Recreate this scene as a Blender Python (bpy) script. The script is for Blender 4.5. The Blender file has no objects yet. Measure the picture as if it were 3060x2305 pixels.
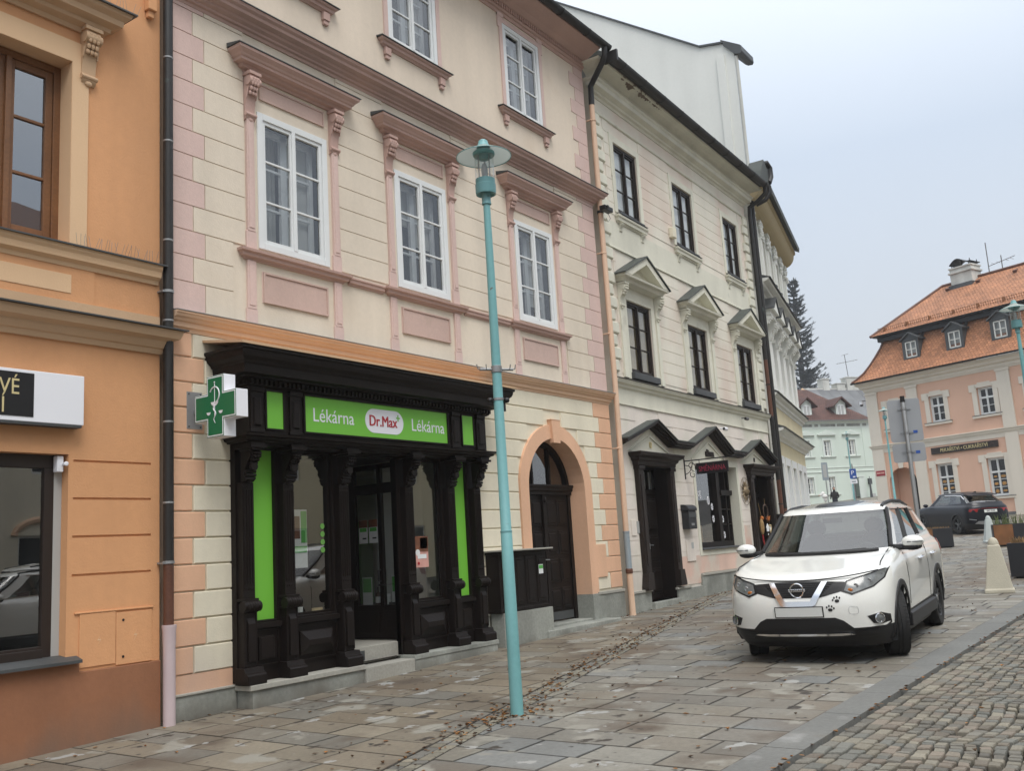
import bpy, bmesh, math, random
from mathutils import Matrix, Vector, noise
from mathutils.geometry import delaunay_2d_cdt
R=math.radians; PI=math.pi
SC=bpy.context.scene; COL=SC.collection
# ------------------------------------------------------------------ camera
YAW,PITCH,ROLL=R(34.9),R(9.7),R(-3.57)
cam_d=bpy.data.cameras.new('camera'); cam=bpy.data.objects.new('camera',cam_d); COL.objects.link(cam)
_fw=Vector((math.cos(YAW)*math.cos(PITCH),math.sin(YAW)*math.cos(PITCH),math.sin(PITCH)))
_rt=Vector((math.sin(YAW),-math.cos(YAW),0)); _up=_rt.cross(_fw)
_r=_rt*math.cos(ROLL)+_up*math.sin(ROLL); _u=_r.cross(_fw)
cam.matrix_world=Matrix(((_r.x,_u.x,-_fw.x,0),(_r.y,_u.y,-_fw.y,0),(_r.z,_u.z,-_fw.z,1.66),(0,0,0,1)))
cam_d.sensor_width=36; cam_d.lens=2870/3060*36; cam_d.clip_end=3000; cam_d.clip_start=.05
SC.camera=cam
# ------------------------------------------------------------------ sky, sun, exposure (overcast noon)
SUN_EL,SUN_AZ=R(58),R(-125)      # azimuth of the sun measured from +X towards +Y
w=bpy.data.worlds.new('World'); SC.world=w; w.use_nodes=True
nt=w.node_tree; nt.nodes.clear()
o=nt.nodes.new('ShaderNodeOutputWorld'); bg=nt.nodes.new('ShaderNodeBackground'); bg.inputs[1].default_value=.1
sk=nt.nodes.new('ShaderNodeTexSky'); sk.sky_type='NISHITA'; sk.sun_disc=False; sk.sun_elevation=SUN_EL; sk.sun_rotation=PI/2-SUN_AZ
sk.dust_density=6; sk.air_density=1.5
tc=nt.nodes.new('ShaderNodeTexCoord'); sx=nt.nodes.new('ShaderNodeSeparateXYZ'); nt.links.new(tc.outputs['Generated'],sx.inputs[0])
rp=nt.nodes.new('ShaderNodeValToRGB'); nt.links.new(sx.outputs[2],rp.inputs[0])
cr=rp.color_ramp; cr.elements[0].position=0; cr.elements[0].color=(.50,.53,.555,1)
for p_,c_ in ((.18,(.50,.54,.59,1)),(.36,(.495,.565,.665,1)),(.62,(.93,.99,1.07,1))):
    e=cr.elements.new(p_); e.color=c_
cr.elements[-1].position=1; cr.elements[-1].color=(1.45,1.47,1.5,1)
ns=nt.nodes.new('ShaderNodeTexNoise'); ns.inputs['Scale'].default_value=2.2; ns.inputs['Detail'].default_value=4; nt.links.new(tc.outputs['Generated'],ns.inputs[0])
mr=nt.nodes.new('ShaderNodeMapRange'); mr.inputs[3].default_value=9.6; mr.inputs[4].default_value=10.9; nt.links.new(ns.outputs[0],mr.inputs[0])
vm=nt.nodes.new('ShaderNodeVectorMath'); vm.operation='SCALE'; nt.links.new(rp.outputs[0],vm.inputs[0]); nt.links.new(mr.outputs[0],vm.inputs[3])
mx=nt.nodes.new('ShaderNodeMix'); mx.data_type='RGBA'; mx.inputs[0].default_value=.93
nt.links.new(sk.outputs[0],mx.inputs[6]); nt.links.new(vm.outputs[0],mx.inputs[7])
nt.links.new(mx.outputs[2],bg.inputs[0]); nt.links.new(bg.outputs[0],o.inputs[0])
sd=bpy.data.lights.new('sun','SUN'); sd.energy=1.5; sd.angle=R(28); sd.color=(1,.97,.93)
so=bpy.data.objects.new('sun',sd); COL.objects.link(so)
sv=Vector((math.cos(SUN_AZ)*math.cos(SUN_EL),math.sin(SUN_AZ)*math.cos(SUN_EL),math.sin(SUN_EL)))
so.rotation_euler=sv.to_track_quat('Z','Y').to_euler(); so.location=(0,-10,30)
SC.view_settings.view_transform='Standard'; SC.view_settings.look='None'; SC.view_settings.gamma=1; SC.view_settings.exposure=0.42
SC.cycles.max_bounces=8; SC.cycles.volume_bounces=2; SC.cycles.transparent_max_bounces=12
# ------------------------------------------------------------------ ground height
def gz(x,y=0):
    if x<37: return .0222*x
    if x<58: return .8214+(x-37)*.057
    return 2.0184+(x-58)*.08
# ------------------------------------------------------------------ materials
MATS={}
def mat(name,col,rough=.85,var=.06,vs=.9,bump=.0,bs=60,metal=0,spec=.5,streak=0,coat=0,grain=0,attr=None,stain=None,spot=0,dirt=None):
    m=bpy.data.materials.new(name); m.use_nodes=True; N=m.node_tree.nodes; L=m.node_tree.links
    b=N['Principled BSDF']; b.inputs['Roughness'].default_value=rough; b.inputs['Metallic'].default_value=metal
    b.inputs['Specular IOR Level'].default_value=spec
    if coat: b.inputs['Coat Weight'].default_value=coat; b.inputs['Coat Roughness'].default_value=.04
    tc=N.new('ShaderNodeTexCoord'); cur=None
    rgb=N.new('ShaderNodeRGB'); rgb.outputs[0].default_value=(*col,1); cur=rgb.outputs[0]
    def noi(sc,det=4,mp=None):
        n=N.new('ShaderNodeTexNoise'); n.inputs['Scale'].default_value=sc; n.inputs['Detail'].default_value=det
        if mp:
            p=N.new('ShaderNodeMapping'); p.inputs['Scale'].default_value=mp; L.new(tc.outputs['Object'],p.inputs[0]); L.new(p.outputs[0],n.inputs[0])
        else: L.new(tc.outputs['Object'],n.inputs[0])
        return n.outputs[0]
    def mulv(cur,fac,lo,hi,a=.25,b2=.75):
        r=N.new('ShaderNodeMapRange'); r.inputs[1].default_value=a; r.inputs[2].default_value=b2; r.inputs[3].default_value=lo; r.inputs[4].default_value=hi; L.new(fac,r.inputs[0])
        v=N.new('ShaderNodeVectorMath'); v.operation='SCALE'; L.new(cur,v.inputs[0]); L.new(r.outputs[0],v.inputs[3]); return v.outputs[0]
    def mixc(cur,c,fac,a,b2):
        r=N.new('ShaderNodeMapRange'); r.inputs[1].default_value=a; r.inputs[2].default_value=b2; L.new(fac,r.inputs[0])
        k=N.new('ShaderNodeMix'); k.data_type='RGBA'; L.new(r.outputs[0],k.inputs[0]); L.new(cur,k.inputs[6]); k.inputs[7].default_value=(*c,1); return k.outputs[2]
    if attr:
        a=N.new('ShaderNodeAttribute'); a.attribute_name=attr
        v=N.new('ShaderNodeVectorMath'); v.operation='MULTIPLY'; L.new(cur,v.inputs[0]); L.new(a.outputs['Color'],v.inputs[1]); cur=v.outputs[0]
    if var: cur=mulv(cur,noi(vs,5),1-var,1+var)
    if grain: cur=mulv(cur,noi(vs*22,3),1-grain,1+grain)
    if streak: cur=mulv(cur,noi(1.6,5,(1,1,.12)),1-streak,1+streak*.3,.3,.6)
    if stain:
        for c_,sc_,a_,b_ in stain: cur=mixc(cur,c_,noi(sc_,5),a_,b_)
    if dirt:     # splash dirt and damp rising from the foot of a wall: height, colour, raggedness
        h0,h1,dc=dirt; sp=N.new('ShaderNodeSeparateXYZ'); L.new(tc.outputs['Object'],sp.inputs[0])
        ma=N.new('ShaderNodeMath'); ma.operation='MULTIPLY_ADD'; ma.inputs[1].default_value=-(h1-h0)*2.2; L.new(noi(2.3,6,(1,1,.35)),ma.inputs[0]); L.new(sp.outputs[2],ma.inputs[2])
        cur=mixc(cur,dc,ma.outputs[0],h1-(h1-h0)*1.1,h0-(h1-h0)*1.1)
    if spot: cur=mixc(cur,(.03,.028,.025),noi(spot,2),.70,.74)
    L.new(cur,b.inputs['Base Color'])
    if bump:
        n=noi(bs,6); bp=N.new('ShaderNodeBump'); bp.inputs['Strength'].default_value=bump; bp.inputs['Distance'].default_value=.01; L.new(n,bp.inputs['Height']); L.new(bp.outputs[0],b.inputs['Normal'])
    MATS[name]=m; return m
def glassmat(name,tint=(.75,.78,.78),ior=1.5,rough=.0,boost=0.0,wob=0.0):
    m=bpy.data.materials.new(name); m.use_nodes=True; N=m.node_tree.nodes; L=m.node_tree.links; N.clear()
    o=N.new('ShaderNodeOutputMaterial'); mx=N.new('ShaderNodeMixShader'); f=N.new('ShaderNodeFresnel'); f.inputs[0].default_value=ior
    ge=N.new('ShaderNodeNewGeometry'); io=N.new('ShaderNodeMath'); io.operation='MULTIPLY_ADD'; io.inputs[1].default_value=1/ior-ior; io.inputs[2].default_value=ior; L.new(ge.outputs['Backfacing'],io.inputs[0]); L.new(io.outputs[0],f.inputs[0])   # same reflection from either side of a single sheet
    a=N.new('ShaderNodeMath'); a.operation='MULTIPLY_ADD'; a.inputs[1].default_value=1.6; a.inputs[2].default_value=boost; a.use_clamp=True; L.new(f.outputs[0],a.inputs[0])
    t=N.new('ShaderNodeBsdfTransparent'); t.inputs[0].default_value=(*tint,1); g=N.new('ShaderNodeBsdfGlossy'); g.inputs['Roughness'].default_value=rough
    if wob:
        n=N.new('ShaderNodeTexNoise'); n.inputs['Scale'].default_value=1.3; tc=N.new('ShaderNodeTexCoord'); L.new(tc.outputs['Object'],n.inputs[0])
        bp=N.new('ShaderNodeBump'); bp.inputs['Strength'].default_value=wob; bp.inputs['Distance'].default_value=.05; L.new(n.outputs[0],bp.inputs['Height']); L.new(bp.outputs[0],g.inputs['Normal'])
    L.new(a.outputs[0],mx.inputs[0]); L.new(t.outputs[0],mx.inputs[1]); L.new(g.outputs[0],mx.inputs[2]); L.new(mx.outputs[0],o.inputs[0]); MATS[name]=m; return m
M=MATS
mat('cream_plaster',(.705,.62,.505),.9,.06,.7,.25,50,streak=.10,grain=.03,stain=[((.60,.505,.395),1.1,.58,.85)])
mat('cream_low',(.74,.685,.54),.9,.05,.7,.25,50,streak=.10,grain=.03,stain=[((.62,.55,.42),1.3,.62,.85)],dirt=(.3,1.0,(.55,.50,.42)))
mat('upper_cream',(.70,.60,.485),.9,.06,.6,.2,50,streak=.09,grain=.03,stain=[((.62,.50,.37),.9,.58,.85)])
mat('rose_trim',(.51,.345,.295),.85,.07,1.2,.2,50,streak=.06,grain=.03)
mat('rose_light',(.64,.475,.425),.88,.06,1.1,.25,50,streak=.07,grain=.04)
mat('rose_panel',(.55,.40,.345),.88,.07,1.4,.25,40,streak=.10,grain=.04,stain=[((.42,.33,.26),2.5,.62,.8)])
mat('peach_plaster',(.72,.44,.285),.88,.06,.9,.22,50,streak=.10,grain=.03,dirt=(.3,1.1,(.55,.36,.26)))
mat('peach_trim',(.74,.50,.335),.85,.05,.9,.2,50,streak=.06)
mat('orange_plaster',(.635,.325,.155),.88,.07,.5,.28,45,streak=.10,grain=.03,stain=[((.60,.315,.155),.9,.55,.8)])
mat('orange_pale',(.70,.475,.285),.88,.04,.9,.2,50,streak=.04)
mat('brown_plinth',(.285,.125,.062),.85,.10,.8,.2,40,streak=.14,grain=.05,dirt=(.05,.42,(.20,.115,.075)))
mat('beige_trim',(.55,.37,.225),.85,.05,1,.2,50,streak=.05)
mat('white_paint',(.72,.74,.735),.5,.03,2,.05,80)
mat('white_wall',(.74,.745,.70),.9,.03,.5,.2,40,streak=.04,grain=.02)
mat('dark_wood',(.009,.006,.005),.5,.25,3,.25,30,grain=.2,spec=.22)
mat('dark_wood_worn',(.018,.012,.0095),.5,.3,3,.3,30,grain=.25,spec=.3)
mat('brown_wood',(.17,.075,.028),.5,.25,2,.2,40,grain=.15)
mat('window_brown',(.02,.012,.009),.45,.2,3,.1,40)
mat('granite',(.275,.285,.255),.75,.14,1.3,.25,80,streak=.28,grain=.14,stain=[((.14,.145,.13),1.7,.52,.72)],dirt=(.1,.34,(.13,.12,.10)))
mat('granite_cap',(.335,.325,.285),.75,.1,1.6,.25,80,grain=.12)
mat('green_sign',(.17,.50,.05),.45,.02,1)
mat('white_sign',(.80,.81,.85),.4,.02,1)
mat('red_letter',(.42,.02,.03),.45,.02,1)
mat('cross_green',(.008,.16,.065),.4,.03,1)
mat('black_sign',(.008,.008,.010),.4,.03,1)
mat('gold_letter',(.62,.52,.27),.45,.05,2)
mat('pinkred_letter',(.30,.025,.055),.45,.03,2)
mat('grey_metal',(.36,.37,.38),.45,.05,2,metal=.5)
mat('zinc',(.30,.31,.315),.5,.1,2,metal=.6,grain=.06)
mat('zinc_dark',(.075,.08,.082),.55,.2,1.5,metal=.3,streak=.1)
mat('black_pipe',(.014,.013,.012),.5,.35,2,.1,30,grain=.2,stain=[((.10,.15,.13),3,.68,.8)])
mat('rust_pipe',(.105,.042,.024),.5,.25,2.5,.1,30,grain=.2)
mat('lilac_pipe',(.55,.45,.46),.5,.08,2.5,streak=.1)
mat('peach_pipe',(.69,.48,.34),.6,.06,2,streak=.07,grain=.03)
mat('grey_pipe',(.27,.32,.35),.5,.05,2)
mat('teal_paint',(.17,.39,.40),.42,.07,1.2,.04,30,grain=.04,streak=.08,stain=[((.12,.10,.08),9,.72,.76)])
mat('teal_paint_dark',(.135,.31,.325),.45,.05,2)
mat('shade_grey',(.42,.46,.43),.5,.06,3)
mat('cream_house',(.73,.69,.59),.9,.05,.7,.3,40,streak=.08,grain=.03,stain=[((.66,.555,.47),.6,.42,.62),((.40,.36,.29),1.9,.67,.9)])
mat('cream_trim',(.67,.655,.55),.88,.07,1.2,.25,40,streak=.10,grain=.04,stain=[((.37,.36,.30),2.1,.62,.9)])
mat('cream_lower',(.74,.675,.605),.9,.05,.8,.3,40,streak=.08,grain=.03,stain=[((.62,.60,.50),.8,.5,.65),((.34,.31,.27),2.6,.67,.80)],dirt=(.5,1.5,(.50,.45,.40)))
mat('salmon_base',(.66,.47,.385),.9,.08,1.5,.3,40,streak=.12,stain=[((.60,.55,.47),1.1,.48,.62),((.36,.33,.28),2,.62,.8)])
mat('bare_brick',(.16,.12,.085),.95,.3,6,.8,25,grain=.3)
mat('roof_slate',(.06,.068,.062),.65,.2,2,.2,30,grain=.15)
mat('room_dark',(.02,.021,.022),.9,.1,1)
mat('blind_grey',(.40,.41,.40),.8,.05,1,streak=.08)
mat('curtain',(.74,.75,.74),.85,.05,1,streak=.25)
mat('inner_frame',(.60,.62,.63),.6,.05,1)
mat('curtain_warm',(.42,.33,.19),.85,.1,1,streak=.3)
mat('yellow_wall',(.69,.61,.41),.9,.05,.8,.2,40,streak=.05)
mat('soffit_beige',(.42,.34,.20),.9,.05,1,.1,40)
mat('mint_wall',(.55,.62,.55),.9,.04,.6,.15,40,streak=.04)
mat('mint_trim',(.58,.63,.58),.85,.04,1)
mat('rose_wall',(.68,.43,.315),.9,.04,.5,.15,40,streak=.04)
mat('rose_white',(.69,.63,.54),.88,.04,.8,.15,40,streak=.05)
mat('antenna_metal',(.16,.16,.16),.5,.05,1,metal=.5)
mat('chimney_white',(.52,.52,.48),.9,.15,1.5,.3,40,streak=.2)
mat('black_metal',(.015,.015,.016),.45,.1,2,metal=.2)
mat('car_white',(.80,.81,.775),.22,.01,1,coat=1,spec=.5)
mat('car_black',(.005,.006,.011),.28,.02,1,coat=.2,spec=.22)
mat('plastic_black',(.014,.014,.015),.5,.1,6,spec=.4)
mat('rubber',(.013,.013,.013),.8,.15,8,.2,60)
mat('chrome',(.75,.76,.78),.12,.02,1,metal=1)
mat('alloy',(.30,.31,.32),.3,.03,2,metal=.9)
mat('lamp_clear',(.15,.16,.16),.15,.35,14,spec=.6,coat=.4,grain=.3)
mat('lamp_red',(.25,.008,.010),.2,.1,4,coat=.5)
mat('amber',(.45,.14,.02),.3,.05,4)
mat('plate_white',(.66,.68,.66),.4,.03,3)
mat('sett_stone',(1,1,1),.8,.10,3,.5,40,grain=.14,attr='tint')
mat('slab_stone',(1,1,1),.72,.14,1.1,.25,50,grain=.14,attr='tint',stain=[((.125,.095,.066),.42,.50,.66),((.095,.074,.055),1.3,.56,.70),((.25,.24,.205),2.1,.60,.66),((.30,.30,.285),3.4,.655,.68),((.045,.037,.03),3.9,.655,.70)],spot=7.5)
mat('joint_soil',(.030,.026,.021),.95,.2,5,.5,40)
mat('kerb_stone',(.145,.147,.138),.78,.14,1.2,.3,60,grain=.12,stain=[((.38,.38,.37),.9,.64,.76),((.16,.14,.11),2,.6,.8)])
mat('leaf_brown',(.15,.088,.042),.8,.4,40,attr='tint')
mat('bollard_stone',(.48,.45,.36),.85,.08,3,.4,60,grain=.07,streak=.08)
mat('bollard_grey',(.46,.50,.49),.85,.06,3,.4,60,grain=.06)
mat('planter_black',(.014,.015,.019),.5,.1,2)
mat('corten',(.20,.085,.03),.8,.25,3,.2,30,streak=.15)
mat('soil',(.05,.035,.025),.95,.2,6)
mat('dry_grass',(.22,.135,.06),.9,.3,8)
mat('green_grass',(.10,.13,.04),.9,.3,8)
mat('bark',(.055,.045,.037),.95,.2,3)
mat('needles',(.045,.060,.050),.9,.3,1.2)  # lifted towards grey-green, part of the distance haze put into the colour
mat('skin',(.5,.3,.22),.6); mat('hair_dark',(.03,.02,.015),.8); mat('jacket_black',(.01,.01,.011),.8,.1,4); mat('trousers',(.03,.035,.05),.9,.1,4)
mat('fur_white',(.72,.72,.70),.95,.06,12,.6,30)
mat('bronze',(.22,.165,.10),.5,.3,6,metal=.5)
mat('straw',(.30,.19,.08),.9,.3,14); mat('straw_orange',(.40,.13,.03),.9,.35,14); mat('twig',(.09,.06,.045),.9,.3,10)
mat('paper_white',(.74,.76,.76),.7,.03,4); mat('paper_green',(.10,.42,.08),.7,.05,4); mat('paper_pink',(.62,.33,.28),.6,.2,6); mat('paper_brown',(.16,.06,.03),.6,.5,9)
mat('blue_sign',(.02,.08,.34),.4); mat('red_sign',(.32,.025,.04),.45)
mat('amber_glass',(.05,.022,.01),.15); mat('pot_white',(.66,.69,.70),.4)
mat('render_pale',(.55,.44,.33),.9,.05,.5); mat('pharm_wall',(.60,.63,.54),.85,.05,.7); mat('pharm_green',(.12,.30,.06),.8,.1,1)
mat('dormer_tiles',(.075,.035,.027),.8,.25,3,.3,20,grain=.2); mat('bread',(.50,.25,.06),.7,.5,7)
glassmat('glass',(.86,.88,.88)); glassmat('glass_shop',(.88,.90,.88),boost=.18); glassmat('glass_wobble',(.86,.88,.88),wob=.12,boost=.08)
glassmat('glass_car',(.42,.47,.46),boost=.09); glassmat('glass_sky',(.5,.53,.56),boost=.30,wob=.05); m_=bpy.data.materials.new('shade_disc'); m_.use_nodes=True; N_=m_.node_tree.nodes; L2=m_.node_tree.links; N_.clear(); o_=N_.new('ShaderNodeOutputMaterial'); d_=N_.new('ShaderNodeBsdfDiffuse'); d_.inputs[0].default_value=(.40,.45,.42,1); t_=N_.new('ShaderNodeBsdfTranslucent'); t_.inputs[0].default_value=(.62,.68,.64,1); x_=N_.new('ShaderNodeMixShader'); x_.inputs[0].default_value=.24; L2.new(d_.outputs[0],x_.inputs[1]); L2.new(t_.outputs[0],x_.inputs[2]); L2.new(x_.outputs[0],o_.inputs[0]); MATS['shade_disc']=m_
glassmat('glass_lamp',(.93,.95,.95))
def tilemat(name,col,sx,sz,rowfade=.25,round_=False):
    # roof tiles: offset rows in the roof plane (object coords come from per-face uv)
    m=bpy.data.materials.new(name); m.use_nodes=True; N=m.node_tree.nodes; L=m.node_tree.links; b=N['Principled BSDF']; b.inputs['Roughness'].default_value=.8
    uv=N.new('ShaderNodeUVMap'); uv.uv_map='roof'
    br=N.new('ShaderNodeTexBrick'); br.inputs['Scale'].default_value=1; br.inputs['Brick Width'].default_value=sx; br.inputs['Row Height'].default_value=sz; br.inputs['Mortar Size'].default_value=.012; br.inputs['Mortar Smooth'].default_value=.6
    br.inputs['Color1'].default_value=(*[c*.78 for c in col],1); br.inputs['Color2'].default_value=(*[min(1,c*1.2) for c in col],1); br.inputs['Mortar'].default_value=(*[c*.4 for c in col],1)
    L.new(uv.outputs[0],br.inputs[0])
    n=N.new('ShaderNodeTexNoise'); n.inputs['Scale'].default_value=.7; n.inputs['Detail'].default_value=5; L.new(uv.outputs[0],n.inputs[0])
    r=N.new('ShaderNodeMapRange'); r.inputs[1].default_value=.3; r.inputs[2].default_value=.7; r.inputs[3].default_value=.72; r.inputs[4].default_value=1.15; L.new(n.outputs[0],r.inputs[0])
    v=N.new('ShaderNodeVectorMath'); v.operation='SCALE'; L.new(br.outputs[0],v.inputs[0]); L.new(r.outputs[0],v.inputs[3]); L.new(v.outputs[0],b.inputs['Base Color'])
    sp=N.new('ShaderNodeSeparateXYZ'); L.new(uv.outputs[0],sp.inputs[0])
    dv=N.new('ShaderNodeMath'); dv.operation='DIVIDE'; dv.inputs[1].default_value=sz; L.new(sp.outputs[1],dv.inputs[0])
    fr=N.new('ShaderNodeMath'); fr.operation='FRACT'; L.new(dv.outputs[0],fr.inputs[0])
    iv=N.new('ShaderNodeMath'); iv.operation='SUBTRACT'; iv.inputs[0].default_value=1; L.new(fr.outputs[0],iv.inputs[1])
    ml=N.new('ShaderNodeMath'); ml.operation='MULTIPLY'; L.new(iv.outputs[0],ml.inputs[0]); ml.inputs[1].default_value=1
    ad=N.new('ShaderNodeMath'); ad.operation='SUBTRACT'; L.new(ml.outputs[0],ad.inputs[0]); L.new(br.outputs['Fac'],ad.inputs[1])
    bp=N.new('ShaderNodeBump'); bp.inputs['Strength'].default_value=1; bp.inputs['Distance'].default_value=.035; L.new(ad.outputs[0],bp.inputs['Height']); L.new(bp.outputs[0],b.inputs['Normal'])
    MATS[name]=m
tilemat('tiles_orange',(.40,.175,.085),.19,.16); tilemat('tiles_brown',(.10,.042,.03),.22,.2); tilemat('sheet_grey',(.16,.165,.17),30,1.1)
# ------------------------------------------------------------------ mesh builder
class MB:
    def __init__(s): s.v=[]; s.f=[]; s.c=[]; s.uv={}
    def add(s,vs,fs,col=None):
        b=len(s.v); s.v.extend(vs)
        for f in fs: s.f.append([b+i for i in f]); s.c.append(col)
        return s
    def box(s,x0,x1,y0,y1,z0,z1,col=None):
        return s.add([(x0,y0,z0),(x1,y0,z0),(x1,y1,z0),(x0,y1,z0),(x0,y0,z1),(x1,y0,z1),(x1,y1,z1),(x0,y1,z1)],[(0,1,2,3),(4,5,6,7),(0,1,5,4),(1,2,6,5),(2,3,7,6),(3,0,4,7)],col)
    def cbox(s,x0,x1,y0,y1,z0,z1,c=.01):   # block whose street side has chamfered edges
        return s.add([(x0,y1,z0),(x1,y1,z0),(x1,y1,z1),(x0,y1,z1),(x0,y0+c,z0),(x1,y0+c,z0),(x1,y0+c,z1),(x0,y0+c,z1),(x0+c,y0,z0+c),(x1-c,y0,z0+c),(x1-c,y0,z1-c),(x0+c,y0,z1-c)],
            [(8,9,10,11),(4,5,9,8),(5,6,10,9),(6,7,11,10),(7,4,8,11),(0,1,5,4),(1,2,6,5),(2,3,7,6),(3,0,4,7)])
    def quad(s,a,b,c,d): return s.add([a,b,c,d],[(0,1,2,3)])
    def prism(s,poly,ax,a,b):
        n=len(poly)
        def P(p,t): return (p[0],t,p[1]) if ax=='y' else ((t,p[0],p[1]) if ax=='x' else (p[0],p[1],t))
        return s.add([P(p,a) for p in poly]+[P(p,b) for p in poly],[tuple(range(n)),tuple(range(n,2*n))]+[(i,(i+1)%n,n+(i+1)%n,n+i) for i in range(n)])
    def mold(s,x0,x1,prof,y0=0,rl=True,rr=True):
        vs=[];fs=[]
        for p,z in prof:
            a=x0-(p if rl else 0); b=x1+(p if rr else 0)
            vs+=[(a,y0,z),(a,y0-p,z),(b,y0-p,z),(b,y0,z)]
        for i in range(len(prof)-1):
            k=4*i
            for j in range(3): fs.append((k+j,k+j+1,k+4+j+1,k+4+j))
        fs.append((0,1,2,3)); k=4*(len(prof)-1); fs.append((k,k+1,k+2,k+3))
        return s.add(vs,fs)
    def lathe(s,prof,c=(0,0,0),n=24,ax='z',cap=True):
        vs=[];fs=[]
        for r,z in prof:
            for i in range(n):
                a=2*PI*i/n; u,v=r*math.cos(a),r*math.sin(a)
                vs.append((c[0]+u,c[1]+v,c[2]+z) if ax=='z' else ((c[0]+u,c[1]+z,c[2]+v) if ax=='y' else (c[0]+z,c[1]+u,c[2]+v)))
        for k in range(len(prof)-1):
            for i in range(n): fs.append((k*n+i,k*n+(i+1)%n,(k+1)*n+(i+1)%n,(k+1)*n+i))
        if cap: fs.append(tuple(range(n))); fs.append(tuple(range((len(prof)-1)*n,len(prof)*n)))
        return s.add(vs,fs)
    def tube(s,pts,r,n=10,cap=True):
        pts=[Vector(p) for p in pts]; vs=[];fs=[]; m=len(pts)
        rs=r if isinstance(r,(list,tuple)) else [r]*m
        prev=None
        for i,p in enumerate(pts):
            t=(pts[min(i+1,m-1)]-pts[max(i-1,0)]).normalized()
            if prev is None: a=t.orthogonal().normalized()
            else: a=(prev-t*prev.dot(t)).normalized()
            prev=a; b=t.cross(a)
            for k in range(n):
                q=2*PI*k/n; vs.append(tuple(p+(a*math.cos(q)+b*math.sin(q))*rs[i]))
        for i in range(m-1):
            for k in range(n): fs.append((i*n+k,i*n+(k+1)%n,(i+1)*n+(k+1)%n,(i+1)*n+k))
        if cap: fs.append(tuple(range(n))); fs.append(tuple(range((m-1)*n,m*n)))
        return s.add(vs,fs)
    def ball(s,c,r,n=10,m=7):
        rx,ry,rz=r if isinstance(r,(list,tuple)) else (r,r,r); vs=[(c[0],c[1],c[2]-rz)];fs=[]
        for j in range(1,m):
            t=-PI/2+PI*j/m
            for i in range(n): a=2*PI*i/n; vs.append((c[0]+rx*math.cos(t)*math.cos(a),c[1]+ry*math.cos(t)*math.sin(a),c[2]+rz*math.sin(t)))
        vs.append((c[0],c[1],c[2]+rz)); T=len(vs)-1
        for i in range(n):
            fs.append((0,1+(i+1)%n,1+i)); fs.append((T,1+(m-2)*n+i,1+(m-2)*n+(i+1)%n))
            for j in range(m-2): fs.append((1+j*n+i,1+j*n+(i+1)%n,1+(j+1)*n+(i+1)%n,1+(j+1)*n+i))
        return s.add(vs,fs)
    def wall(s,x0,x1,z0,z1,holes=(),y=0):
        # front sheet with rectangular openings (xa,xb,za,zb,depth) and their reveals
        xs=sorted(set([x0,x1]+[h[i] for h in holes for i in (0,1)])); zs=sorted(set([z0,z1]+[h[i] for h in holes for i in (2,3)]))
        for a,b in zip(xs,xs[1:]):
            for c,d in zip(zs,zs[1:]):
                mx,mz=(a+b)/2,(c+d)/2
                if any(h[0]<mx<h[1] and h[2]<mz<h[3] for h in holes): continue
                s.quad((a,y,c),(b,y,c),(b,y,d),(a,y,d))
        for a,b,c,d,dp in holes:
            e=y+dp
            s.quad((a,y,c),(a,e,c),(a,e,d),(a,y,d)); s.quad((b,y,c),(b,e,c),(b,e,d),(b,y,d)); s.quad((a,y,c),(b,y,c),(b,e,c),(a,e,c)); s.quad((a,y,d),(b,y,d),(b,e,d),(a,e,d))
        return s
    def shell(s,x0,x1,y0,y1,z0,z1,front=False):
        s.quad((x0,y0,z0),(x0,y1,z0),(x0,y1,z1),(x0,y0,z1)); s.quad((x1,y0,z0),(x1,y1,z0),(x1,y1,z1),(x1,y0,z1)); s.quad((x0,y1,z0),(x1,y1,z0),(x1,y1,z1),(x0,y1,z1)); s.quad((x0,y0,z1),(x1,y0,z1),(x1,y1,z1),(x0,y1,z1)); s.quad((x0,y0,z0),(x1,y0,z0),(x1,y1,z0),(x0,y1,z0))
        return s
    def clusters(s,tol=.012,most=12):
        # the loose pieces of this mesh, those that touch taken together; None when it is one piece or a pattern of many
        par=list(range(len(s.v)))
        def fd(i):
            while par[i]!=i: par[i]=par[par[i]]; i=par[i]
            return i
        for f in s.f:
            a=fd(f[0])
            for q in f[1:]: par[fd(q)]=a
        comp={}
        for fi,f in enumerate(s.f): comp.setdefault(fd(f[0]),[]).append(fi)
        C=list(comp.values())
        if len(C)<2 or len(C)>160: return None
        bb=[]
        for c in C:
            P=[s.v[i] for fi in c for i in s.f[fi]]; bb.append([(min(p[k] for p in P)-tol/2,max(p[k] for p in P)+tol/2) for k in range(3)])
        g=list(range(len(C)))
        def fg(i):
            while g[i]!=i: g[i]=g[g[i]]; i=g[i]
            return i
        for i in range(len(C)):
            for j in range(i):
                if all(bb[i][k][0]<=bb[j][k][1] and bb[j][k][0]<=bb[i][k][1] for k in range(3)): g[fg(i)]=fg(j)
        out={}
        for i,c in enumerate(C): out.setdefault(fg(i),[]).extend(c)
        if len(out)<2 or len(out)>most: return None
        res=[]
        for fs in sorted(out.values(),key=lambda q:-len(q)):
            idx={}; m=MB()
            for fi in fs:
                m.f.append([idx.setdefault(i,len(idx)) for i in s.f[fi]]); m.c.append(s.c[fi])
            m.v=[None]*len(idx)
            for i,k in idx.items(): m.v[k]=s.v[i]
            res.append(m)
        return res
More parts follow.
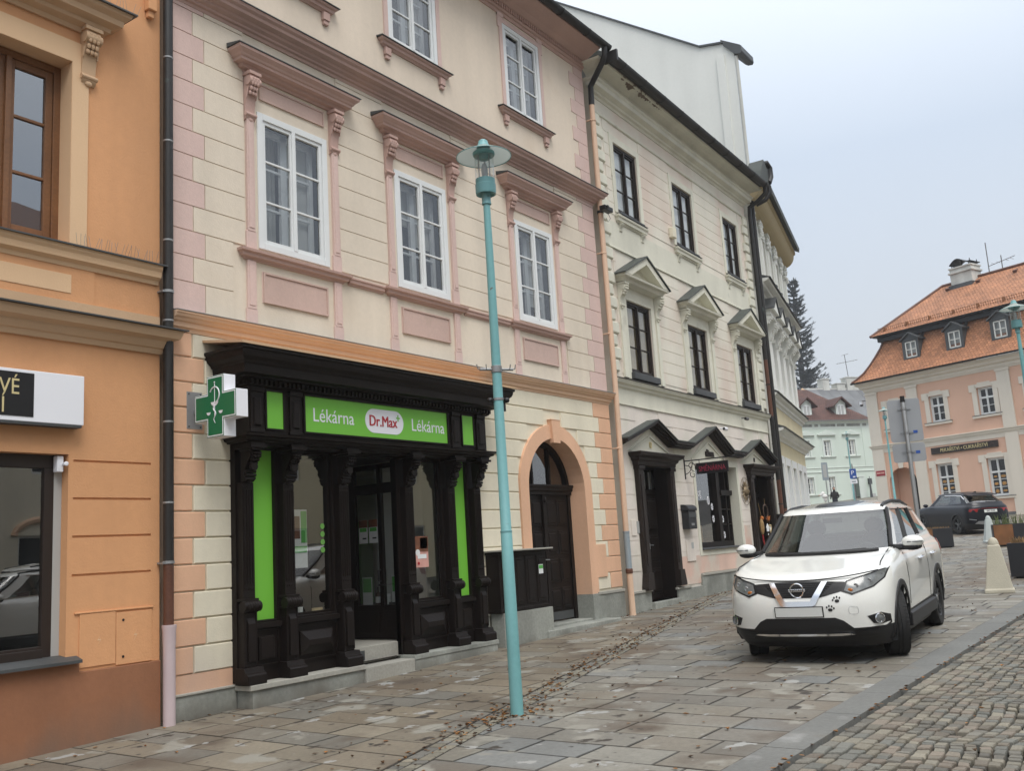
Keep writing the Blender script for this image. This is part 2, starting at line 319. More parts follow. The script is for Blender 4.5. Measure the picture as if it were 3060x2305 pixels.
    def mesh(s,name,smooth=False,tint=False,uvs=None):
        me=bpy.data.meshes.new(name); me.from_pydata([tuple(v) for v in s.v],[],s.f)
        if tint:
            a=me.color_attributes.new('tint','FLOAT_COLOR','CORNER'); i=0
            for p,c in zip(me.polygons,s.c):
                for l in p.loop_indices: a.data[l].color=(*(c or (1,1,1)),1)
        if uvs:
            u=me.uv_layers.new(name='roof')
            for p in me.polygons:
                for l in p.loop_indices: u.data[l].uv=uvs(Vector(me.vertices[me.loops[l].vertex_index].co),p)
        if not tint and not uvs:
            bm=bmesh.new(); bm.from_mesh(me); bmesh.ops.recalc_face_normals(bm,faces=bm.faces); bm.to_mesh(me); bm.free()
        if smooth:
            me.polygons.foreach_set('use_smooth',[True]*len(me.polygons))
        me.update(); return me
KEEP={'wall','upper_wall','ground_floor_wall','quoin','dentil_row','bird_spike_strip','letter','snow_guard','broken_plaster','crown','grille_mesh','blind','room','spandrel','car_symbol','paw_sticker','straw_bow','capital','interior','window_frame','rod','body','wheel_spider','wheel','gable','antenna','street_lamp','banner_hook','underbody','frieze_panel','chimney_cowl'}
class Thing:
    def __init__(s,name,label,cat,base=(0,0,0),frame=None,rz=0,group=None):
        # frame: matrix of the coordinates the parts are written in; base: foot point in those coordinates
        s.F=frame if frame is not None else Matrix.Translation(base)@Matrix.Rotation(rz,4,'Z')
        s.e=bpy.data.objects.new(name,None); COL.objects.link(s.e); s.e.empty_display_size=.2
        s.e.matrix_basis=s.F@Matrix.Translation(base) if frame is not None else s.F
        s.e['label']=label; s.e['category']=cat
        if group: s.e['group']=group
        s.I=s.e.matrix_basis.inverted()
    def part(s,name,mb,m,parent=None,smooth=False,label=None,bev=0,**k):
        if isinstance(mb,MB) and name not in KEEP and not k:
            q=mb.clusters()
            if q:
                first=s.part(name,q[0],m,parent,smooth,label,bev)
                for x in q[1:]: s.part(name,x,m,parent,smooth,None,bev)
                return first
        me=mb.mesh(name,smooth,**k) if isinstance(mb,MB) else mb
        o=bpy.data.objects.new(name,me); COL.objects.link(o)
        me.materials.append(M[m] if isinstance(m,str) else m)
        if parent is None: o.parent=s.e; o.matrix_basis=s.I@s.F
        else: o.parent=parent
        if label: o['label']=label
        if bev:
            b=o.modifiers.new('bevel','BEVEL'); b.width=bev; b.segments=2; b.limit_method='ANGLE'
        if smooth=='auto':
            for p in me.polygons: p.use_smooth=True
            try: me.set_sharp_from_angle(angle=R(35))
            except Exception: pass
        return o
def tag(o,label,cat,group=None):
    o['label']=label; o['category']=cat
    if group: o['group']=group
    return o
def lone(name,mb,m,label=None,cat=None,kind=None,group=None,smooth=False,base=None,frame=None,**k):
    F=frame if frame is not None else Matrix.Identity(4)
    if base is not None:
        b=Vector(base)
        if isinstance(mb,MB): mb.v=[tuple(Vector(v)-b) for v in mb.v]
        F=F@Matrix.Translation(b)
    me=mb.mesh(name,smooth,**k) if isinstance(mb,MB) else mb
    o=bpy.data.objects.new(name,me); COL.objects.link(o); me.materials.append(M[m]); o.matrix_basis=F
    if label: tag(o,label,cat,group)
    if kind: o['kind']=kind
    if smooth=='auto':
        try: me.set_sharp_from_angle(angle=R(35))
        except Exception: pass
    return o
def copy_tree(o,parent=None,loc=None,rz=None):
    c=o.copy(); COL.objects.link(c)
    if parent: c.parent=parent
    if loc is not None: c.location=loc
    if rz is not None: c.rotation_euler=(0,0,rz)
    for ch in [x for x in bpy.data.objects if x.parent==o]: copy_tree(ch,c)
    return c
def text_mesh(txt,size,depth=.004,font=None,align='CENTER',sx=1.0,bold=0.0):
    # text as a mesh in the x-z plane, its face towards -y
    cu=bpy.data.curves.new('lettering','FONT'); cu.body=txt; cu.size=size; cu.extrude=depth/2; cu.align_x=align; cu.align_y='CENTER'; cu.offset=bold
    cu.resolution_u=3
    ob=bpy.data.objects.new('lettering',cu); COL.objects.link(ob)
    dg=bpy.context.evaluated_depsgraph_get(); dg.update()
    me=bpy.data.meshes.new_from_object(ob.evaluated_get(dg)); bpy.data.objects.remove(ob); bpy.data.curves.remove(cu)
    me.materials.clear()
    me.transform(Matrix.Rotation(PI/2,4,'X')@Matrix.Diagonal((sx,1,1,1)))
    return me
def moved(me,x,y,z,rz=0,ry=0): me.transform(Matrix.Translation((x,y,z))@Matrix.Rotation(rz,4,'Z')@Matrix.Rotation(ry,4,'Y')); return me
def bool_in(a,hs): return any(h[0]<a<h[1] for h in hs)
def spans(x0,x1,cuts):
    # x0..x1 minus the cut intervals
    out=[(x0,x1)]
    for a,b in cuts:
        nx=[]
        for p,q in out:
            if b<=p or a>=q: nx.append((p,q)); continue
            if a>p: nx.append((p,a))
            if b<q: nx.append((b,q))
        out=nx
    return [s for s in out if s[1]-s[0]>.02]
# ------------------------------------------------------------------ setting: ground, pavement, kerb, road
rnd=random.Random(7)
KA=R(-1.9); KC,KS=math.cos(KA),math.sin(KA)
def kf(u,v):            # kerb frame -> world; u along the kerb, v towards the houses (v=0 inner kerb line)
    return (u*KC-v*KS, 3.03+u*KS+v*KC)
def kz(u,v): x,y=kf(u,v); return gz(x,y)
mb=MB()
xs=[-60,-20,0,10,20,30,37,44,51,58,70,85,110,160,300,460]
for a,b in zip(xs,xs[1:]):
    za,zb=gz(min(a,120)),gz(min(b,120))
    ys=[-260,-60,-20,0,20,60,260]
    for c,d in zip(ys,ys[1:]): mb.quad((a,c,za-.09),(b,c,zb-.09),(b,d,zb-.09),(a,d,za-.09))
lone('ground',mb,'joint_soil',kind='structure')
# bedding just under the slabs, then the slabs themselves
def clip(poly,n,d):     # keep n.p>=d
    out=[]
    for i in range(len(poly)):
        p,q=poly[i],poly[(i+1)%len(poly)]; sp=p[0]*n[0]+p[1]*n[1]-d; sq=q[0]*n[0]+q[1]*n[1]-d
        if sp>=0: out.append(p)
        if sp*sq<0: t=sp/(sp-sq); out.append((p[0]+(q[0]-p[0])*t,p[1]+(q[1]-p[1])*t))
    return out
bd=Vector((1,.2485)).normalized(); bn=Vector((-bd.y,bd.x)); BD=bn.dot(Vector((6.09,5.21))); BW=.125
mb=MB()
for i in range(-6,130):
    u0=i*.6
    for v in (0,6.2,14,24): pass
    for va,vb in ((0,7),(7,14),(14,30)):
        a,b,c,d=(u0,va),(u0+.6,va),(u0+.6,vb),(u0,vb)
        mb.add([(*kf(*q),kz(*q)-.0065) for q in (a,b,c,d)],[(0,1,2,3)])
lone('pavement_bed',mb,'joint_soil',kind='structure')
PAL=[(.20,.188,.16),(.19,.181,.156),(.186,.186,.172),(.176,.180,.172),(.205,.19,.156),(.19,.172,.14),(.172,.160,.137),(.235,.226,.195)]
mb=MB(); G=.009
def slab(poly,tint,jz):
    if len(poly)<3: return
    c=Vector((sum(p[0] for p in poly)/len(poly),sum(p[1] for p in poly)/len(poly)))
    n=len(poly); tx,ty=rnd.uniform(-.0035,.0035),rnd.uniform(-.0035,.0035)
    def ins(p,g):
        v=Vector(p)-c; l=v.length; return c+v*(max(l-g,0)/l) if l else Vector(p)
    A=[ins(p,G) for p in poly]; B=[ins(p,G+.012) for p in poly]
    def zz(q,e): x,y=kf(q.x,q.y); return (x,y,gz(x,y)+e+jz+tx*(q.x-c.x)+ty*(q.y-c.y))
    mb.add([zz(q,-.017) for q in A]+[zz(q,-.003) for q in A]+[zz(q,.0) for q in B],
      [tuple(range(2*n,3*n))],tint)
    b_=len(mb.v)-3*n; d_=tuple(c*.42 for c in tint)      # slab edges tinted darker so the joints show as lines
    for i in range(n):
        for k in (0,n): mb.f.append([b_+k+i,b_+k+(i+1)%n,b_+k+n+(i+1)%n,b_+k+n+i]); mb.c.append(d_)
def w2k(x,y): y-=3.03; return (x*KC+y*KS,-x*KS+y*KC)
bdk=(bd.x*KC+bd.y*KS,-bd.x*KS+bd.y*KC); bnk=(-bdk[1],bdk[0]); pk=w2k(6.09,5.21); BDK=bnk[0]*pk[0]+bnk[1]*pk[1]
for i in range(-8,110):
    u0=i*.412+rnd.uniform(-.004,.004); u1=u0+.412; v=0.0; first=True
    while v<7.6 if u0<26 else v<17:
        L=rnd.choice([.41,.55,.62,.75,.83,.95]); L+=rnd.uniform(-.02,.02)
        if first: L*=rnd.uniform(.4,1); first=False
        t=rnd.choice(PAL); k=rnd.uniform(.80,1.02); t=tuple(c*k for c in t)
        q=[(u0,v),(u1,v),(u1,v+L),(u0,v+L)]
        q=[p for p in q]
        jz=rnd.uniform(-.0015,.0015)
        if 2<u0<22:
            slab(clip(q,bnk,BDK+BW),tuple(c*f for c,f in zip(t,(.95,.87,.77))),jz); slab(clip(q,(-bnk[0],-bnk[1]),-(BDK-BW)),t,jz)
        else: slab(q,t,jz)
        v+=L
lone('pavement',mb,'slab_stone',kind='structure',tint=True)
# strip of small setts across the pavement
def stone(mb,quad,z0,h,tint,dome=.004):
    c=Vector((sum(p[0] for p in quad)/4,sum(p[1] for p in quad)/4)); n=4
    A=[Vector(p) for p in quad]; B=[c+(p-c)*.80 for p in A]; B2=[c+(p-c)*.93 for p in A]
    def P(q,e): x,y=q.x,q.y; return (x,y,gz(x,y)+e)
    mb.add([P(q,z0-.03) for q in A]+[P(q,z0+h*.55) for q in B2]+[P(q,z0+h) for q in B],
      [(8,9,10,11)]+[(i,(i+1)%4,4+(i+1)%4,4+i) for i in range(4)]+[(4+i,4+(i+1)%4,8+(i+1)%4,8+i) for i in range(4)],tint)
mb=MB(); s=-3.0
while s<20:
    L=rnd.uniform(.09,.14)
    for k in (-1,0,1) if False else (0,1):
        w0=-BW+.012+k*(BW-.01); w1=w0+BW-.018
        ss=s+(.05 if k else 0)
        g=lambda a,b:(6.09+bd.x*(a+rnd.uniform(-.006,.006))+bn.x*(b+rnd.uniform(-.005,.005)),5.21+bd.y*a+bn.y*b)
        k2=rnd.uniform(.42,.72); t=tuple(c*k2 for c in rnd.choice([(.30,.28,.22),(.26,.25,.22),(.33,.30,.23)]))
        stone(mb,[g(ss,w0),g(ss+L-.014,w0),g(ss+L-.014,w1),g(ss,w1)],-.008,.009+rnd.uniform(-.003,.003),t)
    s+=L
lone('gutter_strip',mb,'sett_stone',kind='structure',tint=True)
# flush granite kerb, one slab after the other
mb=MB(); u=-5.0; bm_=0
while u<60:
    L=rnd.uniform(.85,1.25); k=rnd.uniform(.9,1.08)
    e=.006+rnd.uniform(0,.003); pts=[]
    for (uu,vv) in ((u+.003,-.006),(u+L-.003,-.006),(u+L-.003,-.30),(u+.003,-.30)):
        x,y=kf(uu,vv); pts.append((x,y,gz(x,y)+e))
    lo=[(x,y,z-.12) for x,y,z in pts]
    mb.add(pts+lo,[(0,1,2,3),(0,1,5,4),(1,2,6,5),(2,3,7,6),(3,0,4,7)])
    u+=L
lone('kerb',mb,'kerb_stone',kind='structure')
# granite setts of the road: three rows along the kerb, then segmental arcs
mb=MB(); SP=[(.225,.208,.165),(.20,.19,.16),(.185,.185,.162),(.215,.188,.148),(.25,.228,.178),(.165,.155,.13),(.23,.195,.155)]
def jit(a=.009): return rnd.uniform(-a,a)
ROADZ=-.022
def rz_(v): return ROADZ-.010*min(max(-v-.3,0),4)*.6
def warp(u,v):
    d=-v-.315
    if d>.42:
        f=min(1,(d-.42)/.35); ph=(u%1.5)/1.5; v=v-f*(.075*(1-(2*ph-1)**2)-.04); u=u+f*.03*math.sin(u*1.7+v*3)
    return (u,v)
grid={}
row=0; v=-.315
while v>-4.6:
    h=rnd.uniform(.105,.125) if row<3 else rnd.uniform(.084,.102)
    u=2.0+rnd.uniform(0,.1); jr={}
    while u<(26 if v>-2.2 else 20):
        L=rnd.uniform(.13,.20) if row<3 else rnd.uniform(.075,.14)
        g=.007
        q=[(u+g,v-g),(u+L-g,v-g),(u+L-g,v-h+g),(u+g,v-h+g)]
        q=[(a+jit(),b+jit()) for a,b in q]; q=[kf(*warp(*p)) for p in q]
        if rnd.random()<.985:
            k=rnd.uniform(.56,.92); t=tuple(c*k for c in rnd.choice(SP))
            zz=rz_(v)+rnd.uniform(-.006,.005)
            c=Vector((sum(p[0] for p in q)/4,sum(p[1] for p in q)/4)); A=[Vector(p) for p in q]; B=[c+(p-c)*rnd.uniform(.80,.90) for p in A]; B2=[c+(p-c)*.95 for p in A]
            ax,ay=rnd.uniform(-.05,.05),rnd.uniform(-.05,.05)
            P=lambda p,e:(p.x,p.y,gz(p.x)+zz+e+ax*(p.x-c.x)+ay*(p.y-c.y))
            mb.add([P(p,-.05) for p in A]+[P(p,-.005) for p in B2]+[P(p,.003) for p in B],[(8,9,10,11)]+[(i,(i+1)%4,4+(i+1)%4,4+i) for i in range(4)]+[(4+i,4+(i+1)%4,8+(i+1)%4,8+i) for i in range(4)],t)
        u+=L
    v-=h; row+=1
# coarser paving further along and across the road
def rough(u0,u1,v0,v1,su,sv):
    v=v1
    while v>v0:
        u=u0
        while u<u1:
            L=su*rnd.uniform(.7,1.3); q=[(u+.01,v-.01),(u+L-.01,v-.01),(u+L-.01,v-sv+.01),(u+.01,v-sv+.01)]; q=[kf(a+jit(.02),b+jit(.02)) for a,b in q]
            k=rnd.uniform(.6,.92); t=tuple(c*k for c in rnd.choice(SP)); z=ROADZ+rnd.uniform(-.006,.006)
            mb.add([(x,y,gz(x)+z) for x,y in q],[(0,1,2,3)],t); u+=L
        v-=sv
rough(26,60,-8,-.31,.3,.22)
rough(-6,26,-9,-4.62,.3,.2)
lone('road',mb,'sett_stone',kind='structure',tint=True)
# far paved square beyond the slabs
mb=MB()
def far(u0,u1,v0,v1,su,sv,pal,e):
    u=u0
    while u<u1:
        v=v0
        while v<v1:
            L=sv*rnd.uniform(.7,1.3); q=[(u+.008,v+.008),(u+su-.008,v+.008),(u+su-.008,v+L-.008),(u+.008,v+L-.008)]; k=rnd.uniform(.85,1.1); t=tuple(c*k for c in rnd.choice(pal))
            mb.add([(*kf(*p),kz(*p)+e) for p in q],[(0,1,2,3)],t); v+=L
        u+=su
far(45.4,100,-8,30,.35,.6,SP,-.004)
lone('square_paving',mb,'sett_stone',kind='structure',tint=True)
# fallen leaves
mb=MB()
def leaf(x,y):
    a=rnd.uniform(0,2*PI); s=rnd.uniform(.015,.034); w=s*rnd.uniform(.4,.7); z=gz(x)+.007; k=rnd.uniform(0,.02)
    t=rnd.choice([(1,1,1),(1.5,1.25,.9),(1.9,1.6,1.0),(.5,.45,.4),(.35,.3,.28),(.7,.6,.5),(1.25,.85,.55),(2.1,1.5,.6)])
    ca,sa=math.cos(a),math.sin(a); P=lambda p,q,e:(x+p*ca-q*sa,y+p*sa+q*ca,z+e)
    mb.add([P(-s,0,k*.6),P(-s*.2,w,k),P(s,0,k*.5),P(-s*.2,-w,k*.9),P(s*.1,0,-.001)],[(0,1,4),(1,2,4),(2,3,4),(3,0,4)],t)
for _ in range(620):
    s=rnd.gauss(5.2,4.2); o_=rnd.gauss(.04,.12)
    leaf(6.09+bd.x*s+bn.x*o_,5.21+bd.y*s+bn.y*o_)
for _ in range(150):
    a=rnd.gauss(0,.45); b=rnd.gauss(0,.16); leaf(7.5+a,5.42+b)
for _ in range(330):
    leaf(rnd.uniform(4.5,24),rnd.uniform(2.9,8.6))
for _ in range(140):
    u=rnd.uniform(3,22); x,y=kf(u,-.31+rnd.gauss(0,.02)); leaf(x,y)
for _ in range(60):
    u=rnd.uniform(3,22); x,y=kf(u,-.31-abs(rnd.gauss(0,.9))); leaf(x,y)
for _ in range(110): leaf(rnd.uniform(6,24),8.78-abs(rnd.gauss(.05,.08)) if True else 0)
lone('fallen_leaves',mb,'leaf_brown',label='brown and yellow autumn leaves scattered over the slabs and along the gutter strip',cat='leaves',kind='stuff',tint=True)
# ------------------------------------------------------------------ shared house pieces
def console(mb,xc,w,z0,z1,p,y0=0,leaf=True):
    h=z1-z0; pr=[]
    for t,q in ((0,.10),(.04,.30),(.10,.42),(.16,.40),(.20,.24),(.30,.27),(.45,.36),(.60,.52),(.72,.74),(.82,.93),(.90,1.0),(.96,.96),(1,.86)):
        pr.append((y0-p*q,z0+h*t))
    pr=[(y0,z0)]+pr+[(y0,z1)]
    mb.prism(pr,'x',xc-w/2,xc+w/2)
    mb.tube([(xc-w*.56,y0-p*.34,z0+h*.13),(xc+w*.56,y0-p*.34,z0+h*.13)],h*.045,10)
    mb.tube([(xc-w*.58,y0-p*.72,z0+h*.86),(xc+w*.58,y0-p*.72,z0+h*.86)],h*.10,12)
    if leaf:
        for dz,dy,s in ((.70,.80,.10),(.60,.66,.085),(.80,.96,.09),(.90,1.0,.08)):
            for sx in (-.28,0,.28): mb.ball((xc+w*sx,y0-p*dy,z0+h*dz),(w*.15,p*.16,h*s*.6),7,5)
        mb.ball((xc,y0-p*.2,z0+h*.02),(w*.3,p*.22,h*.06),8,5)
        for sx in (-.5,.5): mb.tube([(xc+w*sx,y0-p*.45,z0+h*.5),(xc+w*sx,y0-p*.62,z0+h*.68)],w*.06,6)
    mb.box(xc-w*.62,xc+w*.62,y0-p*1.06,y0,z1,z1+h*.07)
    return mb
def window(th,x0,x1,z0,z1,y=.03,fw=.08,sw=.045,bar=.022,cols=2,zs=(1/3,2/3),frame='white_paint',glass='glass_wobble',back='curtain',yb=.32,name='window',dep=.07,mul=None,transom=None,label=None,room='room_dark',var=0):
    mb=MB()
    mb.box(x0,x0+fw,y,y+dep,z0,z1); mb.box(x1-fw,x1,y,y+dep,z0,z1); mb.box(x0+fw,x1-fw,y,y+dep,z0,z0+fw); mb.box(x0+fw,x1-fw,y,y+dep,z1-fw,z1)
    a,b,c,d=x0+fw,x1-fw,z0+fw,z1-fw; ys=y+.018; e=ys+.04
    W=(b-a)/cols; mid=y+.045
    secs=[(c,d,zs)] if transom is None else [(c,c+(d-c)*transom,zs),(c+(d-c)*transom,d,())]
    for (lo,hi,sp) in secs:
        for i in range(cols):
            p,q=a+W*i,a+W*(i+1); p+=.002; q-=.002
            mb.box(p,p+sw,ys,e,lo,hi); mb.box(q-sw,q,ys,e,lo,hi); mb.box(p+sw,q-sw,ys,e,lo,lo+sw); mb.box(p+sw,q-sw,ys,e,hi-sw,hi)
            for t in sp: zc=lo+(hi-lo)*t; mb.box(p+sw,q-sw,ys+.006,e-.004,zc-bar/2,zc+bar/2)
    if transom: zc=c+(d-c)*transom; mb.box(a,b,y-.012,y+.018,zc-.05,zc+.05)
    if cols==2: mb.box((a+b)/2-.028,(a+b)/2+.028,y-.004 if not mul else y-mul,ys,c,d)
    fr=th.part(name,mb,frame,bev=.004,label=label)
    g=MB(); g.quad((a,mid,c),(b,mid,c),(b,mid,d),(a,mid,d)); th.part('pane',g,glass,fr)
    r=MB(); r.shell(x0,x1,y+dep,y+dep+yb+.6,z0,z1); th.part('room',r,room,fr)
    if back=='double':     # the second, inner casement of an old box window and a pale roller blind behind its right half
        ib=MB(); yi=y+.20; f2=.06
        ib.box(a,a+f2,yi,yi+.05,c,d); ib.box(b-f2,b,yi,yi+.05,c,d); ib.box(a,b,yi,yi+.05,c,c+f2); ib.box(a,b,yi,yi+.05,d-f2*1.2,d); xm=(a+b)/2; ib.box(xm-.05,xm+.05,yi,yi+.05,c,d)
        for t in zs: zc=c+(d-c)*t; ib.box(a+f2,b-f2,yi+.008,yi+.04,zc-.014,zc+.014)
        th.part('inner_casement',ib,'inner_frame',fr)
        cu=MB(); n=14; px=[(a+.04)+(xm-.05-a)*i/n for i in range(n+1)]
        for i in range(n if var%3!=2 else n//3): cu.quad((px[i],yi+.16+.012*(i%2),c),(px[i+1],yi+.16+.012*((i+1)%2),c),(px[i+1],yi+.16+.012*((i+1)%2),d),(px[i],yi+.16+.012*(i%2),d))
        
        cu=cu if var%3!=1 else MB()
        zb=[c,c+(d-c)*.45,c+(d-c)*.2][var%3]
        cu.quad((xm,yi+.07,zb),(b,yi+.07,zb),(b,yi+.07,d),(xm,yi+.07,d)); 
        if var%3==1: cu.quad((a,yi+.09,c+(d-c)*.62),(xm,yi+.09,c+(d-c)*.62),(xm,yi+.09,d),(a,yi+.09,d))
        th.part('blind',cu,'blind_grey',fr)
    elif back:
        cu=MB(); n=max(8,int((b-a)/.045)); yy=y+dep+.02
        for i in range(n):
            p,q=a+(b-a)*i/n,a+(b-a)*(i+1)/n; o1,o2=.014*(i%2),.014*((i+1)%2)
            if back=='sides' and .3<(i+.5)/n<.7: continue
            cu.quad((p,yy+o1,c),(q,yy+o2,c),(q,yy+o2,d),(p,yy+o1,d))
        th.part('curtain',cu,'curtain_warm' if back=='warm' else 'curtain',fr)
    return fr
def gutter(mb,x0,x1,y,z,r=.085,n=9):
    vs=[];fs=[]
    for x in (x0,x1):
        for k in range(n+1): a=PI+PI*k/n; vs.append((x,y+r*math.cos(a),z+r*math.sin(a)))
        for k in range(n+1): a=2*PI-PI*k/n; vs.append((x,y+(r-.012)*math.cos(a),z+(r-.012)*math.sin(a)))
    m=2*n+2
    for k in range(m): fs.append((k,(k+1)%m,m+(k+1)%m,m+k))
    fs.append(tuple(range(m))); fs.append(tuple(range(m,2*m))); mb.add(vs,fs)
    mb.prism([(y+r*math.cos(PI+PI*k/n),z+r*math.sin(PI+PI*k/n)) for k in range(n+1)],'x',x1-.004,x1); 
    x=x0+.4
    while x<x1:     # seams and brackets
        mb.tube([(x,y+(r+.006)*math.cos(PI+PI*k/8),z+(r+.006)*math.sin(PI+PI*k/8)) for k in range(9)],.008,6); x+=.95
    return mb
def roof_uv(dx,up):
    dx=Vector(dx).normalized(); up=Vector(up).normalized()
    return lambda co,p:(co.dot(dx),co.dot(up))
# ------------------------------------------------------------------ orange house (left edge of the picture)
FA=Matrix.Translation((0,8.8,0))
ora=Thing('orange_house','orange plastered house with brown base and brown timber window at the left edge','house',(1.5,0,.03),FA)
OX0,OX1=-6.0,6.08
gr=[2.77,2.405,2.04,1.675]
holes=[(3.95,5.04,4.92,6.90,.22),(3.2,5.08,.93,2.83,.17),(.6,1.7,4.92,6.9,.22)]+[(5.13,5.98,z-.011,z+.011,.018) for z in gr]
mb=MB().wall(OX0,OX1,.78,10.4,holes)
for z in gr: mb.quad((5.13,.018,z-.012),(5.98,.018,z-.012),(5.98,.018,z+.012),(5.13,.018,z+.012))
mb.quad((OX1,0,0),(OX1,9,0),(OX1,9,10.4),(OX1,0,10.4)); mb.quad((OX0,0,0),(OX0,9,0),(OX0,9,10.4),(OX0,0,10.4))
mb.quad((OX0,0,10.4),(OX1,0,10.4),(OX1,9,10.4),(OX0,9,10.4))
ora.part('wall',mb,'orange_plaster')
mb=MB(); mb.prism([(OX0,-.3),(6.075,-.3),(6.075,.778),(5.205,.778),(5.205,.868),(3.15,.868),(3.15,.778),(OX0,.778)],'y',-.03,0); ora.part('plinth',mb,'brown_plinth',bev=.006)
# shop window
mb=MB(); y=.11
mb.box(3.2,5.0,y,y+.06,2.70,2.83); mb.box(4.905,5.0,y,y+.06,.93,2.70); mb.box(3.2,4.905,y,y+.06,.93,1.045); mb.box(3.2,3.3,y,y+.06,1.045,2.70)
mb.box(3.3,4.905,y-.03,y-.002,.935,1.02)
sw=ora.part('shop_window',mb,'window_brown',bev=.004)
g=MB(); g.quad((3.3,y+.03,1.045),(4.905,y+.03,1.045),(4.905,y+.03,2.7),(3.3,y+.03,2.7)); ora.part('pane',g,'glass_shop',sw)
mb=MB(); mb.shell(3.2,5.0,y+.06,3.2,.93,2.83); ora.part('room',mb,'room_dark',sw)
mb=MB(); mb.box(4.42,4.50,.45,.53,.93,2.83); mb.box(3.2,5.0,.2,.5,.93,.99); ora.part('window_post',mb,'curtain',sw)
mb=MB().box(5.0,5.079,.112,.168,.93,2.829); ora.part('reveal_strip',mb,'blind_grey',sw)
mb=MB(); mb.prism([(-.105,.868),(-.105,.895),(.0,.93),(.10,.945),(.10,.868)],'x',3.1,5.19); ora.part('sill',mb,'zinc_dark',sw)
mb=MB(); mb.lathe([(.0,0),(.028,0),(.03,.006),(.02,.01)],(4.62,.7,2.56),14,'y'); 
# upper window, its pale surround and hood
mb=MB(); mb.box(4.88,5.04,.22-.005,.26,4.92,6.9); 
wu=window(ora,3.95,5.04,4.94,6.89,.19,.075,.075,.03,2,(.345,.67),'brown_wood','glass_sky','',mul=.02,yb=.3)
window(ora,.6,1.7,4.94,6.89,.19,.075,.075,.03,2,(.345,.67),'brown_wood','glass_wobble','curtain')
for xa,xb in ((3.95,5.04),(.6,1.7)):
    mb=MB(); mb.box(xb,xb+.18,-.025,.0,4.93,7.13); mb.box(xa-.18,xa,-.025,0,4.93,7.13); mb.box(xa,xb,-.025,0,6.90,7.13)
    # pale lining of the deep reveal
    mb.box(xb-.003,xb+.001,-.02,.19,4.93,6.9); mb.box(xa,xb,-.02,.19,6.897,6.901)
    ora.part('surround',mb,'orange_pale',wu)
    mb=MB(); mb.mold(xa-.24,xb+.24,[(.03,7.26),(.05,7.30),(.12,7.33),(.13,7.37),(.21,7.40),(.22,7.46),(.27,7.50),(.285,7.54),(.0,7.545)]); ho=ora.part('hood',mb,'beige_trim',wu)
    for xc in (xa-.17,xb+.17):
        console_mb=console(MB(),xc,.155,6.70,7.27,.135); ora.part('console',console_mb,'beige_trim',wu,smooth='auto')
    mb=MB(); mb.prism([(-.315,7.54),(-.315,7.556),(.0,7.62),(0,7.546)],'x',xa-.56,xb+.56); ora.part('flashing',mb,'zinc_dark',wu)
mb=MB(); mb.mold(OX0,6.05,[(.02,4.70),(.03,4.74),(.075,4.77),(.085,4.83),(.105,4.86),(.11,4.895),(0,4.90)],rl=False,rr=False); ora.part('sill_cornice',mb,'orange_pale')
mb=MB(); mb.prism([(-.135,4.893),(-.135,4.908),(.0,4.935),(0,4.901)],'x',OX0,6.09); ora.part('sill_flashing',mb,'zinc_dark')
mb=MB(); mb.box(3.4,5.07,-.018,0,4.43,4.62); mb.box(.4,2.2,-.018,0,4.43,4.62); ora.part('apron_panel',mb,'orange_pale',bev=.004)
mb=MB(); mb.box(3.0,5.32,-.012,0,4.345,4.70); 
mb.box(0,2.6,-.012,0,4.345,4.70); ora.part('apron',mb,'orange_plaster')
mb=MB(); mb.box(OX0,6.06,-.035,0,4.20,4.345); mb.mold(OX0,6.05,[(.03,3.94),(.05,3.99),(.07,4.0),(.10,4.05),(.105,4.07),(.17,4.10),(.19,4.15),(.195,4.185),(0,4.19)],rl=False); ora.part('belt_cornice',mb,'beige_trim')
mb=MB(); mb.prism([(-.23,4.188),(-.23,4.202),(-.036,4.235),(-.036,4.19)],'x',OX0,6.29); ora.part('belt_flashing',mb,'zinc_dark')
mb=MB(); rr=random.Random(3)
for i in range(26):
    x=5.1+i*.037; a=rr.uniform(-.05,.05); mb.tube([(x,-.06,4.91),(x+a,-.06-rr.uniform(-.02,.05),5.05)],.0016,4)
for i in range(16):
    x=4.9+i*.05; mb.tube([(x,-.2,7.59),(x+rr.uniform(-.05,.05),-.22,7.74)],.0016,4)
ora.part('bird_spike_strip',mb,'zinc')
mb=MB(); mb.box(5.88,5.99,-.09,0,7.86,8.1); mb.box(5.9,5.97,-.06,0,7.78,7.86); ora.part('corbel',mb,'orange_plaster',bev=.01)
mb=MB(); mb.box(5.21,5.585,-.012,-.001,.81,1.305); mb.box(5.592,5.985,-.012,-.001,.79,1.29); mb.box(5.16,6.0,-.016,0,1.31,1.325)
md=ora.part('meter_door',mb,'orange_plaster',bev=.003)
mb=MB(); mb.lathe([(.012,-.0),(.013,-.016)],(5.665,0,1.215),10,'y'); mb.lathe([(.012,-.0),(.013,-.016)],(5.665,0,.865),10,'y'); ora.part('lock',mb,'black_metal',md)
mb=MB()
for xc,zc in ((5.41,1.05),(5.80,1.06)): mb.prism([(xc+.02,zc+.05),(xc-.02,zc-.005),(xc+.012,zc-.002),(xc-.018,zc-.06),(xc+.022,zc+.008),(xc-.008,zc+.006)],'y',-.0145,-.012)
ora.part('warning_mark',mb,'orange_pale',md)
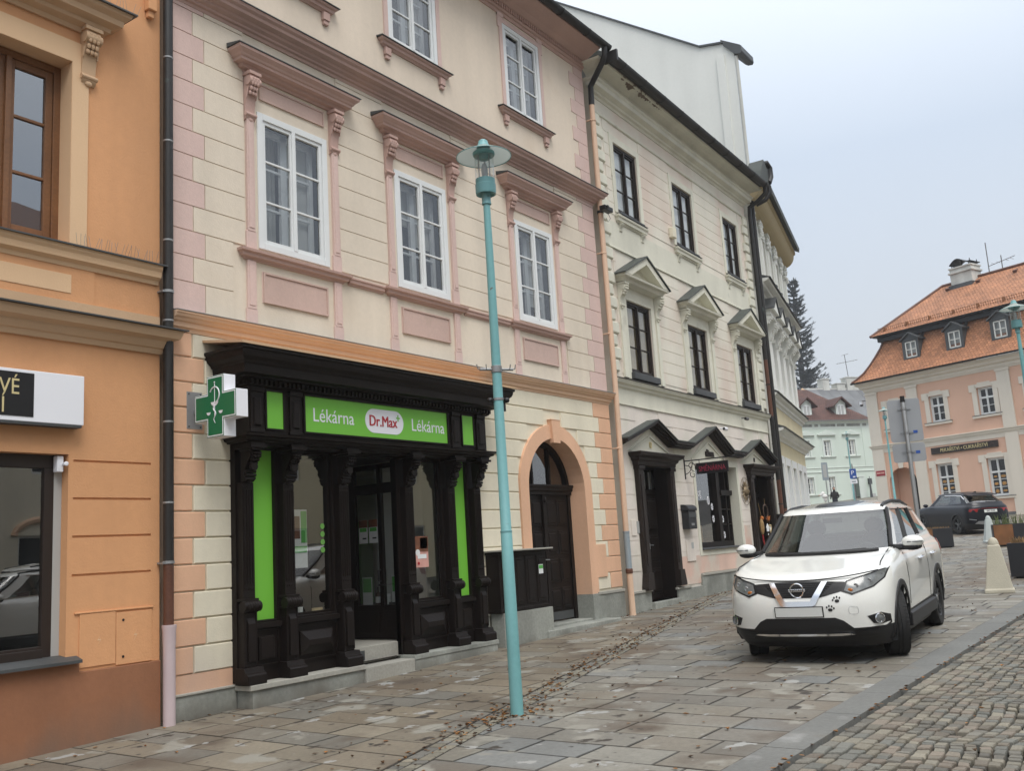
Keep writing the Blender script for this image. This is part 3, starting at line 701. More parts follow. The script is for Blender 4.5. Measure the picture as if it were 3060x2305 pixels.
# alarm siren in the corner of the shop window, lit sign and the downpipe on the party line
al=Thing('alarm_siren','small white alarm box in the top corner of the left shop window','alarm',(5.03,.09,2.74),FA)
mb=MB(); mb.box(4.985,5.05,.03,.105,2.66,2.815); al.part('case',mb,'white_sign',bev=.008)
mb=MB(); mb.lathe([(.014,0),(.016,-.03),(.022,-.05),(.022,-.062),(.012,-.062)],(5.045,.035,2.735),12,'y'); al.part('nozzle',mb,'white_sign',smooth=True)
ls=Thing('shop_sign','white box sign with black panel and cream letters on the orange wall','sign',(4.2,0,3.07),FA)
mb=MB(); mb.box(3.0,5.16,-.12,-.01,3.10,3.585); ls.part('sign_box',mb,'white_sign',bev=.006)
mb=MB(); mb.box(3.3,4.66,-.1245,-.1205,3.145,3.555); ls.part('black_panel',mb,'black_sign')
ls.part('lettering',moved(text_mesh('VÉ',.21,.003,sx=.82),4.43,-.1265,3.41),'gold_letter')
ls.part('lettering',moved(text_mesh('Í',.21,.003,sx=.82),4.375,-.1265,3.235),'gold_letter')
mb=MB(); mb.box(3.02,5.14,-.118,-.012,3.075,3.099); ls.part('light_strip',mb,'zinc_dark')
dp=Thing('downpipe','black downpipe with a lilac foot between the orange and the rose house','downpipe',(6.13,0,.13),FA)
mb=MB(); mb.tube([(6.135,-.075,1.75),(6.135,-.075,4.0),(6.135,-.075,10.3)],.054,14); pb=dp.part('pipe',mb,'black_pipe',smooth='auto')
mb=MB()
for z in (7.35,6.35,5.2,4.3,3.2,2.35,8.3): mb.lathe([(.054,0),(.058,.004),(.058,.018),(.054,.022)],(6.135,-.075,z),14)
for z in (1.735,4.62): mb.box(6.05,6.10,-.10,0,z,z+.02); mb.lathe([(.055,0),(.061,.0),(.061,.03),(.055,.03)],(6.135,-.075,z),14)
dp.part('collar',mb,'zinc',pb)
mb=MB(); mb.tube([(6.135,-.075,1.12),(6.135,-.075,1.75)],.052,14); dp.part('rusty_section',mb,'rust_pipe',smooth='auto')
mb=MB(); mb.lathe([(.062,.10),(.062,.9),(.066,.95),(.067,1.06),(.073,1.09),(.073,1.12),(.05,1.12)],(6.135,-.085,0),16); dp.part('foot_pipe',mb,'lilac_pipe',smooth='auto')
# ------------------------------------------------------------------ pink house
PX0,PX1=6.2,15.72
pin=Thing('pink_house','cream and rose house with white windows and an arched dark door above the pharmacy','house',(11,0,.25),FA)
WC=[8.03,10.53,13.54]; HW=.585
h1=[(c-HW,c+HW,5.44,7.21,.12) for c in WC]; h2=[(c-HW+.01,c+HW-.01,9.22,10.86,.12) for c in WC]
AC,AR,ARO,ASP=13.72,.87,1.11,2.61
mb=MB().wall(PX0,PX1,8.42,11.2,h2); pin.part('upper_wall',mb,'upper_cream')
mb=MB().wall(PX0,PX1,4.45,8.19,h1)
mb.quad((PX0,0,0),(PX0,9,0),(PX0,9,11.2),(PX0,0,11.2)); mb.quad((PX1,0,0),(PX1,9,0),(PX1,9,11.4),(PX1,0,11.4)); mb.quad((PX0,9,0),(PX1,9,0),(PX1,9,11.3),(PX0,9,11.3))
rowz=[8.19]+[8.13-.3008*i for i in range(13)]; rowz[-1]=4.452
# first floor courses: raised blocks, fine joints
qL=MB(); qR=MB()
g=.006
for i in range(len(rowz)-1):
    z1,z0=rowz[i]-g,rowz[i+1]+g
    lng=(i%2==0)
    xl=6.665 if lng else 6.505; xr=15.12 if lng else 15.31
    qL.box(PX0+.001,xl-g,-.014,0,z0,z1); qR.box(xr+g,PX1-.001,-.014,0,z0,z1)
    cuts=[]
    for c in WC:
        if z1>5.25: cuts.append((c-.79,c+.79))
    if z1<5.45: cuts.append((7.06,14.40))
    zt=z1
    for a,b in spans(xl+g,xr-g,cuts): mb.box(a,b,-.014,0,z0,zt)
pin.part('wall',mb,'cream_plaster')
pin.part('quoin',qL,'rose_light'); pin.part('quoin',qR,'rose_light')
# second floor quoin on the right
qR=MB(); z=11.12; i=0
while z>8.6:
    a=15.2 if i%2 else 15.38; qR.box(a,PX1-.001,-.012,0,max(z-.285,8.44),z-.008); z-=.285; i+=1
pin.part('quoin',qR,'rose_light')
# ground floor
hs=[(AC-ARO,AC+ARO,.30,ASP+ARO,.0),(7.15,11.2,.3,3.4,.0)]
mb=MB().wall(PX0,PX1,-.2,4.24,[(AC-ARO,AC+ARO,-.19,ASP+ARO,.002),(7.3,11.15,.2,3.3,.002)])
lz=[4.235,3.96]+[3.96-.2808*i for i in range(1,13)]
ql=MB(); qr=MB(); g=.008
for i in range(len(lz)-1):
    z1,z0=lz[i]-g,lz[i+1]+g
    sh=(i%2==0); xl=6.48 if sh else 6.64; xr=15.30 if not sh else 15.12
    if z1<.6: continue
    ql.cbox(PX0+.001,xl-g,-.022,0,z0,z1,.008)
    if z0>.84: qr.cbox(xr+g,PX1-.001,-.022,0,z0,z1,.008)
    elif z1>.9: qr.cbox(xr+g,PX1-.001,-.022,0,.845,z1,.008)
    # cream blocks
    zm=max(z0,.845)
    hw=ARO+.01
    if z0<3.78:
        t=max(0,(z0-ASP)); hw=math.sqrt(max(ARO**2-t*t,.0))+.012 if t<ARO else .0
        if hw<.16 and z0<3.8: hw=.16
    cuts=[(AC-hw,AC+hw)] if hw>0 else []
    if z0>3.74: cuts=[]
    for a,b in spans(11.2,xr-g,cuts):
        if z1>.9: mb.cbox(a,b,-.022,0,zm if b>14 else max(z0,.72),z1,.008)
    if z1<3.8: mb.cbox(xl+g,7.02,-.022,0,z0,z1,.008)
    else: mb.cbox(xl+g,11.2-.001,-.022,0,z0,z1,.008)
pin.part('ground_floor_wall',mb,'cream_low')
ql.box(PX0+.001,7.0,-.02,0,.41,.588)
pin.part('quoin',ql,'peach_plaster',label='peach quoin stones beside the left downpipe'); pin.part('quoin',qr,'peach_plaster')
# spandrels round the arch and the arch surround with keystone
def arc(r,n=20,c=AC,zc=ASP): return [(c+r*math.cos(PI*k/n),zc+r*math.sin(PI*k/n)) for k in range(n+1)]
mb=MB()
for sgn in (1,-1):
    pts=[(AC+sgn*ARO,ASP)]+[(AC+sgn*ARO*math.cos(PI/2*k/10),ASP+ARO*math.sin(PI/2*k/10)) for k in range(1,11)]+[(AC+sgn*ARO,ASP+ARO)]
    for k in range(1,10): mb.add([(pts[-1][0],0.0005,pts[-1][1]),(pts[k][0],.0005,pts[k][1]),(pts[k+1][0],.0005,pts[k+1][1])],[(0,1,2)])
    mb.add([(pts[-1][0],.0005,pts[-1][1]),(pts[0][0],.0005,pts[0][1]),(pts[1][0],.0005,pts[1][1])],[(0,1,2)])
pin.part('spandrel',mb,'cream_low')
mb=MB(); DEP=.30
O=[(AC+ARO,.82)]+arc(ARO)+[(AC-ARO,.82)]; I=[(AC+AR,.82)]+arc(AR)+[(AC-AR,.82)]
n=len(O); vs=[];fs=[]
for (o_,i_) in zip(O,I): vs+=[(o_[0],-.045,o_[1]),(i_[0],-.045,i_[1]),(i_[0],DEP,i_[1]),(o_[0],0.01,o_[1])]
for k in range(n-1):
    for j in range(4): fs.append((4*k+j,4*k+(j+1)%4,4*k+4+(j+1)%4,4*k+4+j))
mb.add(vs,fs); mb.prism([(AC-.105,3.40),(AC+.105,3.40),(AC+.135,3.79),(AC-.135,3.79)],'y',-.09,0.0); mb.box(AC-.15,AC+.15,-.095,0,3.79,3.80)
pin.part('arch_surround',mb,'peach_plaster')
mb=MB(); mb.box(AC+AR,AC+ARO+.01,-.055,DEP,.2,.82); mb.box(AC-ARO-.01,AC-AR,-.055,DEP,.2,.82); pin.part('jamb_stone',mb,'granite',bev=.004)
# the door
mb=MB(); y=.27; W=AR
mb.box(AC-W,AC+W,y-.03,y+.1,2.55,2.66); mb.mold(AC-W,AC+W,[(.0,2.60),(.03,2.62),(.035,2.66),(.055,2.69),(.055,2.72),(0,2.725)],y-.03,False,False)
mb.box(AC-W,AC-W+.09,y,y+.1,.42,2.55); mb.box(AC+W-.09,AC+W,y,y+.1,.42,2.55)
O2=arc(AR,20); I2=arc(AR-.085,20); vs=[];fs=[]
for a,b in zip(O2,I2): vs+=[(a[0],y,a[1]),(b[0],y,b[1]),(b[0],y+.08,b[1]),(a[0],y+.08,a[1])]
for k in range(20):
    for j in range(4): fs.append((4*k+j,4*k+(j+1)%4,4*k+4+(j+1)%4,4*k+4+j))
mb.add(vs,fs)
for dx in (-.27,.27): mb.box(AC+dx-.025,AC+dx+.025,y+.01,y+.07,2.66,ASP+math.sqrt((AR-.08)**2-dx*dx))
dr=pin.part('arched_door',mb,'dark_wood',bev=.004)
mb=MB(); mb.add([(AC,y+.05,2.66)]+[(p[0],y+.05,max(p[1],2.66)) for p in arc(AR-.08,20)],[(0,i,i+1) for i in range(1,21)]); pin.part('fanlight',mb,'glass_shop',dr)
mb=MB(); mb.shell(AC-AR,AC+AR,y+.1,y+1.2,2.6,3.6); pin.part('room',mb,'room_dark',dr)
mb=MB(); mb.box(AC-.7,AC-.1,y+.3,y+.32,2.6,3.4); pin.part('blind',mb,'blind_grey',dr)
for sgn in (-1,1):
    a,b=(AC-W+.09,AC-.012) if sgn<0 else (AC+.012,AC+W-.09)
    mb=MB(); mb.box(a,b,y+.03,y+.075,.44,2.545)
    cx=(a+b)/2; pw=(b-a)*.30
    for xc in (a+(b-a)*.27,a+(b-a)*.73):
        for z0,z1 in ((.62,.98),(1.06,1.46),(1.54,1.94),(2.02,2.46)):
            mb.cbox(xc-pw/2-.03,xc+pw/2+.03,y+.016,y+.03,z0,z1,.008); mb.cbox(xc-pw/2,xc+pw/2,y+.0,y+.02,z0+.04,z1-.04,.016)
    lf=pin.part('door_leaf',mb,'dark_wood',dr)
mb=MB(); mb.box(AC-.05,AC+.05,y-.02,y+.03,.44,2.545); mb.ball((AC,y-.03,2.46),(.035,.03,.05)); pin.part('astragal',mb,'dark_wood',dr)
mb=MB(); mb.box(AC-.125,AC-.095,y+.018,y+.03,1.28,1.52); mb.tube([(AC-.11,y+.02,1.46),(AC-.11,y-.03,1.46),(AC+.02,y-.035,1.455)],.010,8); pin.part('door_handle',mb,'zinc',dr)
mb=MB(); mb.box(AC-.74,AC-.03,y+.012,y+.03,.45,.58); mb.box(AC+.03,AC+.74,y+.012,y+.03,.45,.58); pin.part('kick_plate',mb,'zinc_dark',dr)
mb=MB(); mb.box(AC-AR,AC+AR,-.02,.4,.1,.42); mb.box(AC-1.0,AC+1.3,-.34,-.021,.1,.385); pin.part('door_step',mb,'granite',bev=.01)
mb=MB(); mb.box(PX0,7.0,-.05,0,-.1,.385); mb.box(AC+ARO+.011,PX1,-.05,0,.0,.79); mb.box(11.38,11.6,-.05,0,0,.72); pin.part('plinth',mb,'granite',bev=.004)
mb=MB(); mb.box(PX0,7.0,-.065,0,.386,.41); mb.box(AC+ARO-.05,PX1,-.065,0,.791,.842); mb.box(11.36,11.6,-.065,0,.721,.745); pin.part('plinth_cap',mb,'granite_cap',bev=.006)
mb=MB(); mb.box(14.83,15.17,-.045,-.02,1.09,1.66); pin.part('cabinet_door',mb,'peach_plaster',bev=.004)
mb=MB(); mb.box(14.62,14.78,-.04,-.02,1.95,2.13); pin.part('plate',mb,'blind_grey')
# string courses and the cornice between the floors
mb=MB(); mb.mold(PX0,PX1,[(.02,4.235),(.03,4.275),(.055,4.285),(.06,4.335),(.085,4.345),(.10,4.37),(.125,4.385),(.135,4.41),(.15,4.42),(.15,4.44),(0,4.452)],rl=False); pin.part('string_course',mb,'peach_trim')
mb=MB(); mb.mold(PX0,PX1,[(.02,8.185),(.03,8.22),(.06,8.23),(.065,8.255),(.11,8.275),(.12,8.305),(.19,8.325),(.20,8.36),(.235,8.385),(.25,8.42),(0,8.425)],rl=False); pin.part('floor_cornice',mb,'rose_trim')
mb=MB(); mb.prism([(-.262,8.422),(-.262,8.434),(0,8.462),(0,8.426)],'x',PX0,PX1+.25); pin.part('cornice_flashing',mb,'zinc_dark')
mb=MB(); mb.prism([(-.16,4.441),(-.16,4.449),(-.012,4.468),(-.012,4.453)],'x',PX0,PX1+.14); pin.part('string_flashing',mb,'zinc')
# first floor windows
for k,c in enumerate(WC):
    wn=window(pin,c-HW,c+HW,5.44,7.21,-.02,.085,.048,.026,2,(.34,.67),'white_paint','glass_wobble','double',mul=.004,var=k)
    mb=MB()
    for s in (-1,1): xc=c+s*.71; mb.box(xc-.055,xc+.055,-.04,0,5.62,7.13); mb.box(xc-.075,xc+.075,-.035,0,5.36,5.62); mb.box(xc-.035,xc+.035,-.048,0,5.66,7.08)
    pin.part('pilaster',mb,'rose_light',wn,bev=.003)
    mb=MB(); mb.box(c-.545,c+.545,-.022,0,7.385,7.405); mb.box(c-.545,c+.545,-.022,0,7.58,7.60); mb.box(c-.545,c-.525,-.022,0,7.405,7.58); mb.box(c+.525,c+.545,-.022,0,7.405,7.58); mb.box(c-.525,c+.525,-.010,0,7.405,7.58); pin.part('frieze_panel',mb,'rose_panel',wn)
    mb=MB(); mb.mold(c-.77,c+.77,[(.03,7.60+.05),(.04,7.68),(.09,7.69),(.10,7.725),(.165,7.735),(.17,7.765),(.185,7.775),(.20,7.80),(.245,7.84),(.25,7.872),(0,7.878)]); pin.part('hood',mb,'rose_trim',wn)
    mb=MB(); mb.prism([(-.262,7.876),(-.262,7.886),(0,7.94),(0,7.88)],'x',c-1.035,c+1.035); pin.part('hood_flashing',mb,'zinc_dark',wn)
    for s in (-1,1): pin.part('console',console(MB(),c+s*.71,.145,7.03,7.60,.145),'rose_trim',wn,smooth='auto')
    mb=MB(); mb.mold(c-.80,c+.80,[(.02,5.26),(.03,5.285),(.07,5.295),(.075,5.33),(.105,5.345),(.11,5.375),(0,5.382)]); pin.part('sill',mb,'rose_trim',wn)
    mb=MB()
    for s in (-1,1): xc=c+s*.71; mb.box(xc-.065,xc+.065,-.03,0,4.66,5.255); mb.box(xc-.08,xc+.08,-.026,0,4.47,4.66); mb.box(xc-.04,xc+.04,-.037,0,4.70,5.2)
    mb.box(c-.54,c+.54,-.006,0,4.77,5.16); pin.part('apron_pilaster',mb,'rose_light',wn,bev=.003)
    mb=MB(); q=.022; a,b,z0,z1=c-.53,c+.53,4.77,5.15
    mb.box(a,b,-.028,-.006,z0,z0+q); mb.box(a,b,-.028,-.006,z1-q,z1); mb.box(a,a+q,-.028,-.006,z0+q,z1-q); mb.box(b-q,b,-.028,-.006,z0+q,z1-q); mb.box(a+q,b-q,-.014,-.006,z0+q,z1-q); pin.part('apron_panel',mb,'rose_panel',wn)
for a,b in ((WC[0]+.91,WC[1]-.91),(WC[1]+.91,WC[2]-.91)):
    mb=MB(); mb.mold(a,b,[(.015,5.265),(.02,5.285),(.045,5.295),(.05,5.33),(.065,5.345),(.065,5.365),(0,5.37)],rl=False,rr=False); pin.part('sill_band',mb,'rose_trim')
# second floor windows
for k,c in enumerate(WC):
    wn=window(pin,c-HW+.01,c+HW-.01,9.22,10.86,-.015,.08,.048,.026,2,(.35,.68),'white_paint','glass_wobble','double',mul=.004,var=k+1)
    mb=MB(); a,b=c-HW+.01,c+HW-.01
    mb.box(a-.09,a-.001,-.022,0,9.19,10.96); mb.box(b+.001,b+.09,-.022,0,9.19,10.96); mb.box(a-.001,b+.001,-.022,0,10.861,10.95); mb.box(a-.13,a-.09,-.022,0,10.75,11.03); mb.box(b+.09,b+.13,-.022,0,10.75,11.03); mb.box(a-.13,a+.05,-.027,0,10.96,11.03); mb.box(b-.05,b+.13,-.027,0,10.96,11.03)
    pin.part('surround',mb,'rose_light',wn)
    mb=MB(); mb.mold(c-.70,c+.70,[(.02,9.08),(.035,9.10),(.06,9.11),(.07,9.145),(.10,9.16),(.105,9.185),(0,9.19)]); pin.part('sill',mb,'rose_trim',wn)
    mb=MB(); mb.prism([(-.125,9.187),(-.125,9.196),(0,9.215),(0,9.191)],'x',c-.83,c+.83); pin.part('sill_flashing',mb,'zinc_dark',wn)
    mb=MB()
    for s in (-1,1): mb.box(c+s*.63-.06,c+s*.63+.06,-.06,0,8.96,9.08); mb.box(c+s*.63-.045,c+s*.63+.045,-.045,0,8.90,8.96)
    pin.part('sill_bracket',mb,'rose_trim',wn,bev=.008)
# eaves
mb=MB(); mb.mold(PX0,PX1,[(.02,11.0),(.03,11.05),(.06,11.06),(.07,11.09),(.07,11.17),(.12,11.19),(.2,11.24),(.34,11.30),(.47,11.34),(.48,11.38),(0,11.40)],rl=False,rr=False); ev=pin.part('eaves_cornice',mb,'rose_trim')
mb=MB(); x=PX0+.03
while x<PX1-.05: mb.box(x,x+.035,-.105,-.07,11.10,11.17); x+=.07
mb.box(PX0+.02,PX1-.04,-.078,-.066,11.10,11.17)
pin.part('dentil_row',mb,'rose_trim',ev)
mb=MB(); gutter(mb,PX0-.1,PX1+.16,-.56,11.40,.09); pin.part('gutter',mb,'black_pipe',smooth='auto')
def rplane(th,x0,x1,y0,z0,y1,z1,m,name='roof',parent=None,th_=.05):
    n=Vector((0,-(z1-z0),(y1-y0))).normalized()*th_
    mb=MB(); mb.add([(x0,y0,z0),(x1,y0,z0),(x1,y1,z1),(x0,y1,z1),(x0,y0+n.y,z0+n.z),(x1,y0+n.y,z0+n.z),(x1,y1+n.y,z1+n.z),(x0,y1+n.y,z1+n.z)],[(0,1,2,3),(4,5,6,7),(0,1,5,4),(1,2,6,5),(2,3,7,6),(3,0,4,7)])
    return th.part(name,mb,m,parent,uvs=roof_uv((1,0,0),(0,y1-y0,z1-z0)))
rf=rplane(pin,PX0,PX1+.03,-.5,11.43,4.5,14.9,'tiles_brown')
mb=MB(); mb.prism([(4.5,14.9),(9,11.4),(0,11.4),(-.45,11.42)],'x',PX1-.2,PX1); mb.prism([(4.5,14.9),(9,11.4),(0,11.4),(-.45,11.42)],'x',PX0,PX0+.2); pin.part('gable',mb,'white_wall')
# downpipe from the gutter end: black swan neck, then peach
d2=Thing('downpipe','peach painted downpipe with black swan neck right of the arched door','downpipe',(15.86,0,.36),FA)
px=15.84
mb=MB(); mb.tube([(px-.12,-.56,11.33),(px-.12,-.55,11.18),(px-.10,-.48,11.05),(px-.02,-.25,10.85),(px,-.12,10.70),(px,-.11,10.3)],.058,12); d2.part('swan_neck',mb,'black_pipe',smooth='auto')
mb=MB(); mb.tube([(px,-.11,10.31),(px,-.11,8.5),(px,-.13,4.6),(px,-.11,1.86)],.052,14); pb=d2.part('pipe',mb,'peach_pipe',smooth='auto')
mb=MB()
for z in (9.95,7.2,5.6,4.44,3.4): mb.lathe([(.053,0),(.06,.004),(.06,.024),(.053,.03)],(px,-.115,z),14); mb.box(px-.10,px-.05,-.12,0,z,z+.02)
d2.part('collar',mb,'peach_pipe',pb)
mb=MB(); mb.tube([(px,-.11,1.87),(px,-.11,1.18)],.058,14); mb.lathe([(.06,0),(.064,0),(.064,.03),(.06,.03)],(px,-.11,1.84),14); d2.part('grey_section',mb,'grey_pipe',smooth='auto')
mb=MB(); mb.lathe([(.062,0),(.068,.02),(.068,.07),(.06,.09)],(px,-.11,1.10),14); d2.part('rusty_collar',mb,'rust_pipe')
mb=MB(); mb.lathe([(.068,.0),(.06,.06),(.056,.78),(.056,1.12)],(px,-.11,.34),14); d2.part('foot_pipe',mb,'peach_pipe',smooth='auto')
# ------------------------------------------------------------------ timber shopfront of the pharmacy
def mold2(mb,x0,x1,prof,xo):   # like mold, but the sides stand out only by (projection - xo)
    vs=[];fs=[]
    for p,z in prof:
        a=x0-max(p-xo,0); b=x1+max(p-xo,0); vs+=[(a,0,z),(a,-p,z),(b,-p,z),(b,0,z)]
    for i in range(len(prof)-1):
        k=4*i
        for j in range(3): fs.append((k+j,k+j+1,k+4+j+1,k+4+j))
    fs.append((0,1,2,3)); k=4*(len(prof)-1); fs.append((k,k+1,k+2,k+3)); mb.add(vs,fs); return mb
sf=Thing('shopfront','dark carved pharmacy shopfront with bright green panels and green name board','shopfront',(9.17,0,.2),FA)
SX0,SX1=6.97,11.37
PIL=[7.07,7.66,8.555,9.77,10.67,11.27]
# flat carcass between the pilasters
mb=MB(); yb=-.10
opn=[(7.20,7.52,1.06,2.97),(7.80,8.42,1.06,2.97),(8.66,9.62,.40,2.97),(9.92,10.53,1.06,2.97),(10.82,11.12,1.06,2.97)]
mb.wall(SX0,SX1,.42,3.06,[(a,b,c,d,.06 if b-a<.5 else .09) for a,b,c,d in opn],yb)
mb.quad((SX0,yb,.42),(SX0,0.02,.42),(SX0,0.02,3.06),(SX0,yb,3.06)); mb.quad((SX1,yb,.42),(SX1,0.02,.42),(SX1,0.02,3.06),(SX1,yb,3.06))
body=sf.part('carcass',mb,'dark_wood')
for a,b,c,d in opn:
    if c<.5: continue
    mb=MB(); q=.028
    for (x0,x1,z0,z1) in ((a-q,a,c-q,d),(b,b+q,c-q,d),(a,b,c-q,c)): mb.box(x0,x1,yb-.016,yb-.0005,z0,z1)
    mb.box(a-q-.02,b+q+.02,yb-.05,yb-.0005,c-q-.06,c-q); sf.part('panel_moulding',mb,'dark_wood',body,bev=.004)
for i in (0,4):
    a,b,c,d=opn[i]; mb=MB(); mb.box(a,b,yb+.035,yb+.05,c,d); sf.part('green_panel',mb,'green_sign')
for i in (1,3):
    a,b,c,d=opn[i]; mb=MB(); f=.03
    mb.box(a,a+f,yb+.03,yb+.07,c,d); mb.box(b-f,b,yb+.03,yb+.07,c,d); mb.box(a+f,b-f,yb+.03,yb+.07,c,c+f); mb.box(a+f,b-f,yb+.03,yb+.07,d-f,d)
    fr=sf.part('shop_window',mb,'dark_wood')
    g=MB(); g.quad((a+f,yb+.05,c+f),(b-f,yb+.05,c+f),(b-f,yb+.05,d-f),(a+f,yb+.05,d-f)); sf.part('pane',g,'glass_shop',fr)
# lower panels with raised pyramids
for (a,b,py) in ((7.20,7.52,0),(7.80,8.42,1),(9.92,10.53,1),(10.82,11.12,0)):
    mb=MB(); z0,z1=.58,.93
    if py: z0=.56
    mb.box(a-.01,b+.01,yb-.022,yb-.0005,z1,z1+.022); mb.box(a-.01,b+.01,yb-.022,yb-.0005,z0-.022,z0); mb.box(a-.03,a-.008,yb-.022,yb-.0005,z0-.022,z1+.022); mb.box(b+.008,b+.03,yb-.022,yb-.0005,z0-.022,z1+.022)
    i=.05; A=[(a+i,yb-.001,z0+i),(b-i,yb-.001,z0+i),(b-i,yb-.001,z1-i),(a+i,yb-.001,z1-i)]
    mb.box(a+i,b-i,yb-.03,yb-.0008,z0+i,z1-i)
    j=.09 if py else .02; k=.05 if py else .015; dp_=.085 if py else .045
    P=[(a+i+.006,yb-.030,z0+i+.006),(b-i-.006,yb-.030,z0+i+.006),(b-i-.006,yb-.030,z1-i-.006),(a+i+.006,yb-.030,z1-i-.006)]
    zc=(z0+z1)/2
    Q=[(a+i+j,yb-dp_,zc-.03 if py else z0+i+k),(b-i-j,yb-dp_,zc-.03 if py else z0+i+k),(b-i-j,yb-dp_,zc+.03 if py else z1-i-k),(a+i+j,yb-dp_,zc+.03 if py else z1-i-k)]
    mb.add(P+Q,[(4,5,6,7),(0,1,5,4),(1,2,6,5),(2,3,7,6),(3,0,4,7)])
    sf.part('lower_panel',mb,'dark_wood')
for xc in PIL:
    mb=MB(); w=.085
    # base, pedestal with pointed panel, scroll, fluted shaft
    mb.prism([(-.10,.405),(-.31,.405),(-.31,.50),(-.30,.515),(-.265,.53),(-.25,.58),(-.10,.58)],'x',xc-w-.045,xc+w+.045)
    mb.box(xc-w,xc+w,-.205,-.10,.58,1.18)
    mb.add([(xc-.05,-.2055,.64),(xc+.05,-.2055,.64),(xc+.05,-.2055,1.10),(xc-.05,-.2055,1.10),(xc-.05,-.235,.64),(xc+.05,-.235,.64),(xc+.05,-.235,1.04),(xc-.05,-.235,1.04)],[(0,1,5,4),(1,2,6,5),(2,3,7,6),(3,0,4,7),(4,5,6,7)])
    mb.box(xc-w,xc-w+.02,-.218,-.206,.60,1.16); mb.box(xc+w-.02,xc+w,-.218,-.206,.60,1.16)
    sh=sf.part('pilaster',mb,'dark_wood',bev=.004)
    mb=MB()
    mb.tube([(xc-w-.03,-.215,1.225),(xc+w+.03,-.215,1.225)],.06,14); mb.box(xc-w-.012,xc+w+.012,-.235,-.10,1.285,1.31)
    for k in range(5): xx=xc-.07+.035*k; mb.tube([(xx-.001,-.215+.0605*math.cos(t),1.225+.0605*math.sin(t)) for t in [PI*.5+PI*j/8 for j in range(9)]],.008,5)
    sf.part('scroll',mb,'dark_wood',sh,smooth='auto')
    mb=MB(); mb.box(xc-w+.006,xc+w-.006,-.195,-.10,1.31,2.58)
    for k in range(4):
        xx=xc-.054+.036*k; mb.tube([(xx,-.199,1.47),(xx,-.199,2.50)],.0105,6); mb.ball((xx,-.2,1.42),(.009,.008,.02),6,4); mb.ball((xx,-.2,2.535),(.009,.008,.016),6,4)
    sf.part('shaft',mb,'dark_wood',sh,smooth='auto')
    mb=MB(); console(mb,xc,.135,2.58,2.93,.20,-.16)
    for dz in (2.66,2.70): mb.tube([(xc-.07,-.245,dz),(xc+.07,-.245,dz)],.018,8)
    mb.lathe([(.045,0),(.055,.02),(.03,.06),(.012,.07)],(xc-.0,-.32,2.75),10,'y'); 
    mb.box(xc-.115,xc+.115,-.40,-.10,2.955,2.985); mb.box(xc-.10,xc+.10,-.375,-.10,2.985,3.018)
    sf.part('capital',mb,'dark_wood',sh,smooth='auto')
# beam, ledge, frieze, dentils and the big cornice
mb=MB(); mb.box(SX0+.01,SX1-.01,-.30,-.0,2.99,3.02)
mold2(mb,SX0-.02,SX1+.02,[(.36,3.02),(.37,3.035),(.40,3.045),(.41,3.07),(.45,3.08),(.455,3.105),(.34,3.125)],.34); sf.part('ledge',mb,'dark_wood')
mb=MB(); mb.box(SX0+.01,SX1-.01,-.345,0,3.12,3.66); fz=sf.part('frieze',mb,'dark_wood')
for xc in (7.07,7.64,10.62,11.20):
    mb=MB(); mb.box(xc-.085,xc+.085,-.372,-.3455,3.13,3.62); mb.box(xc-.10,xc+.10,-.395,-.3455,3.585,3.64); mb.cbox(xc-.05,xc+.05,-.392,-.373,3.20,3.52,.012); mb.box(xc-.10,xc+.10,-.385,-.3455,3.125,3.16); sf.part('frieze_pilaster',mb,'dark_wood',fz,bev=.004)
def frame4(mb,a,b,c,d,y0,y1,q):
    mb.box(a-q,a,y0,y1,c-q,d+q); mb.box(b,b+q,y0,y1,c-q,d+q); mb.box(a,b,y0,y1,c-q,c); mb.box(a,b,y0,y1,d,d+q); return mb
for a,b in ((7.22,7.46),(10.79,11.04)):
    mb=MB().box(a,b,-.356,-.346,3.185,3.61); sf.part('green_panel',mb,'green_sign',fz)
    sf.part('panel_moulding',frame4(MB(),a,b,3.185,3.61,-.366,-.346,.02),'dark_wood',fz)
mb=MB().box(7.79,10.44,-.358,-.346,3.18,3.61); nb=sf.part('name_board',mb,'green_sign')
sf.part('board_moulding',frame4(MB(),7.79,10.44,3.18,3.61,-.375,-.346,.022),'dark_wood',nb)
sf.part('lettering',moved(text_mesh('Lékárna',.235,.003,sx=.93),8.26,-.3605,3.385),'white_sign',nb)
sf.part('lettering',moved(text_mesh('Lékárna',.235,.003,sx=.93),10.03,-.3605,3.385),'white_sign',nb)
xc,zc=9.165,3.395; hw,hr=.36,.155
pts=[(xc+hw-hr+hr*math.cos(t),zc+hr*math.sin(t)) for t in [-PI/2+PI*k/16 for k in range(17)]]+[(xc-hw+hr+hr*math.cos(t),zc+hr*math.sin(t)) for t in [PI/2+PI*k/16 for k in range(17)]]
mb=MB().prism(pts,'y',-.362,-.3585); sf.part('logo_pill',mb,'white_sign',nb)
for o_,y_ in ((-.0035,-.3645),(.0035,-.3655)): sf.part('lettering',moved(text_mesh('Dr.Max',.20,.003,sx=.86),xc-.03+o_,y_,zc-.005),'red_letter',nb)
mb=MB(); px_,pz_=xc+.255,zc+.065; mb.box(px_-.036,px_+.036,-.3655,-.3625,pz_-.009,pz_+.009); mb.box(px_-.009,px_+.009,-.3655,-.3625,pz_-.042,pz_-.009); mb.box(px_-.009,px_+.009,-.3655,-.3625,pz_+.009,pz_+.042); sf.part('logo_plus',mb,'green_sign',nb)
mb=MB(); x=SX0-.02
while x<SX1+.0: mb.box(x,x+.034,-.43,-.385,3.668,3.722); x+=.068
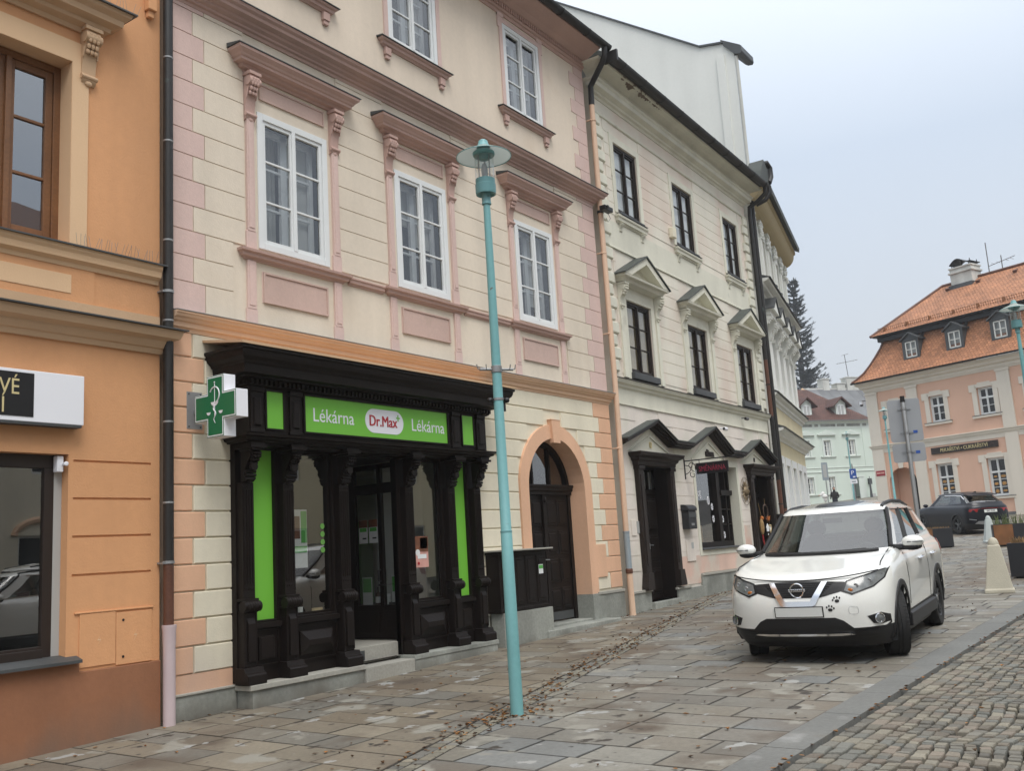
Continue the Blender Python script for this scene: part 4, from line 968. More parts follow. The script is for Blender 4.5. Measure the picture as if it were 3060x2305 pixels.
for s,x0 in ((-1,SX0-.06),(1,SX1+.015)):
    y=-.36
    while y<-.02: mb.box(x0,x0+.045,y,y+.034,3.668,3.722); y+=.068
mb.box(SX0-.05,SX1+.05,-.392,-.380,3.66,3.724); mb.box(SX0-.05,SX0-.01,-.39,-.02,3.66,3.724); mb.box(SX1+.01,SX1+.05,-.39,-.02,3.66,3.724)
dn=sf.part('dentil_row',mb,'dark_wood')
mb=MB(); mold2(mb,SX0,SX1,[(.36,3.64),(.385,3.655),(.385,3.725),(.45,3.735),(.455,3.75),(.56,3.757),(.57,3.85),(.585,3.86),(.60,3.885),(.64,3.92),(.655,3.955),(.66,3.99),(.68,4.0),(.68,4.03),(0,4.035)],.34); sf.part('cornice',mb,'dark_wood')
mb=MB(); a,b=SX0-.36,SX1+.36
mb.add([(a,-.70,4.037),(b,-.70,4.037),(b,0,4.15),(a,0,4.15),(a,-.70,4.065),(b,-.70,4.065),(b,0,4.178),(a,0,4.178)],[(0,1,2,3),(4,5,6,7),(0,1,5,4),(1,2,6,5),(3,0,4,7)]); sf.part('flashing',mb,'beige_trim')
# stone steps under the front
mb=MB(); mb.box(SX0+.04,8.69,-.30,0,.05,.345); pl=sf.part('plinth',mb,'granite',bev=.004)
mb=MB(); mb.box(SX0+.0,8.70,-.325,0,.346,.402); sf.part('plinth_cap',mb,'granite_cap',pl,bev=.006)
mb=MB(); mb.box(9.60,SX1+.02,-.325,0,.05,.345); mb.box(9.585,SX1+.04,-.335,0,.346,.403); sf.part('plinth',mb,'granite',bev=.004)
mb=MB(); mb.box(8.70,9.585,-.335,.0,.05,.365); sf.part('door_step',mb,'granite_cap',bev=.006)
mb=MB(); mb.box(8.64,9.80,-.02,.10,.366,.575); mb.box(8.3,9.9,.10,1.4,.366,.57); rs=sf.part('riser',mb,'granite_cap',bev=.006)
mb=MB()
for k in range(7): mb.box(8.74,8.99,-.026,-.0205,.42+k*.016,.429+k*.016)
mb.box(8.73,9.0,-.0235,-.0203,.412,.53); sf.part('air_vent',mb,'zinc_dark',rs)
# recessed entrance: glazed leaf on the right, kick panel, post, transom
mb=MB(); X=9.80
mb.box(X,X+.06,.0,.08,.58,2.95); mb.box(X,X+.06,.36,.43,.58,2.95); mb.box(X,X+.06,.86,.97,.58,2.95); mb.box(X,X+.06,1.2,1.28,.58,2.95)
for y0,y1 in ((.08,.36),(.43,.86),(.97,1.2)):
    mb.box(X,X+.06,y0,y1,.58,1.03); mb.box(X,X+.06,y0,y1,2.54,2.68); mb.box(X,X+.06,y0,y1,2.88,2.95); mb.box(X-.01,X,y0+.03,y1-.03,.66,.95)
dl=sf.part('door_leaf',mb,'dark_wood',bev=.003)
g=MB(); g.quad((X+.03,.08,1.03),(X+.03,1.2,1.03),(X+.03,1.2,2.88),(X+.03,.08,2.88)); sf.part('pane',g,'glass_shop',dl)
mb=MB(); mb.tube([(X-.005,.40,1.35),(X-.05,.40,1.35),(X-.05,.40,1.50),(X-.005,.40,1.50)],.012,8); mb.tube([(X-.05,.40,1.30),(X-.05,.28,1.30)],.011,8); sf.part('door_handle',mb,'black_metal',dl)
mb=MB(); mb.box(8.66,9.80,-.02,1.3,2.955,2.985); mb.box(8.60,8.66,-.04,1.0,.58,2.95); sf.part('entrance_lining',mb,'dark_wood')
mb=MB(); mb.box(9.62,9.80,-.08,.0,.41,2.95); mb.box(9.63,9.79,-.10,-.081,.45,.62); sf.part('door_post',mb,'dark_wood',bev=.004)
# what is behind the glass
mb=MB(); mb.quad((7.2,2.6,.5),(11.6,2.6,.5),(11.6,2.6,3.0),(7.2,2.6,3.0)); mb.quad((7.2,.0,.5),(7.2,2.6,.5),(7.2,2.6,3),(7.2,0,3)); mb.quad((11.6,0,.5),(11.6,2.6,.5),(11.6,2.6,3),(11.6,0,3)); mb.quad((7.2,0,.56),(11.6,0,.56),(11.6,2.6,.56),(7.2,2.6,.56)); mb.quad((7.2,0,3),(11.6,0,3),(11.6,2.6,3),(7.2,2.6,3))
rm=sf.part('interior',mb,'pharm_wall')
mb=MB(); mb.box(10.4,10.98,.75,.80,.58,2.85); mb.box(7.8,8.0,.35,.4,1.06,2.4); mb.box(10.0,10.5,1.2,1.25,1.0,2.2); sf.part('inner_panel',mb,'pharm_green',rm)
mb=MB(); mb.box(8.2,9.0,1.6,1.7,.58,2.4); mb.box(7.9,8.55,.9,.95,.58,1.9); mb.box(9.92,10.9,.55,.58,.58,2.97); sf.part('inner_screen',mb,'blind_grey',rm)
mb=MB(); mb.box(7.80,8.42,-.01,.4,1.03,1.06); mb.box(9.92,10.53,-.01,.4,1.03,1.06); mb.box(9.87,10.6,.02,1.2,1.0,1.03); sf.part('window_shelf',mb,'dark_wood',rm)
# ------------------------------------------------------------------ things in the pharmacy windows
def flat(name,label,cat,x0,x1,z0,z1,y,m,frame=FA,extra=()):
    t=Thing(name,label,cat,((x0+x1)/2,y,z0),frame); t.part('sheet',MB().box(x0,x1,y-.002,y,z0,z1),m)
    for nm,a,b,c,d,mm in extra: t.part(nm,MB().box(x0+(x1-x0)*a,x0+(x1-x0)*b,y-.0045,y-.0025,z0+(z1-z0)*c,z0+(z1-z0)*d),mm)
    return t
t=flat('poster','pink and brown cosmetics poster stuck to the pharmacy window right of the door','poster',9.99,10.27,1.50,1.92,yb+.047,'paper_pink',extra=(('picture',.0,1,.5,1,'paper_brown'),('text_block',.2,.85,.28,.42,'paper_white'),('picture',.4,.95,.6,.95,'paper_pink')))
mb=MB(); mb.lathe([(.045,0),(.045,-.002)],(10.05,yb+.044,1.70),18,'y'); t.part('badge',mb,'paper_white')
mb=MB(); mb.lathe([(.022,0),(.022,-.002)],(10.06,yb+.0425,1.555),14,'y'); t.part('badge',mb,'red_letter')
FX=Matrix.Translation((9.797,8.8,0))@Matrix.Rotation(PI/2,4,'Z')@Matrix.Identity(4)
def sideflat(name,label,cat,y0,y1,z0,z1,m,extra=(),x=9.826):
    t=Thing(name,label,cat,(x,(y0+y1)/2,z0),FA); t.part('sheet',MB().box(x-.002,x,y0,y1,z0,z1),m)
    for nm,a,b,c,d,mm in extra: t.part(nm,MB().box(x-.0045,x-.0025,y0+(y1-y0)*a,y0+(y1-y0)*b,z0+(z1-z0)*c,z0+(z1-z0)*d),mm)
    return t
ex=(('picture',0,1,.68,1,'paper_brown'),('picture',.1,.9,.5,.66,'paper_green'),('text_block',.15,.6,.18,.24,'black_sign'))
sideflat('notice','white notice with green stripe inside the pharmacy door, the nearer to the street','notice',.46,.62,1.87,2.19,'paper_white',ex)
sideflat('notice','white notice with green stripe inside the pharmacy door, the deeper one','notice',.65,.81,1.87,2.19,'paper_white',ex)
t=Thing('leaflet_stand','white and green leaflet at the right end of the pharmacy door shelf','leaflet',(9.95,.22,1.03),FA)
t.part('card',MB().box(9.93,9.935,.13,.33,1.03,1.42),'paper_white'); t.part('print',MB().box(9.925,9.929,.14,.32,1.2,1.40),'paper_green')
t=Thing('leaflet_stand','white and green leaflet at the left end of the pharmacy door shelf','leaflet',(9.95,.78,1.03),FA)
t.part('card',MB().box(9.93,9.935,.70,.88,1.03,1.40),'paper_white'); t.part('print',MB().box(9.925,9.929,.71,.87,1.2,1.39),'paper_green')
def bottle(label,x,y,z,h,r,m='amber_glass'):
    t=Thing('bottle',label,'bottle',(x,y,z),FA,group='bottles on the pharmacy window shelves')
    t.part('body',MB().lathe([(r,0),(r,h*.55),(r*.8,h*.66),(r*.36,h*.72),(r*.36,h*.86)],(x,y,z),16),m,smooth='auto'); t.part('cap',MB().lathe([(r*.42,h*.86),(r*.42,h)],(x,y,z),14),'black_metal')
    t.part('label',MB().lathe([(r*1.01,h*.1),(r*1.01,h*.45)],(x,y,z),16,cap=False),'paper_white',smooth='auto')
bottle('dark bottle beside a white jar on the shelf behind the door glass',9.93,.58,1.03,.24,.045)
bottle('dark bottle with white label at the bottom left of the left pharmacy window',7.98,.02,1.06,.2,.04)
def jar(label,x,y,z,h,r):
    t=Thing('jar',label,'jar',(x,y,z),FA,group='white jars on the pharmacy window shelves'); t.part('body',MB().lathe([(r,0),(r,h*.72),(r*.9,h*.76)],(x,y,z),16),'pot_white',smooth='auto'); t.part('lid',MB().lathe([(r*1.04,h*.76),(r*1.04,h)],(x,y,z),16),'white_sign',smooth='auto')
jar('white jar between the dark bottle and the leaflet behind the door glass',9.93,.44,1.03,.14,.055)
jar('small white jar at the bottom left of the right pharmacy window',9.985,-.0,1.06,.13,.04)
t=Thing('price_card','small cream card lying at the bottom right of the left pharmacy window','card',(8.25,.02,1.06),FA); t.part('card',MB().box(8.16,8.33,.0,.01,1.06,1.12),'curtain_warm'); t.part('print',MB().box(8.2,8.29,-.003,-.0005,1.075,1.105),'gold_letter')
t=Thing('sticker_column','column of four round green stickers on the left pharmacy window','stickers',(8.3,-.055,1.75),FA)
for k in range(4): t.part('sticker',MB().lathe([(.035,0),(.035,-.002)],(8.31,yb+.047,1.80+k*.095),16,'y'),'pharm_green')
t=Thing('window_poster','green and white poster inside the upper left pharmacy window','poster',(8.02,.12,1.7),FA); t.part('sheet',MB().box(7.86,8.22,.118,.12,1.6,2.3),'paper_white'); t.part('picture',MB().box(7.94,8.10,.112,.116,1.95,2.22),'paper_brown'); t.part('print',MB().box(8.12,8.21,.112,.116,1.9,2.28),'paper_green'); t.part('print',MB().box(7.87,8.21,.112,.116,1.78,1.86),'paper_green')
# ------------------------------------------------------------------ pharmacy cross
cr=Thing('pharmacy_cross','green pharmacy cross sign with white cup and snake, on a bracket left of the shopfront','sign',(6.5,-.3,3.03),FA)
X0,X1=6.43,6.58; ya,yb2,yc,yd=-.125,-.33,-.615,-.815; za,zb,zc_,zd=3.02,3.205,3.50,3.685
def crossp(e=0): return [(yb2-e,za+e),(yb2-e,zb+e),(ya-e,zb+e),(ya-e,zc_-e),(yb2-e,zc_-e),(yb2-e,zd-e),(yc+e,zd-e),(yc+e,zc_-e),(yd+e,zc_-e),(yd+e,zb+e),(yc+e,zb+e),(yc+e,za+e)]
bx=cr.part('case',MB().prism(crossp(),'x',X0,X1),'white_sign',bev=.004)
cr.part('face',MB().prism(crossp(.006),'x',X0-.003,X0-.0005),'cross_green'); cr.part('outline',MB().prism(crossp(.013),'x',X0-.0045,X0-.0032),'white_sign'); cr.part('face',MB().prism(crossp(.026),'x',X0-.006,X0-.0047),'cross_green')
# cup, staff and snake
yo=-.47; mb=MB(); x=X0-.008
mb.tube([(x,yo,3.24),(x,yo,3.60)],.004,6); mb.ball((x,yo,3.61),.009,8,5)
mb.prism([(yo+.062,3.40),(yo-.062,3.40),(yo-.05,3.375),(yo-.02,3.355),(yo+.02,3.355),(yo+.05,3.375)],'x',X0-.011,X0-.0065)
for s in (.10,-.10): mb.prism([(yo+s+.035,3.295),(yo+s-.035,3.295),(yo+s-.022,3.272),(yo+s,3.262),(yo+s+.022,3.272)],'x',X0-.011,X0-.0065)
sn=[]
for k in range(34):
    t=k/33
    if t<.62: a=PI*.86-t/.62*PI*1.42; sn.append((x,yo-.078*math.cos(a)*-1*-1,3.475+.085*math.sin(a)))
    else: q=(t-.62)/.38; sn.append((x,yo-.022*math.sin(q*PI*3.2)*(1-q*.4)*-1,3.36-.19*q))
mb.tube(sn,[.0075]*24+[.0075-.0006*i for i in range(10)],7); cr.part('cup_and_snake',mb,'white_sign')
mb=MB(); mb.box(6.40,6.60,-.025,-.021,3.165,3.575); 
cr.part('wall_plate',mb,'grey_metal',bev=.002)
mb=MB()
for px in (6.425,6.575):
    for pz in (3.19,3.55): mb.lathe([(.008,0),(.008,-.008)],(px,-.026,pz),8,'y')
cr.part('bolt',mb,'zinc_dark'); cr.part('bracket_arm',MB().box(6.485,6.525,-.124,-.026,3.33,3.37),'grey_metal')
# ------------------------------------------------------------------ cabinet by the arched door
cb=Thing('meter_cabinet','black panelled wooden meter cabinet on a stone block left of the arched door','cabinet',(12.2,-.15,.28),FA)
cb.part('stone_block',MB().box(11.62,12.93,-.30,-.06,.2,.745),'granite',bev=.005)
mb=MB(); mb.box(11.60,12.86,-.27,-.03,.75,1.635); mb.box(11.58,12.88,-.285,-.03,.75,.80); mb.box(11.58,12.88,-.285,-.03,1.60,1.637); cs=cb.part('case',mb,'dark_wood',bev=.004)
for a,b in ((11.64,11.93),(11.95,12.21),(12.25,12.53),(12.55,12.82)):
    mb=MB(); mb.cbox(a+.02,b-.02,-.285,-.2705,.84,1.56,.01); mb.cbox(a+.06,b-.06,-.297,-.283,.89,1.51,.014); cb.part('door_panel',mb,'dark_wood',cs)
mb=MB(); pts=[(11.56,-.0),(11.56,-.40),(12.86,-.40),(12.98,-.34),(13.0,-.05),(13.0,0)]; mb.prism(pts,'z',1.64,1.665); cb.part('top_slab',mb,'granite_cap',bev=.006)
mb=MB(); mb.box(12.60,12.72,-.3005,-.2985,1.27,1.41); cb.part('sticker',mb,'paper_white'); cb.part('sticker_print',MB().box(12.605,12.715,-.3025,-.301,1.345,1.40),'paper_green')
# ------------------------------------------------------------------ street lamps
def lamp(label,loc,k=1.0,plain=False):
    L=Thing('street_lamp',label,'street lamp',loc,group='turquoise street lamps')
    L.e.scale=(k,k,k)
    L.part('pole',MB().lathe([(.061,0),(.0585,.6),(.0545,1.66),(.051,1.665),(.046,3.3),(.0345,4.95)],n=20),'teal_paint',smooth='auto')
    L.part('collar',MB().lathe([(.052,1.655),(.0565,1.66),(.0565,1.675),(.052,1.68)],n=20),'teal_paint_dark')
    mb=MB(); mb.lathe([(.036,4.92),(.048,4.925),(.048,4.94),(.044,4.95),(.047,5.05),(.05,5.055),(.10,5.03),(.104,5.06),(.104,5.13),(.099,5.135),(.099,5.19),(.085,5.19)],n=24); hd=L.part('lamp_holder',mb,'teal_paint_dark',smooth='auto')
    mb=MB()
    for a in (.3,1.4): mb.ball((.048*math.cos(a-2.4),.048*math.sin(a-2.4),5.0),.006,6,4)
    L.part('screw',mb,'black_metal',hd)
    L.part('glass_cylinder',MB().lathe([(.097,5.14),(.097,5.50)],n=32,cap=False),'glass_lamp',smooth='auto')
    mb=MB()
    for a in (.5,2.6,4.7): mb.tube([(.062*math.cos(a),.062*math.sin(a),5.15),(.062*math.cos(a),.062*math.sin(a),5.46)],.006,8)
    L.part('rod',mb,'alloy')
    L.part('lamp_bulb',MB().lathe([(.02,5.16),(.03,5.22),(.034,5.30),(.02,5.36),(.0,5.365)],n=14),'blind_grey',smooth='auto')
    L.part('reflector_ring',MB().lathe([(.105,5.44),(.112,5.455),(.112,5.475),(.10,5.485),(.07,5.485),(.06,5.42),(.045,5.40),(.0,5.40)],n=28),'teal_paint_dark',smooth='auto')
    mb=MB(); mb.lathe([(.276,5.432),(.279,5.436),(.20,5.475),(.11,5.505),(.075,5.525),(.07,5.54),(.0,5.54)],n=44,cap=False); L.part('shade',mb,'shade_disc',smooth='auto')
    L.part('shade_rim',MB().tube([(.277*math.cos(2*PI*k/44),.277*math.sin(2*PI*k/44),5.432) for k in range(45)],.0045,6),'teal_paint',smooth='auto')
    L.part('cap',MB().lathe([(.07,5.535),(.066,5.55),(.052,5.57),(.048,5.60),(.03,5.615),(0,5.618)],n=18),'teal_paint',smooth='auto')
    return L
lm=lamp('tall turquoise street lamp standing on the slabs in front of the pharmacy',(7.466,5.38,gz(7.466)))
mb=MB(); az=-.61; c_,s_=math.cos(az),math.sin(az)
mb.lathe([(.049,3.20),(.054,3.205),(.054,3.265),(.049,3.27)],n=18)
for s in (-1,1):
    mb.tube([(s*.05*c_,s*.05*s_,3.235),(s*.17*c_,s*.17*s_,3.235)],.014,8)
    mb.tube([(s*.15*c_,s*.15*s_,3.235),(s*.19*c_-.0,s*.19*s_,3.24),(s*.20*c_,s*.20*s_,3.285)],.006,6); mb.tube([(s*.10*c_,s*.10*s_,3.225),(s*.12*c_+.05*s_,s*.12*s_-.05*c_,3.23),(s*.125*c_+.06*s_,s*.125*s_-.06*c_,3.275)],.005,6)
lm.part('banner_hook',mb,'zinc',smooth='auto')
mb=MB(); mb.lathe([(.048,2.925),(.052,2.927),(.052,2.95),(.048,2.952)],n=18); lm.part('clamp',mb,'zinc')
mb=MB(); 
for s in (-1,1): mb.ball((s*.085*c_,s*.085*s_,2.93),(.03,.03,.028),10,6); mb.tube([(s*.05*c_,s*.05*s_,2.94),(s*.09*c_,s*.09*s_,2.93)],.012,6)
mb.box(.055*c_-.012,.055*c_+.012,.055*s_-.012,.055*s_+.012,2.82,2.91); lm.part('cable_box',mb,'black_metal',smooth='auto')
# ------------------------------------------------------------------ pale cream house with the dark windows
FC=Matrix.Translation((15.95,8.8,0))@Matrix.Rotation(R(1.9),4,'Z')
cre=Thing('cream_house','weathered pale cream house with dark windows and three black gabled door hoods','house',(4.4,0,.44),FC)
CW=8.85; C1=[(.87,1.96),(3.80,4.96),(6.97,8.03)]; C0=[(.88,2.03),(3.97,5.12),(7.08,8.25)]
ho=[(a,b,8.37,9.87,.16) for a,b in C1]+[(a,b,5.0,6.5,.18) for a,b in C0]
mb=MB().wall(0,CW,4.42,10.75,ho)
mb.quad((CW,0,0),(CW,8,0),(CW,8,11),(CW,0,11)); mb.quad((0,8,0),(CW,8,0),(CW,8,11),(0,8,11)); mb.quad((0,0,0),(0,8,0),(0,8,11),(0,0,11))
zr=[10.28-.255*i for i in range(24)]
for i in range(23):      # shallow courses on the two upper floors
    z1,z0=zr[i]-.006,zr[i+1]+.006
    if z0<4.86: break
    if 7.53<z1 and z0<7.5+.66 : 
        if z0<8.13: continue
    cuts=[]
    for (a,b) in C1:
        if z1>8.0: cuts.append((a-.15,b+.15))
    for (a,b) in C0:
        if z0<7.5: cuts.append((a-.30,b+.30))
    zc=min(z1,7.49) if z0<7.5 else z1
    if zc-z0<.05: continue
    for a,b in spans(.47,8.30,cuts): mb.box(a,b,-.010,0,z0,zc)
cre.part('wall',mb,'cream_house')
mb=MB(); mb.box(.0,CW,-.012,0,7.54,8.08); cre.part('plain_band',mb,'cream_trim')
for s in (0,1):
    mb=MB()
    for i in range(21):
        z1,z0=zr[i]-.012,zr[i+1]+.012
        if z0<4.9: break
        L=.42 if i%2 else .30
        a,b=(.005,L) if s==0 else (CW-L,CW-.005)
        mb.cbox(a,b,-.055,0,z0,z1,.022)
    cre.part('quoin',mb,'cream_trim')
# ground floor wall with shallow courses
D1=(.86,2.10); SH=(3.62,6.15); D2=(7.12,8.36)
gh=[(D1[0],D1[1],.50,3.20,.36),(SH[0],SH[1],1.42,3.28,.28),(D2[0],D2[1],.52,3.18,.36)]
mb=MB().wall(0,CW,.0,4.42,gh)
for i in range(13):
    z1=4.30-.29*i-.006; z0=z1-.278
    if z0<.9: break
    cuts=[]
    if z0<3.45: cuts+=[(D1[0]-.26,D1[1]+.26),(SH[0]-.13,SH[1]+.13),(D2[0]-.26,D2[1]+.26)]
    if z1>3.3:
        for c in (1.42,4.51,7.5): cuts.append((c-1.2,c+1.2)) if z0<3.75 else cuts.append((c-.55,c+.55))
    for a,b in spans(.02,CW-.02,cuts): mb.box(a,b,-.009,0,max(z0,1.34) if 2.4<a<6.6 else z0,z1)
cre.part('ground_floor_wall',mb,'cream_lower')
mb=MB(); mb.box(2.42,3.45,-.011,0,.72,1.30); mb.box(3.45,6.35,-.011,0,.92,1.28); mb.box(6.35,6.75,-.012,0,.92,1.9); cre.part('salmon_base',mb,'salmon_base')
mb=MB(); mb.box(0.05,.86,-.05,0,.0,.71); cre.part('plinth',mb,'granite',bev=.004)
mb=MB(); mb.box(2.12,3.42,-.05,0,.0,.66); cre.part('plinth',mb,'granite',bev=.004)
mb=MB(); mb.box(3.42,7.0,-.05,0,.0,.86); cre.part('plinth',mb,'granite',bev=.004)
mb=MB(); mb.box(8.5,CW,-.05,0,.0,.9); cre.part('plinth',mb,'granite',bev=.004)
for a,b,z in ((0.0,.90,.711),(2.08,2.75,.661),(3.42,7.0,.861),(8.5,CW,.901)): cre.part('plinth_cap',MB().box(a,b,-.07,0,z,z+.045),'granite_cap',bev=.006)
cre.part('door_sill',MB().box(D1[0],D1[1],-.12,.4,.2,.50),'granite',bev=.01); cre.part('door_sill',MB().box(D2[0],D2[1],-.12,.4,.2,.52),'granite',bev=.01)
# bands and the main cornice
mb=MB(); mb.mold(0,CW,[(.013,7.49),(.035,7.50),(.035,7.525),(.02,7.54),(.0,7.545)],0,False,False); cre.part('band_moulding',mb,'cream_trim')
mb=MB(); mb.box(0,CW,-.02,0,4.32,4.62); mb.mold(0,CW,[(.02,4.60),(.03,4.62),(.06,4.64),(.07,4.68),(.12,4.71),(.14,4.755),(.15,4.775),(0,4.78)],0,False,False); sc=cre.part('string_course',mb,'cream_trim')
mb=MB(); mb.prism([(-.165,4.778),(-.165,4.788),(0,4.85),(0,4.781)],'x',0.02,CW); cre.part('string_flashing',mb,'zinc_dark',sc)
mb=MB(); mb.mold(0,CW,[(.02,4.295),(.035,4.30),(.035,4.325),(.0,4.33)],0,False,False); cre.part('band_moulding',mb,'cream_trim')
mb=MB(); mb.mold(0,CW,[(.012,10.27),(.035,10.285),(.04,10.315),(.0,10.33)],0,False,False); cre.part('band_moulding',mb,'cream_trim')
mb=MB(); mb.mold(0.1,CW-.1,[(.02,10.62),(.04,10.66),(.09,10.68),(.10,10.72),(.20,10.76),(.21,10.84),(.245,10.87),(.25,10.90),(.16,10.92),(.15,10.95),(.20,11.02),(.32,11.09),(.44,11.12),(.46,11.15),(0,11.16)],0); cre.part('eaves_cornice',mb,'cream_trim')
mb=MB(); rr=random.Random(5)
vs=[];fs=[]; NB=60
for i in range(NB+1):
    x=.3+2.7*i/NB; dn=.19*math.sin(PI*min(1,i/NB*1.02))**.6*(.55+.75*noise.noise(Vector((x*3.1,0,0)))+.35*rr.uniform(-.5,.5))
    dn=max(dn,.004); vs+=[(x,-.470,11.165),(x,-.475+min(dn,.2)*.25+rr.uniform(0,.01),11.165-dn*.35),(x,-.465+dn*.85,11.150-dn*.62)]
for i in range(NB):
    for j in (0,1): fs.append((3*i+j,3*i+j+1,3*i+4+j,3*i+3+j))
mb.add(vs,fs)
cre.part('broken_plaster',mb,'bare_brick')
mb=MB(); gutter(mb,-.02,CW+.30,-.60,11.21,.10); mb.box(-.06,.0,-.72,-.42,11.1,11.33); mb.box(0,CW+.2,-.56,-.44,11.17,11.21); gt=cre.part('gutter',mb,'black_pipe',smooth='auto')
rplane(cre,0.02,CW+.15,-.55,11.24,4,14.4,'roof_slate')
mb=MB(); mb.prism([(4,14.35),(8,11.),(0,10.9),(-.1,11.2)],'x',CW-.25,CW-.01); cre.part('gable',mb,'cream_house')
# windows
for a,b in C1:
    wn=window(cre,a,b,8.37,9.87,.02,.06,.036,.024,2,(1/3,2/3),'dark_wood_worn','glass','curtain',mul=.01)
    mb=MB(); mb.box(a-.14,a,-.022,0,8.33,10.02); mb.box(b,b+.14,-.022,0,8.33,10.02); mb.box(a,b,-.022,0,9.88,10.02); mb.box(a-.17,a-.14,-.03,0,9.1,10.05); cre.part('surround',mb,'cream_trim',wn)
    mb=MB(); mb.mold(a-.06,b+.06,[(.02,8.10),(.03,8.13),(.07,8.14),(.075,8.20),(.10,8.22),(.105,8.26),(0,8.27)]); cre.part('sill',mb,'cream_trim',wn)
    mb=MB(); mb.box(a-.02,b+.02,-.09,0,8.285,8.335); mb.prism([(-.12,8.275),(-.12,8.285),(.06,8.372),(.06,8.30)],'x',a-.04,b+.10); cre.part('sill_flashing',mb,'zinc_dark',wn)
    for x in (a+.04,b-.04): cre.part('sill_bracket',console(MB(),x,.10,7.93,8.09,.08,0,False),'cream_trim',wn,smooth='auto')
for a,b in C0:
    c=(a+b)/2
    wn=window(cre,a,b,5.0,6.5,.03,.065,.038,.026,2,(.36,.68),'dark_wood_worn','glass_wobble','warm',mul=.012,yb=.3)
    mb=MB(); mb.box(a-.16,a,-.022,0,4.86,6.75); mb.box(b,b+.16,-.022,0,4.86,6.75); mb.box(a-.16,b+.16,-.02,0,6.505,6.80); cre.part('surround',mb,'cream_trim',wn)
    mb=MB()
    for s in (-1,1): xc=c+s*.84; mb.box(xc-.07,xc+.07,-.045,0,4.86,6.3); mb.box(xc-.085,xc+.085,-.055,0,4.86,5.0)
    cre.part('pilaster',mb,'cream_trim',wn)
    for s in (-1,1): cre.part('console',console(MB(),c+s*.84,.15,6.26,6.74,.19),'cream_trim',wn,smooth='auto')
    mb=MB(); L=1.03
    mb.mold(c-L+.28,c+L-.28,[(.05,6.76),(.10,6.78),(.17,6.80),(.20,6.86),(.27,6.88),(.28,6.92),(0,6.925)])
    # raking cornice and tympanum
    zb,zt=6.927,7.44
    th_=math.atan2(zt-zb,L); w_=.13
    for s in (-1,1):
        P=[(c+s*L,zb),(c,zt),(c,zt-w_/math.cos(th_)),(c+s*(L-w_/math.sin(th_)),zb)]
        mb.prism(P,'y',-.28,-.02)
    mb.prism([(c-L+.25,zb),(c+L-.25,zb),(c,zt-.12)],'y',-.06,0.001); pe=cre.part('pediment',mb,'cream_trim',wn)
    mb=MB()
    for s in (-1,1): mb.prism([(c+s*(L+.05),zb-.01),(c+s*(L+.05),zb+.012),(c,zt+.04),(c,zt+.005)],'y',-.31,.0)
    cre.part('pediment_roof',mb,'roof_slate',pe)
    cre.part('sill',MB().box(a-.03,b+.03,-.10,.06,4.86,4.995),'zinc_dark',wn,bev=.01)
# zigzag hood over doors and shop window
zz=[(-.0,3.56),(.0,3.62),(1.42,4.07),(2.32,3.70),(3.22,3.70),(4.52,4.15),(5.56,3.66),(6.44,3.66),(7.48,4.03),(8.70,3.57)]
zz=zz[1:]
mb=MB()
def strip(mb,pts,dn,y0,y1):
    vs=[];fs=[]
    for x,z in pts: vs+=[(x,y0,z),(x,y0,z-dn),(x,y1,z-dn),(x,y1,z)]
    for i in range(len(pts)-1):
        for j in range(4): fs.append((4*i+j,4*i+(j+1)%4,4*i+4+(j+1)%4,4*i+4+j))
    fs+= [(0,1,2,3),tuple(4*(len(pts)-1)+j for j in range(4))]
    mb.add(vs,fs); return mb
strip(mb,[(x,z-.026) for x,z in zz],.05,-.24,0); strip(mb,[(x,z-.077) for x,z in zz],.035,-.19,0); strip(mb,[(x,z-.113) for x,z in zz],.025,-.13,0)
hd=cre.part('gabled_hood',mb,'dark_wood_worn')
strip(m2:=MB(),[(x,z) for x,z in zz],.024,-.26,0); cre.part('hood_roof',m2,'roof_slate',hd)
for c,zt in ((1.42,3.88),(4.52,3.94),(7.48,3.83)):
    mb=MB(); L=.93; zb=3.42
    P=[(c-L-.12,zb),(c-L+.03,zb),(c,zt-.13),(c+L-.03,zb),(c+L+.12,zb),(c,zt)]
    mb.prism([(c-L-.1,3.40),(c+L+.1,3.40),(c,zt+.02)],'y',-.012,.0)
    for s in (-1,1): mb.prism([(c+s*L,zb),(c+s*(L-.05),zb),(c,zt-.16),(c,zt-.12)],'y',-.035,-.0125)
    cre.part('gable_field',mb,'cream_trim')
cre.part('house_number',moved(text_mesh('12',.17,.02,sx=.7),1.42,-.03,3.56),'gold_letter')
cre.part('house_number',moved(text_mesh('12',.15,.02,sx=.6),7.48,-.03,3.52),'window_brown')
cre.part('house_name',moved(text_mesh('RŮŽENKA',.17,.03,sx=.62),4.52,-.035,3.52),'window_brown')
